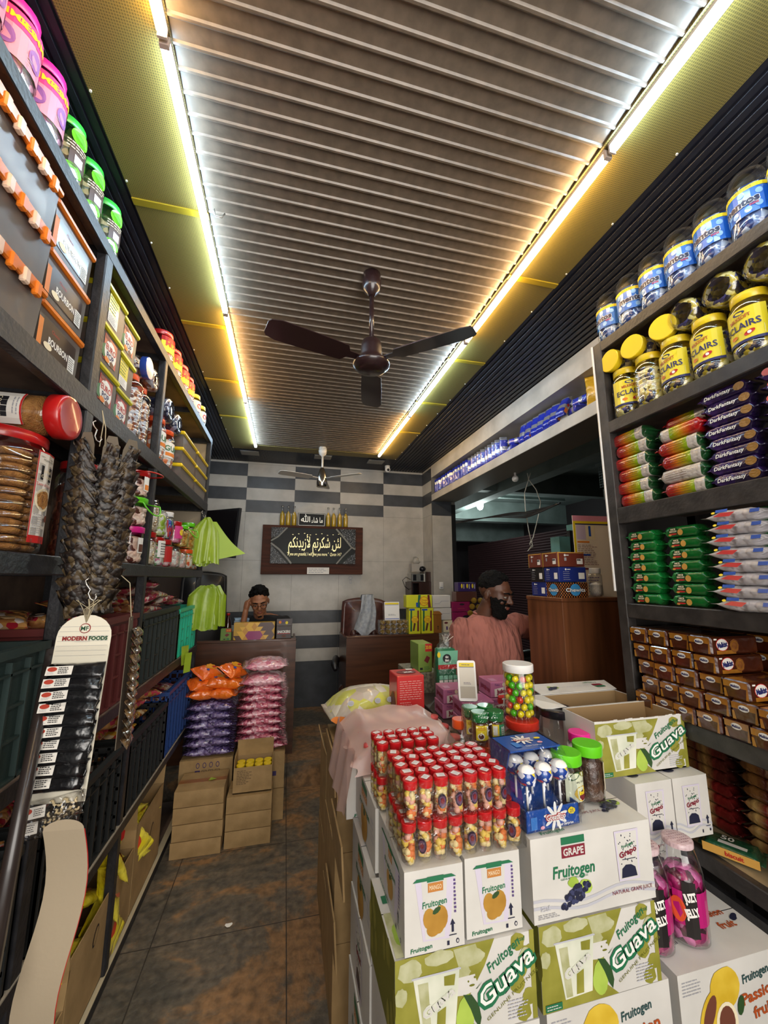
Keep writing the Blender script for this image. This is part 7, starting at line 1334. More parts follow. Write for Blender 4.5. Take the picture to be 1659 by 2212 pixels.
def juice(label, x, y, z, w, d, h, front, side=None, topf=None, rot=0, seed=0):
    t = thing('juice_carton', label, 'carton', (x, y, z), rot); o = carton(t, w, d, h-.0025, WCARD, seed=seed)
    mb = MB(); front(Face(mb, (0, -.0004, 0), (1, 0, 0), (0, 0, 1), off=.00025), w, h)
    if side: side(Face(mb, (-.0004, d, 0), (0, -1, 0), (0, 0, 1), off=.00025), d, h)
    if topf: topf(Face(mb, (0, 0, h-.0004), (1, 0, 0), (0, 1, 0), off=.00025), w, d)
    mb.build('print', t)
    return t
WG = .333; HG = ZG-ZP
def gside(F, d, h):
    random.seed(5); F.rect(0, 0, d, h, OLD, 1)
    for i in range(12): blob2(F, d*random.random(), h*random.random(), d*.05, h*.16, OLV, 2)
def gtop(T, w, d): T.rect(.004, d*.02, .05, d*.5, SLICE, 1); blob2(T, .03, d*.25, .018, d*.14, GGRN, 2); T.rect(.01, d*.62, .05, d*.72, PGRN, 1)
juice('green and white GUAVA juice carton under the two mango cartons', .258, YFR, ZP, WG, .245, HG, guava_face, gside, gtop); juice('green and white GUAVA juice carton under the big grape carton', .605, YFR, ZP, WG, .245, HG, guava_face, gside, gtop)
juice('white grape juice carton with grapes and GRAPE badge, on the guava carton', .598, YFR+.004, ZG+.001, .352, .205, ZGR-ZG-.001, grape_front, None, grape_top)
HM = ZM-ZG-.001
juice('narrow white MANGO carton end at the front left corner under the fryum bottles', .280, YFR, ZG+.001, .139, .245, HM, mango_end, mango_end); juice('narrow white MANGO carton end in the middle beside the grape carton', .428, YFR+.008, ZG+.001, .141, .245, HM, mango_end)
juice('white mango carton behind the front left one, its long side to the aisle', .272, 1.205, ZG+.001, .30, .31, HM, mango_end, mango_side); juice('white mango carton farther back under the pink plastic', .240, 1.525, ZG-.03, .30, .17, ZM-ZG+.02, mango_end, mango_side)
juice('white passion fruit juice carton at the lower right corner of the photo', .985, YFR, ZP-HG, .355, .245, HG, passion_front, None, passion_top)
juice('white passion fruit carton under the right guava carton', .615, YFR+.002, ZP-HG-.001, .345, .245, HG, passion_front); juice('white juice carton under the left guava carton, at the bottom edge', .262, YFR, ZP-HG-.001, .333, .245, HG, passion_front)
for i, (x, w_) in enumerate(((.262, .333), (.612, .345), (.985, .355))):
    for k in range(2): juice(f'white juice carton low in the front row, {["lowest", "second lowest"][k]} layer, {["left", "middle", "right"][i]} column', x, YFR+.003, .002+k*.167, w_, .245, .165, lambda F, w, h: frui(F, w*.6, h*.6, .02))
for k, (z, h) in enumerate(((.002, .21), (.214, .21), (.426, .21), (.638, .19))):
    t = juice(f'white juice carton in the aisle-side row behind the front stack, {ORD[k]} layer', .25+.004*k, 1.205, z, .32, .31, h, lambda F, w, h: None, mango_side if k != 2 else (lambda F, d, h: grapo_cup(F, d*.5, h*.5, d*.34, h*.8)))
# second row on the right with grapo cartons, open guava carton on top
ZR0 = .858
for i, x in enumerate((.918, 1.059, 1.200)): juice('white grape cup carton end behind the jelly jars, '+['left, half hidden', 'middle one', 'rightmost, beside the right shelves'][i], x+.0, 1.10 if i else 1.235, ZR0+.001, .137, .22 if i else .17, 1.033-ZR0, grapo_end, None, lambda T, w, d: (T.rect(w*.5, d*.3, w*.9, d*.5, WINE, 1), T.rect(w*.5, d*.5, w*.9, d*.7, PGRN, 1), blob2(T, w*.25, d*.2, .02, .012, BERRY)))
for i, x in enumerate((.918, 1.12)):
    for k in range(5): juice(f'white juice carton under the grape cup cartons, {ORD[k]}, {["left", "right"][i]} column', x, 1.205, .003+k*.171, .198, .2, .168, grapo_end if k == 4 else (lambda F, w, h: None))
ZO = 1.036; t = thing('juice_carton', 'opened empty GUAVA juice carton with torn rim on the grape cup cartons', 'carton', (.968, 1.143, ZO)); open_box(t, .355, .15, .163, WCARD, CARD_IN, .004)
mb = MB(); guava_face(Face(mb, (0, -.0004, 0), (1, 0, 0), (0, 0, 1), off=.00025), .355, .158)
mb.build('print', t); mb = MB()
for i in range(24): a = .355*i/24; b = .355*(i+1)/24; z = .163+random.uniform(-.002, .004); mb.poly([(a, -.0002, .160), (b, -.0002, .160), (b, .0006, z), (a, .0006, z)], WCARD)
mb.build('torn_rim', t)
t = thing('juice_carton', 'opened white grape juice carton with flaps spread, behind the torn guava carton', 'carton', (1.0, 1.31, ZO)); open_box(t, .35, .15, .158, WCARD, CARD_IN, .004)
mb = MB(); mb.loft([[(0, .15, z), (.36, .15, z), (.40, .26, z+.006), (.02, .27, z+.006)] for z in (.159, .162)], WCARD, smooth=False); F = Face(mb, (0, .15, .1635), (1, 0, 0), (0, 1, .05)); grapes(F, .09, .05, .8, 1); F.text('NATURAL GRAPE JUICE', .20, .055, .010, PGRY, l=2, rot=.05); F.rect(.29, .045, .335, .065, WINE, 2); F.rect(.29, .028, .335, .042, PGRN, 2); frui(F, .30, .085, .012, PGRN, rot=PI, l=2); mb.build('flap', t)
mb = MB(); mb.loft([[(-.002, .0, z), (-.002, .15, z), (-.11, .12, z+.01), (-.08, .02, z-.01)] for z in (.159, .162)], WCARD, smooth=False); mb.build('flap', t)
mb = MB(); mb.blob((0, 0, 0), (.05, .04, .03), LBLK, 10, .2); mb.blob((-.1, 0, .0), (.05, .035, .03), mat('grey_bundle', '6a6c70', .6), 10, .2); tag(mb.build('plastic_bundle', loc=(1.24, 1.39, 1.13)), 'dark plastic bundle inside the opened grape juice carton', 'bundle')
p = HY(1262, 1600, 1.20); mb = MB(); mb.grid(lambda u, v: (-.05+.10*u, .01*math.sin(6*v+4*u), -.02-.08*v+.02*math.sin(5*u)), 8, 8, mat('crumpled_white_sack', 'd0ccc4', .5, bump=.8, bscale=25)); F = Face(mb, (-.05, -.012, -.10), (1, 0, 0), (0, 0, 1)); F.text('ava', .06, .045, .028, BERRY, l=3, rot=-.3, bold=.03); F.ell(.02, .07, .02, .012, OLV, 2, jit=.2); tag(mb.build('crumpled_wrapper', loc=(p.x, 1.21, p.z+.03)), 'crumpled white juice wrapper left of the torn guava carton', 'wrapper')
# ---- brown cartons on the aisle side, farther back
for wds, x, y, z, w_, d, h, fl in (('topmost, under the pink plastic sheet', .232, 1.715, .60, .42, .40, .335, ()), ('middle one under the pink plastic stack', .228, 1.715, .30, .42, .40, .298, ()), ('lowest under the pink plastic stack', .226, 1.715, .002, .42, .40, .296, ()), ('upper one at the far end of the aisle side', .232, 2.13, .40, .42, .30, .385, (('l', .05, .35),)), ('lower one at the far end of the aisle side', .230, 2.13, .002, .42, .30, .396, (('l', .0, 0),))):
    t = thing('cardboard_box', 'brown cardboard carton, '+wds, 'box', (x, y, z))
    if fl: open_box(t, w_, d, h, flaps=[f for f in fl if f[1] > 0])
    else: carton(t, w_, d, h)
for i, (x, y, z) in enumerate(((.205, 1.75, .78), (.20, 1.45, .62), (.20, 1.60, .30))):
    mb = MB(); mb.loft([[(0, 0, 0), (0, .30, 0), (-.004, .30, .16), (-.004, 0, .16)], [(.006, 0, 0), (.006, .30, 0), (.002, .30, .16), (.002, 0, .16)]], CARD, smooth=False); tag(mb.build('cardboard_sheet', loc=(x+.022, y, z-.0), rot=(0, -.04, 0)), 'loose brown cardboard flap along the aisle side of the stack, '+['farthest and highest', 'in the middle', 'lowest'][i], 'cardboard flap')
# red tall box, printed sack, pink plastic over bottles
ys = 1.82; a = HY(858, 1560, ys); b = HY(916, 1458, ys)
RB = mat('bright_red_card', 'c02424', .4, coat=.4)
def drb(F, T, S, w_, d, h): F.lines(w_*.1, h*.62, w_*.92, h*.93, 9, mat('pale_pink_text', 'd8a8a0', .5), 2, fill=.25, ragged=.05); F.lines(w_*.1, h*.50, w_*.6, h*.60, 3, mat('pale_pink_text', 'd8a8a0', .5), 2, fill=.25); F.lines(w_*.3, h*.04, w_*.55, h*.46, 9, WHITE, 2, fill=.3); F.lines(w_*.68, h*.04, w_*.85, h*.46, 8, WHITE, 2, fill=.3); T.ell(w_*.5, d*.5, w_*.36, d*.26, MAROON, 2, jit=.06); T.text('xx', w_*.55, d*.5, d*.2, WHITE, l=3, bold=.06); T.rect(w_*.6, d*.8, w_*.85, d*.95, WHITE, 2); S.ell(d*.5, h*.5, d*.35, h*.2, MAROON, 1, jit=.1)
simple_box('tall bright red box with small white print, standing behind the pink plastic', a.x, ys, .937, b.x-a.x, .14, b.z-.937, RB, deco=drb)
SACK = cells('yellow_grey_sack', ['b8b45c', 'c8c84a', 'a8a090', 'b8a898', 'd0c8b8'], 16, rough=.4, coat=.3, bump=.2, const=False)
t = thing('printed_sack', 'yellow and grey printed plastic sack at the back left of the carton stack', 'sack', (.43, 2.04, .937), (0, 0, .1)); o = pillow(.44, .26, .20, SACK, 400, crink=.06, nx=10).build('sack', t)
mb = MB(); F = Face(mb, (0, -.13, .12), (1, 0, 0), (0, .3, 1), off=.004)
for a in (-.13, .0, .06, .16): F.ell(a, .03, .015, .012, PGRY, 1); F.lines(a-.010, .024, a+.010, .036, 2, GREY, 2)
F.ell(-.19, -.03, .03, .014, ORANGE, 1, jit=.2); mb.build('print', t)
PLAS = film('pink_frosted_plastic', 'e8c8c0', gloss=.15, rough=.35, opac=.50, bump=.8, bscale=14)
t = thing('snack_bottle_pack', 'pack of snack bottles under a sheet of pink frosted plastic', 'bottle pack', (.262, 1.38, ZM+.002))
for i in range(6):
    for j in range(3): mb = MB(); x, y = .045+i*.062, .06+j*.11; mb.lathe([(.026, 0), (.028, .006), (.028, .05), (.022, .06)], 12, mat('orange_pink_snack', 'c8805c', .5, col2='d8b888', scale=40), (x, y, 0)); mb.lathe([(.024, .06), (.024, .074), (.001, .075)], 12, mat('rose_cap', 'c85050', .4), (x, y, 0)); mb.build('bottle', t)
def ps(u, v):
    # u across, v from front hem over the top to the back
    e = min(1, 6*min(u, 1-u)); z = .098*min(1, v*3.2)*(.35+.65*e); x = -.02+.41*u+.012*math.sin(v*18+u*5)*(1-e*.6); y = (-.0+.06*v if v < .3 else .02+.36*(v-.3)/.7); return (x, y, max(.002, z+.006*math.sin(u*14+v*7)+.005*math.sin(v*17)))
mb = MB(); mb.grid(ps, 36, 26, PLAS); mb.grid(lambda u, v: (-.022-.035*v+.008*math.sin(u*20), .0+.40*u, .06*(1-v)-.13*v+.012*math.sin(u*16)), 16, 10, PLAS); mb.build('plastic_sheet', t)
# ---- fryum bottles in two layers
FRY = [mat('fryum_cream', 'e8d498', .6, bump=.3), mat('fryum_orange', 'e07a34', .6, bump=.3), mat('fryum_pink', 'e0a894', .6, bump=.3), mat('fryum_yellow', 'e8c858', .6, bump=.3)]
FCAP = mat('fryum_red_cap', 'b8141c', .28, coat=.6); CAPLAB = mat('cap_sticker', 'dcd8d8', .5); BADGE = mat('dark_round_badge', '2c2034', .4)
def fry(seed, badge, stick=True):
    def f():
        rnd = random.Random(seed); t = thing('fryum_bottle', '', 'snack bottle'); R, H = .0178, .084; h = H-.016
        mb = MB(); mb.lathe([(.004, .0035), (R*.75, .0005), (R*.97, .006), (R, .012), (R, h-.008), (R*.9, h)], 14, CLEAR, cap=False); mb.build('bottle_body', t)
        mb = MB(); mb.lathe([(R*.95, h-.002), (R*1.0, h), (R*1.0, H-.001)], 16, FCAP, cap=False); mb.lathe([(R*1.0, H-.001), (R*.95, H), (.0005, H)], 16, FCAP, cap=False, smooth=False); mb.build('cap', t)
        mb = MB()
        for i in range(26): z = .006+(h-.012)*i/26; a = rnd.uniform(0, 6.28); rr = R*.46; mb.blob((rr*math.cos(a), rr*math.sin(a), z), (rnd.uniform(.0075, .0105), rnd.uniform(.0075, .0105), rnd.uniform(.006, .009)), FRY[rnd.choice((0, 0, 3, 1, 2) if seed % 2 else (0, 1, 1, 3, 2))], 6, .15)
        mb.build('fryums', t)
        mb = MB()
        if stick: F = Face(mb, (0, 0, H+.0003), (math.cos(seed), math.sin(seed)*.6, 0), (-math.sin(seed)*.6, math.cos(seed), 0)); F.rect(-.010, -.008, .010, .008, CAPLAB, 1); F.lines(-.007, -.005, .007, .005, 3, GREY, 2, fill=.3)
        if badge: F = Face(mb, (0, 0, 0), (1, 0, 0), (0, 0, 1), wrap=R); F.ell(badge*.006, .036, .0105, .0155, BADGE, 1); F.ell(badge*.006, .036, .0075, .0115, mat('badge_inner', '5a3a54', .4), 2); F.ell(badge*.006, .037, .004, .006, MAROON, 3)
        mb.build('stickers', t); return t
    return f
fp = [Proto(fry(1, 0)), Proto(fry(2, .3)), Proto(fry(3, -.5)), Proto(fry(4, 0)), Proto(fry(5, .9))]; fq = [Proto(fry(6, 0, 1)), Proto(fry(7, 0, 0)), Proto(fry(8, -1.4, 0))]
RW_ = ['front', 'second', 'third', 'fourth', 'fifth']; x0 = .3025; px_ = .0385
for j in range(8):
    for i in range(5): 
        if False: pass
for r in range(4):
    for i in range(8): fq[(i*5+r*3) % 3](f'red capped fryum bottle, lower layer, {RW_[r]} row, {NTH[i]} from left', (x0-.004+i*px_, .974+r*.0385, ZM+.002), random.uniform(-.4, .4), 'fryum bottles in the lower layer')
for r in range(5):
    for i in range(7):
        k = (1 if i in (3, 4, 5) else 4 if i == 6 else 2 if i == 2 else 0) if r == 0 else 3 if (i+r) % 2 else 0
        fp[k](f'red capped fryum bottle, upper layer, {RW_[r]} row, {NTH[i]} from left', (x0+.001+i*px_+(.0 if r % 2 == 0 else .004), .976+r*.0375, ZM+.0885), (0 if r == 0 else random.uniform(-.6, .6)), 'fryum bottles in the upper layer')
for lay in range(2):
    for r in range(3):
        for i in range(5): (fp[3] if lay else fq[0])(f'red capped fryum bottle in the rear pack, {["lower", "upper"][lay]} layer, {RW_[r]} row, {NTH[i]} from left', (.290+i*.0385, 1.195+r*.0385, ZM+.002+lay*.0865), random.uniform(-.6, .6), f'rear fryum bottles, {["lower", "upper"][lay]} layer')
mb = MB(); SHR = film('shrink_film', (.99, .99, .99), gloss=.05, rough=.1, bump=.5, bscale=60)
def wrapring(x0, x1, y0_, y1_, z, s): return [(x, y, z) for x, y in ([(x0-s+(x1-x0+2*s)*i/14, y0_-s+(.002 if i % 2 else 0)) for i in range(15)]+[(x1+s, y0_+(y1_-y0_)*i/8) for i in range(1, 8)]+[(x1+s-(x1-x0+2*s)*i/14, y1_+s) for i in range(15)]+[(x0-s, y1_-(y1_-y0_)*i/8) for i in range(1, 8)])]
for nm, (x0_, x1_, y0_, y1_, z0_, z1_) in (('upper', (.285, .553, .958, 1.145, ZM+.088, ZM+.171)), ('lower', (.280, .587, .955, 1.108, ZM+.001, ZM+.086))):
    mb = MB(); mb.loft([wrapring(x0_, x1_, y0_, y1_, z0_+(z1_-z0_)*k/6, .0015+.001*math.sin(k*2.3)) for k in range(7)], SHR, cap=False); tag(mb.build('shrink_wrap'), f'clear shrink wrap around the {nm} layer of fryum bottles', 'plastic wrap')
# ---- lollipop display box
GB = mat('pop_blue_card', '1c4c9c', .35, coat=.5); WRP = film('wrap_film', (.97, .98, 1), gloss=.3, rough=.1, bump=1.0, bscale=30)
t = thing('lollipop_display', 'blue lollipop display box wrapped in clear film, on the grape carton', 'display box', (.600, .968, ZGR+.002), .05); w_, d, hb, H = .158, .155, .048, .165
mb = MB(); mb.box((0, 0, 0), (w_, .003, hb), GB); mb.box((0, 0, 0), (.003, d, hb), GB); mb.box((w_-.003, 0, 0), (w_, d, hb), GB); mb.box((0, 0, 0), (w_, d, .004), GB); mb.box((0, d-.004, 0), (w_, d, H), GB); mb.poly([(.003, .003, .006), (w_-.003, .003, .006), (w_-.003, d, .07), (.003, d, .07)], GB)
mb.box((0, .055, H-.004), (w_, d, H), GB); mb.loft([[(x, .10, hb), (x, d, hb), (x, d, H), (x, .06, H)] for x in (0, .003)], GB, smooth=False); mb.loft([[(x, .10, hb), (x, d, hb), (x, d, H), (x, .06, H)] for x in (w_-.003, w_)], GB, smooth=False); mb.build('display_body', t)
def splat(F, a, b, s, l=2):
    for k in range(9): q = PI*2*k/9+.2; F.ell(a+.020*s*math.cos(q), b+.018*s*math.sin(q), .016*s, .0045*s, WHITE, l, rot=q, n=12)
def gp(F, a, b, s, l=3): splat(F, a, b, s, l); F.text('GreatPop', a, b, .013*s, RED, l=l+1, bold=.10, w=.062*s); F.text('GreatPop', a, b, .0125*s, WHITE, l=l+2, bold=.02, w=.058*s)
def blot(F, a, b, l=2): F.ell(a, b+.008, .008, .007, mat('face_peach', 'd8a888', .5), l+1); F.ell(a, b-.006, .010, .008, RED, l); F.ell(a-.001, b+.015, .010, .004, mat('hat_brown', '8a4a2c', .5), l+2)
mb = MB(); F = Face(mb, (0, -.0003, 0), (1, 0, 0), (0, 0, 1)); gp(F, .085, .028, 1); F.text('Super Surprise', .112, .008, .006, WHITE, l=3, bold=.02); F.ell(.134, .034, .012, .008, YELLOW, 3, jit=.1); F.text('25', .134, .034, .008, NAVY, l=4); F.ell(.045, .008, .006, .004, mat('flower_pink', 'e0a0b0', .5), 3); F.rect(.012, .006, .03, .034, mat('pop_light_blue', '3c78c0', .4), 2)
T_ = Face(mb, (0, .055, H+.0003), (1, 0, 0), (0, 1, 0)); gp(T_, .075, .055, .9); T_.text('Super Surprise', .085, .015, .006, WHITE, l=3); T_.ell(.125, .055, .010, .006, YELLOW, 3); T_.ell(.115, .028, .008, .006, mat('flower_pink', 'e0a0b0', .5), 3); T_.rect(.03, .015, .05, .045, mat('pop_light_blue', '3c78c0', .4), 2); mb.build('print', t)
mb = MB(); mb.loft([[(-.004, -.004, 0), (w_+.004, -.004, 0), (w_+.004, d+.004, 0), (-.004, d+.004, 0)], [(-.004, -.004, hb), (w_+.004, -.004, hb), (w_+.004, d+.004, hb), (-.004, d+.004, hb)], [(-.004, .012, .115), (w_+.004, .012, .115), (w_+.004, d+.004, .115), (-.004, d+.004, .115)], [(-.002, .052, H+.003), (w_+.002, .052, H+.003), (w_+.002, d+.004, H+.003), (-.002, d+.004, H+.003)]], WRP, smooth=False, cap=False); mb.build('clear_wrap', t)
popm = cells('pop_wrapper', ['1c3c8c', '24509c', 'c83a3c', '24509c', 'e0c840', 'd8d8e0', '1c3c8c'], 95, rough=.25, coat=1, bump=.05)
def pop():
    t = thing('big_lollipop', '', 'lollipop'); mb = MB(); mb.blob((0, 0, .066), .0250, popm, 16, 0); mb.build('candy_ball', t); mb = MB(); mb.lathe([(.0215, 0), (.018, .006), (.012, .010), (.001, .012)], 16, LWHT, (0, 0, .0795), cap=False); mb.build('white_cap', t)
    mb = MB(); mb.tube([(0, .0, .048), (0, -.004, -.022)], .0032, LWHT, 8); mb.build('stick', t); return t
pq = Proto(pop)
for j in range(2):
    for i in range(3): pq('big blue wrapped lollipop with white top in the display box, '+['front', 'rear'][j]+' row, '+['left', 'middle', 'right'][i], (.600+.027+i*.0515, .968+.036+j*.052+.004*i, ZGR+.050+j*.004), (.05, 0, .1), 'big lollipops in the display box')
# ---- lime lidded jars and jelly jars
TAM = mat('dark_tamarind', '3c2a20', .35, col2='54382a', scale=60, coat=.6, bump=.8, bscale=90)
def ltam(mb, R):
    F = Face(mb, (0, 0, 0), (1, 0, 0), (0, 0, 1), wrap=R); F.rect(-.95*R, .035, .95*R, .105, mat('cream_green_label', 'c8ccb0', .4), 1); F.ell(-.3*R, .098, .018, .008, DLEAF, 2, rot=.5); F.ell(.4*R, .100, .014, .006, OLV, 2, rot=-.4); F.text('IMLI TANGY', .25*R, .083, .0045, BLACK, l=3); F.ell(.2*R, .055, .022, .017, PSY, 2, jit=.15); F.ell(.3*R, .050, .014, .012, MAROON, 3, jit=.15); F.text('imli', .2*R, .058, .010, YELLOW, l=4, bold=.04)
zz = ZGR+.002; R_ = .0385
t = thing('candy_jar', 'lime lidded jar with a printed label of dark tamarind sweets, left of the pair', 'jar', (.775, 1.035, zz), .15); jar_parts(t, R_, .146, LGRN, 'round', TAM, .88, ltam, lidr=1.0)
t = thing('candy_jar', 'lime lidded jar of dark tamarind sweets without front label, right of the pair', 'jar', (.868, 1.062, zz), .9); jar_parts(t, R_, .149, LGRN, 'round', TAM, .88, lab(.035, .105, .35, CREAM), lidr=1.0)
JLY = cells('magenta_jelly_packets', ['8a1c5c', 'b03880', '5a1c34', 'd070a8', 'a82468', '3c1828'], 50, rough=.2, coat=1, bump=.8); CKL = film('lattice_lid', 'd8c0c4', gloss=.2)
LIDP = mat('pink_lattice_lid', 'cdb4b8', .4, col2='b09498', scale=60, coat=.3, stretch=(1, 3, 1))
def lj(shift):
    def f(mb, R):
        F = Face(mb, (0, 0, 0), (1, 0, 0), (0, 0, 1), wrap=R*1.0); F.rect(-1.3*R, .055, 1.5*R, .135, mat('hot_magenta_label', 'b01c6c', .35, coat=.5), 1); F.rect((-.95+shift)*R, .03, (-.35+shift)*R, .16, BKC2, 2); F.text('JUZT', (-.65+shift)*R, .125, .018, WHITE, l=4, rot=.3, bold=.06, w=.03); F.text('JELLY', (-.62+shift)*R, .09, .018, WHITE, l=4, rot=.3, bold=.06, w=.034); F.ell((-1.2+shift)*R, .09, .018, .03, mat('jelly_orange', 'd8502c', .4), 3)
    return f
for wds, x, y, sh_ in (('right one, nearest the right shelves', 1.118, 1.030, .1), ('left one, half hidden by the grape carton', 1.003, 1.035, .35)):
    t = thing('jelly_jar', 'tall magenta jelly jar with lattice lid, '+wds, 'jar', (x, y, ZP+.002)); R = .053; h = .240
    mb = MB(); mb.lathe([(R*.75, .001), (R*.98, .006), (R, .02), (R, .15), (R*.98, .165), (R*.90, .19), (R*.76, .212), (R*.70, .222), (R*.70, h)], 24, CLEAR, cap=False); mb.build('jar_body', t)
    mb = MB(); mb.lathe([(R*.72, h-.012), (R*.72, h), (R*.66, h+.002), (.0005, h+.002)], 24, LIDP, cap=False)
    F = Face(mb, (0, 0, h+.0022), (1, 0, 0), (0, 1, 0))
    for i in range(6):
        for k in range(8): a = -.026+k*.0075; b = -.024+i*.0095; F.ell(a+(i % 2)*.0035, b, .0026, .0012, mat('lattice_mark', '8a5a68', .5), 1, n=6) if math.hypot(a, b) < .029 else None
    mb.build('lid', t); mb = MB(); mb.lathe([(R*.7, .004)]+[(R*.94*random.uniform(.97, 1.0), .01+.145*i/9) for i in range(10)]+[(R*.6, .172), (.001, .176)], 18, JLY, jit=.05, cap=False); mb.build('contents', t); mb = MB(); lj(sh_)(mb, R); mb.build('label', t)
# ================================================================= RIGHT SHELVING
t = thing('shelving_unit', 'tall black steel shelving unit on the right wall, full of biscuits and jars', 'shelf', (0, 0, 0)); ya, yb2, xb2 = .12, 1.38, XW-.02; RS_ = mat('grey_black_steel', '262322', .4, col2='383432', scale=18, bump=.1, bscale=90)
LV = [2.70, 2.32, 1.94, 1.553, 1.175, .79]
for i, z1 in enumerate(LV):
    h = (.048, .052, .068, .056, .056, .05)[i]; mb = MB(); mb.box((XR, ya, z1-h), (XR+.03, yb2, z1), RS_, bev=.003); mb.box((xb2-.03, ya, z1-h), (xb2, yb2, z1), RS_); mb.build('rail', t)
    mb = MB(); mb.box((XR+.03, ya, z1-.016), (xb2, yb2, z1-.003), SHELF_BOARD if i < 5 else mat('pale_plywood', 'a08c68', .7, col2='8c7858', scale=9)); mb.build('shelf_board', t)
for yy in (ya, yb2-.045):
    mb = MB(); mb.box((XR-.002, yy, 0), (XR+.04, yy+.045, 2.70), RS_, bev=.003); mb.build('post', t); mb = MB(); mb.box((xb2-.03, yy, 0), (xb2, yy+.045, 2.70), RS_); mb.build('post', t)
mb = MB(); mb.box((XR+.04, yb2-.008, .0), (xb2-.03, yb2, 2.66), mat('dark_end_board', '231f1d', .6)); mb.build('end_panel', t)
mb = MB(); mb.box((XR-.006, yb2, 1.6), (XR+.02, yb2+.006, 2.70), LWHT); mb.build('edge_strip', t)
mb = MB(); mb.box((XR+.01, ya, 0), (XR+.03, yb2, .70), BLACK_STEEL); mb.build('void_shade_sheet', t)  # black sheet standing in for the dark void below the lowest shelf
# mint jars on top
MNT = cells('blue_white_mints', ['b8c4d8', '3a5a98', 'd8dce4', '7a90c0', '2a4480'], 55, rough=.15, coat=1); MBL = mat('mint_label_blue', '1c64c0', .35, coat=.5); MBB = mat('mint_white_ball', '8ab4e0', .3, coat=.5)
def lmint(mb, R):
    F = Face(mb, (0, 0, 0), (1, 0, 0), (0, 0, 1), wrap=R); F.rect(-1.35*R, .055, 1.35*R, .150, MBL, 1); F.rect(-1.35*R, .138, 1.35*R, .151, YELLOW, 2); F.text('BUY 2 GET 1 FREE', 0, .1445, .006, BROWN, l=3, w=.07)
    for a, b in ((-.05, .125), (-.03, .085), (-.012, .072), (.008, .128), (.02, .070), (.046, .078), (-.05, .075), (.05, .12)): F.ell(a, b, .009, .010, MBB, 2)
    F.text('mentos', 0, .100, .023, WHITE, l=4, bold=.09, w=.100); F.text('mentos', 0, .100, .023, mat('mint_navy', '0c0c38', .4), l=5, bold=.045, w=.096); F.text('mint', .035, .082, .008, RED, l=4, bold=.03)
mj = Proto(lambda: jar_parts(thing('mint_jar', '', 'jar'), .056, .232, None, 'round', MNT, .72, lmint, film_m=CLEAR, lidr=.84))
def mk_m():
    t = thing('mint_jar', '', 'jar'); R = .056; mb = MB(); mb.lathe([(R*.8, .001), (R, .01), (R*.97, .05), (R, .055), (R, .152), (R*.97, .158), (R*.99, .17), (R*.92, .205), (R*.7, .228), (R*.3, .238), (.001, .239)], 24, CLEAR, cap=False); mb.build('jar_body', t)
    mb = MB(); mb.lathe([(R*.7, .003)]+[(R*.93*random.uniform(.96, 1), .012+.15*i/9) for i in range(10)]+[(.001, .172)], 18, MNT, jit=.06, cap=False); mb.build('contents', t); mb = MB(); lmint(mb, R); mb.build('label', t); return t
mj = Proto(mk_m)
for i in range(9): mj(f'blue labelled mint jar on the top right shelf, {NTH[i]} from the far end', (XR+.060, 1.325-i*.113, 2.701), -PI/2+(.75 if i == 1 else random.uniform(-.1, .1)), 'mint jars on the top right shelf')
# eclair jars
ECL = cells('yellow_blue_toffees', ['c8b440', '4a4a80', 'd8d0b0', '8a7c30', '24243c', 'e0d890'], 60, rough=.15, coat=1); ELB = mat('eclair_label_yellow', 'dccb24', .35, coat=.5)
def lecl(mb, R):
    F = Face(mb, (0, 0, 0), (1, 0, 0), (0, 0, 1), wrap=R); F.rect(-1.15*R, .045, 1.15*R, .155, ELB, 1); F.rect(-1.15*R, .043, 1.15*R, .052, NAVY, 2); F.ell(0, .142, .016, .007, NAVY, 2); F.text('MILKSOFT', 0, .125, .011, PSO, l=3, rot=.12, bold=.03, w=.056); F.text('ECLAIRS', 0, .098, .021, NAVY, l=3, rot=.06, bold=.02, w=.098)
    F.poly([(-.05, .055), (.055, .055), (.055, .085), (.0, .078)], CREAM, 2); F.ell(.02, .07, .014, .007, RED, 3, rot=.4); F.ell(-.02, .068, .01, .006, ORANGE, 3); F.ell(.02, .07, .005, .005, WHITE, 4)
EB = dict(R=.058, H=.215, lid=LYEL, body='ribbed', fill=ECL, fl=.82, lidr=.80)
ej = [Proto(lambda: jar_parts(thing('toffee_jar', '', 'jar'), label=lecl, **EB)), Proto(lambda: jar_parts(thing('toffee_jar', '', 'jar'), **EB))]
for i, y in enumerate((1.285, 1.17, 1.055, .935, .81, .685, .56)): ej[0 if i > 1 or i == 0 else 1]('yellow lidded toffee jar standing on the second right shelf, '+NTH[i]+' from the far end', (XR+.065, y, 2.321), -PI/2+(.9 if i == 0 else 0), 'standing toffee jars')
for i, y in enumerate((1.30, 1.22, 1.12)): t_ = ej[1]('toffee jar lying lid outward on the standing jars, '+NTH[i]+' from the far end', (XR+.215, y, 2.321+.265), Euler((0, -PI/2, .15*i)), 'lying toffee jars, lids outward')
for i, y in enumerate((.985, .86, .735, .61)): t_ = ej[1]('toffee jar lying base outward on the standing jars, '+NTH[i]+' after the yellow lids', (XR+.01, y, 2.321+.272), Euler((0, PI/2, 0)), 'lying toffee jars, bases outward')
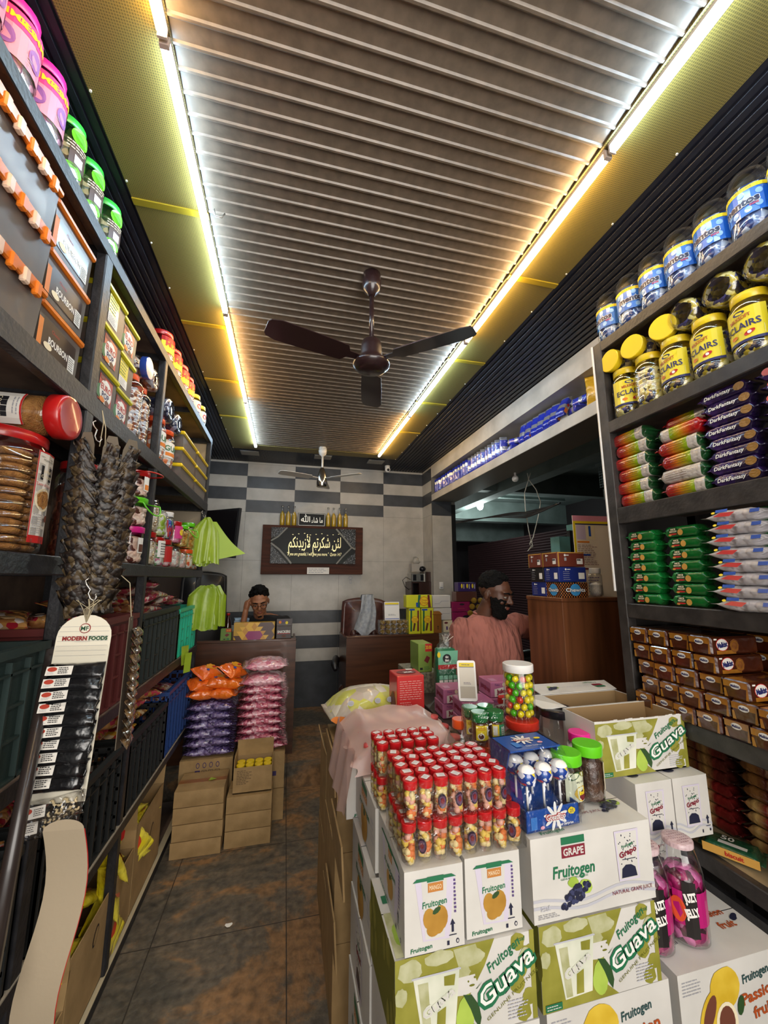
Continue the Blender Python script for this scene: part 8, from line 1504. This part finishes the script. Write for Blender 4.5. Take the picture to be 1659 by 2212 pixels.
# ---- biscuit packs. local x runs along the shelf, front is -y
def rp(label, pr, y, z, dx=.0, rot=0, grp=None, jit=.02): return pr(label, (XR+.055+dx, y, z), Euler((0, 0, -PI/2+rot+random.uniform(-jit, jit))), grp)
NUT = ramp_mat('red_to_green_foil', [(0, '8c0c14'), (.22, 'a81814'), (.36, 'c06014'), (.5, 'b89410'), (.66, '84a014'), (.7, '84a014')], span=(-.085, .085), rough=.2, coat=.9, bump=.5); SILW = mat('pale_silver_panel', 'b4aca4', .25, coat=.8, bump=.7, bscale=40); DGF = mat('dark_green_foil', '14401f', .25, coat=.9, bump=.5)
def nut(all_silver=False, flip=False):
    def f():
        t = thing('biscuit_packet', '', 'biscuit packet'); pack_mesh(.185, .072, .052, NUT, seed=5+all_silver, segm=lambda x: DGF if x > .066 else SILW if (x > .030 or all_silver) else NUT).build('wrapper', t)
        mb = MB(); F = Face(mb, (0, -.0365, .026), (1, 0, 0), (0, 0, 1), off=.0012)
        for k in range(4): F.rect(-.06, .010-k*.008, .02, .0112-k*.008, BROWN, 1)
        mb.build('print', t); return t
    return f
n0, n1 = Proto(nut()), Proto(nut(True))
C1 = 'red to green foil biscuit packet, '
for i in range(6): rp(C1+f'{lvl(i, 6)} of the stack beside the right shelf post', n0, 1.255+.012*(i % 2), 1.941+i*.0525, dx=.0, grp='red and green foil packets')
for i in range(6): (rp(C1+f'{lvl(i, 6)} of the second stack'+(', its silver back outward' if i == 1 else ''), n1 if i == 1 else n0, 1.055+.008*(i % 2), 1.941+i*.0525, rot=PI if i == 4 else 0, dx=0 if i < 5 else .05, grp=None if i in (1, 4) else 'red and green foil packets'))
VIO = mat('violet_foil', '38205c', .2, col2='1e1233', scale=18, coat=.9, bump=.9, bscale=40); CKP = mat('cookie_picture', '8a6428', .4, bump=.4)
def vio(k):
    def f():
        t = thing('biscuit_packet', '', 'biscuit packet'); pack_mesh(.165 if k == 0 else .2, .06, .042, VIO, seed=20+k, crink=.05).build('wrapper', t); mb = MB(); F = Face(mb, (0, -.0305, .021), (1, 0, 0), (0, 0, 1), off=.002)
        if k == 0: F.text('DarkFantasy', -.012, 0, .012, WHITE, l=2, bold=.02, w=.085, shear=.2); F.ell(.052, .0, .016, .013, CKP, 1)
        else: F.ell(-.065, .004, .014, .011, mat('vio_red', 'c04a3c', .3), 1); F.text('DarkFantasy', .02, 0, .012, WHITE, l=2, bold=.02, w=.10, shear=.2)
        mb.build('print', t); return t
    return f
v0, v1 = Proto(vio(0)), Proto(vio(1))
for i in range(8): rp(f'dark violet biscuit packet, {lvl(i, 8)} of the stack beside the red foil ones', v0, .895+.006*math.sin(i*2), 1.941+i*.0405, dx=-.0, grp='violet packets, narrow stack')
for i in range(8): rp(f'dark violet biscuit packet, {lvl(i, 8)} of the stack at the right edge', v1, .70+.006*math.sin(i*3), 1.941+i*.0405, dx=-.005, grp='violet packets, right stack')
GRF = mat('bright_green_foil', '147c34', .2, col2='0f6428', scale=12, coat=.9, bump=.6, bscale=35); BISC = mat('biscuit_picture', 'c89848', .4)
def grn():
    t = thing('biscuit_packet', '', 'biscuit packet'); pack_mesh(.145, .06, .040, GRF, seed=40, crink=.05).build('wrapper', t); mb = MB(); F = Face(mb, (0, -.0305, .020), (1, 0, 0), (0, 0, 1), off=.002)
    F.ell(-.022, .003, .019, .013, mat('pack_deep_green', '0c4420', .3), 1); F.text('NICE', -.022, .008, .006, CREAM, l=2, bold=.04); F.text('BISCUIT', -.022, .0, .005, CREAM, l=2, bold=.04, w=.028); F.ell(-.024, -.009, .016, .003, RED, 2); F.ell(.004, -.004, .010, .011, BISC, 2); F.ell(-.035, -.012, .006, .003, BISC, 2); mb.build('print', t); return t
g0 = Proto(grn)
for c, (y, dx) in enumerate(((1.262, 0), (1.095, -.0), (.925, .10))):
    for i in range(7 if c < 2 else 8): rp(f'bright green biscuit packet, {lvl(i, 7 if c < 2 else 8)} of the {["stack by the post", "second stack", "third stack, deeper in"][c]}', g0, y+.004*math.sin(i*2.2+c), 1.554+i*.0405, dx=dx, grp='bright green packets, '+['first', 'second', 'third'][c]+' stack')
WHF = mat('white_packet_foil', 'c4c0c0', .3, col2='aeaaae', scale=20, coat=.7, bump=.9, bscale=30)
def wht():
    t = thing('biscuit_packet', '', 'biscuit packet'); pillow(.19, .10, .042, WHF, 50, crink=.08, fin=.018).build('wrapper', t); mb = MB(); F = Face(mb, (0, -.046, .020), (1, 0, 0), (0, .45, 1), off=.004); F.poly([(-.05, -.006), (.0, -.010), (.012, .004), (-.03, .006)], mat('pack_red', 'b02828', .3), 2); F.rect(-.045, .008, -.01, .018, BLUE, 2); F.ell(-.048, .006, .006, .004, YELLOW, 3); F.rect(.05, -.004, .075, .008, mat('pack_blue', '2a4a9a', .3), 1); mb.build('print', t); return t
w0 = Proto(wht)
for i in range(8): rp(f'white biscuit packet with red and blue marks, {lvl(i, 8)} beside the green ones', w0, .90+.006*math.sin(i*1.7), 1.554+i*.0385, dx=-.025, grp='white packets at the right edge')
for i in range(4): rp(f'white biscuit packet cut by the right edge of the photo, {lvl(i, 4)}', w0, .70, 1.554+i*.0385, dx=-.015, grp='white packets, second stack')
# ---- malkist cracker packs: long axis into the shelf, ends outward
MKB = mat('brown_cracker_wrap', '3a180c', .22, col2='4a2010', scale=10, coat=.9, bump=.4, bscale=30); MKG = mat('golden_caramel_wrap', '84501a', .2, col2='9c6820', scale=14, coat=1, bump=.4, bscale=30); LBW = mat('logo_white', 'd8d4cc', .4); CRK = mat('cracker_picture', '8a5424', .4, col2='6a3c18', scale=80)
def mkt():
    t = thing('cracker_packet', '', 'biscuit packet'); L_, W_, H_ = .20, .075, .056; mb = MB(); mb.box((-L_/2, -W_/2, 0), (L_/2, W_/2, H_), MKB, bev=.006); mb.build('wrapper', t); mb = MB()
    F = Face(mb, (L_/2, -W_/2, 0), (0, 1, 0), (0, 0, 1)); F.rect(.004, H_*.62, W_-.004, H_-.003, MKG, 1); F.poly([(.004, 0.004), (.014, .004), (.010, H_*.5), (.004, H_*.5)], MKG, 1); F.poly([(W_-.012, .004), (W_-.004, .004), (W_-.004, H_*.62), (W_-.008, H_*.62)], MKG, 1); F.ell(W_*.50, H_*.70, .015, .009, LBW, 2); F.text('Malkist', W_*.5, H_*.70, .0075, NAVY, l=3, bold=.03, w=.024)
    F = Face(mb, (L_/2, W_/2, 0), (-1, 0, 0), (0, 0, 1)); F.rect(.02, H_*.06, .10, H_*.26, MKG, 1); F.ell(.045, H_*.58, .026, .020, RED, 1.5); F.ell(.045, H_*.58, .024, .018, LBW, 2); F.text('Malkist', .045, H_*.58, .015, NAVY, l=3, bold=.05, w=.042, rot=.12); F.ell(.095, H_*.5, .020, .021, CRK, 2, n=8); F.ell(.095, H_*.5, .015, .016, MKG, 2.5, n=8); F.ell(.095, H_*.5, .012, .013, CRK, 3, n=8); F.rect(.012, H_*.84, .024, H_*.92, LBW, 2)
    F = Face(mb, (-L_/2, -W_/2, H_), (1, 0, 0), (0, 1, 0)); F.rect(.15, .004, .194, W_-.004, MKG, 1); F.poly([(.02, .01), (.1, .03), (.1, .045), (.02, .03)], MKG, 1); mb.build('print', t); return t
mk_ = Proto(mkt); MR = [(11, 0), (8, .03), (7, .005), (6, .03), (4, .0), (4, -.01)]; WH = ['bottom', 'second', 'third', 'fourth', 'fifth', 'top']
MR = [(9, 0), (6, .02), (5, .0), (4, .0)]; WH = ['bottom', 'second', 'third', 'fourth']
MR = [(11, .0, 0), (6, .03, .0), (5, .01, .0), (4, .0, .0), (4, -.005, .0)]; WH = ['bottom', 'second', 'third', 'fourth', 'top']
for r, (n_, off, _) in enumerate(MR):
    for i in range(n_): mk_(f'brown cracker packet, {WH[r]} layer on the fifth right shelf, {NTH[i]} from the far end', (XR+.10-.012*(r < 2)+.006*math.sin(i*2+r), 1.288-off-i*.078, 1.176+r*.058), PI, 'cracker packets, '+WH[r]+' layer')
for r, (n_, z0) in enumerate(((6, 0), (6, 1), (5, 2), (5, 3), (6, 4))):
    for i in range(n_): mk_(f'brown cracker packet in the dark rear row, {WH[r]} layer, {NTH[i]} from the far end', (XR+.33, 1.28-i*.205*0-i*.080, 1.176+r*.058), PI, 'cracker packets at the back')
# ---- lowest stocked shelf: dark stacks of biscuit sleeves
SLV = ramp_mat('brown_gold_sleeve', [(0, '3a1a10'), (.25, '7a5228'), (.4, '4a1c14'), (.55, '8c6838'), (.7, '5a2018'), (1, '2c120c')], span=(-.1, .1), bump=.6); SLR = ramp_mat('red_cream_sleeve', [(0, '5a1414'), (.2, 'a88850'), (.35, '6a1818'), (.5, 'b89860'), (.65, '701c18'), (1, '4a1010')], span=(-.1, .1), bump=.6)
sl = [Proto(lambda: (lambda t: (pack_mesh(.21, .06, .038, SLV, seed=61, crink=.08).build('wrapper', t), t)[1])(thing('biscuit_sleeve', '', 'biscuit packet'))), Proto(lambda: (lambda t: (pack_mesh(.21, .06, .036, SLR, seed=62, crink=.08).build('wrapper', t), t)[1])(thing('biscuit_sleeve', '', 'biscuit packet')))]
for c, y in enumerate((1.24, 1.02, .80)):
    for i in range(7): rp(f'{"red and cream" if i < 4 else "brown and gold"} biscuit sleeve on the low right shelf, {lvl(i, 7)}, {["far", "middle", "near"][c]} stack', sl[0 if i > 3 else 1], y, .791+i*.039, dx=.14, grp=('red' if i < 4 else 'brown')+' biscuit sleeves, '+['far', 'middle', 'near'][c]+' stack')
GYP = mat('dark_green_pack', '1c4a30', .3, coat=.7, bump=.4); t = thing('biscuit_packet', 'green and yellow biscuit packet lying on the pale board of the low right shelf', 'biscuit packet', (XR+.075, 1.10, .792), -PI/2+.5); pack_mesh(.16, .085, .035, GYP, seed=71, segm=lambda x: GYP).build('wrapper', t)
mb = MB(); F = Face(mb, (0, -.0435, .017), (1, 0, 0), (0, 0, 1), off=.001); F.rect(-.068, -.012, .068, .012, BISC, 1); F.text('biscuit', .01, 0, .012, RED, l=2, bold=.03); F = Face(mb, (0, 0, .0355), (1, 0, 0), (0, 1, 0)); F.text('50', -.01, .01, .024, LBW, l=2, bold=.02); F.rect(-.03, -.03, .04, -.012, LBW, 2); mb.build('print', t)
for c, y in enumerate((.93,)):
    for i in range(3): t = thing('biscuit_packet', f'dark green biscuit packet standing beside the red sleeves, {ORD[i]} of three', 'biscuit packet', (XR+.10, .90, .792+i*.036), -PI/2); pack_mesh(.10, .07, .034, GYP, seed=80+i).build('wrapper', t)
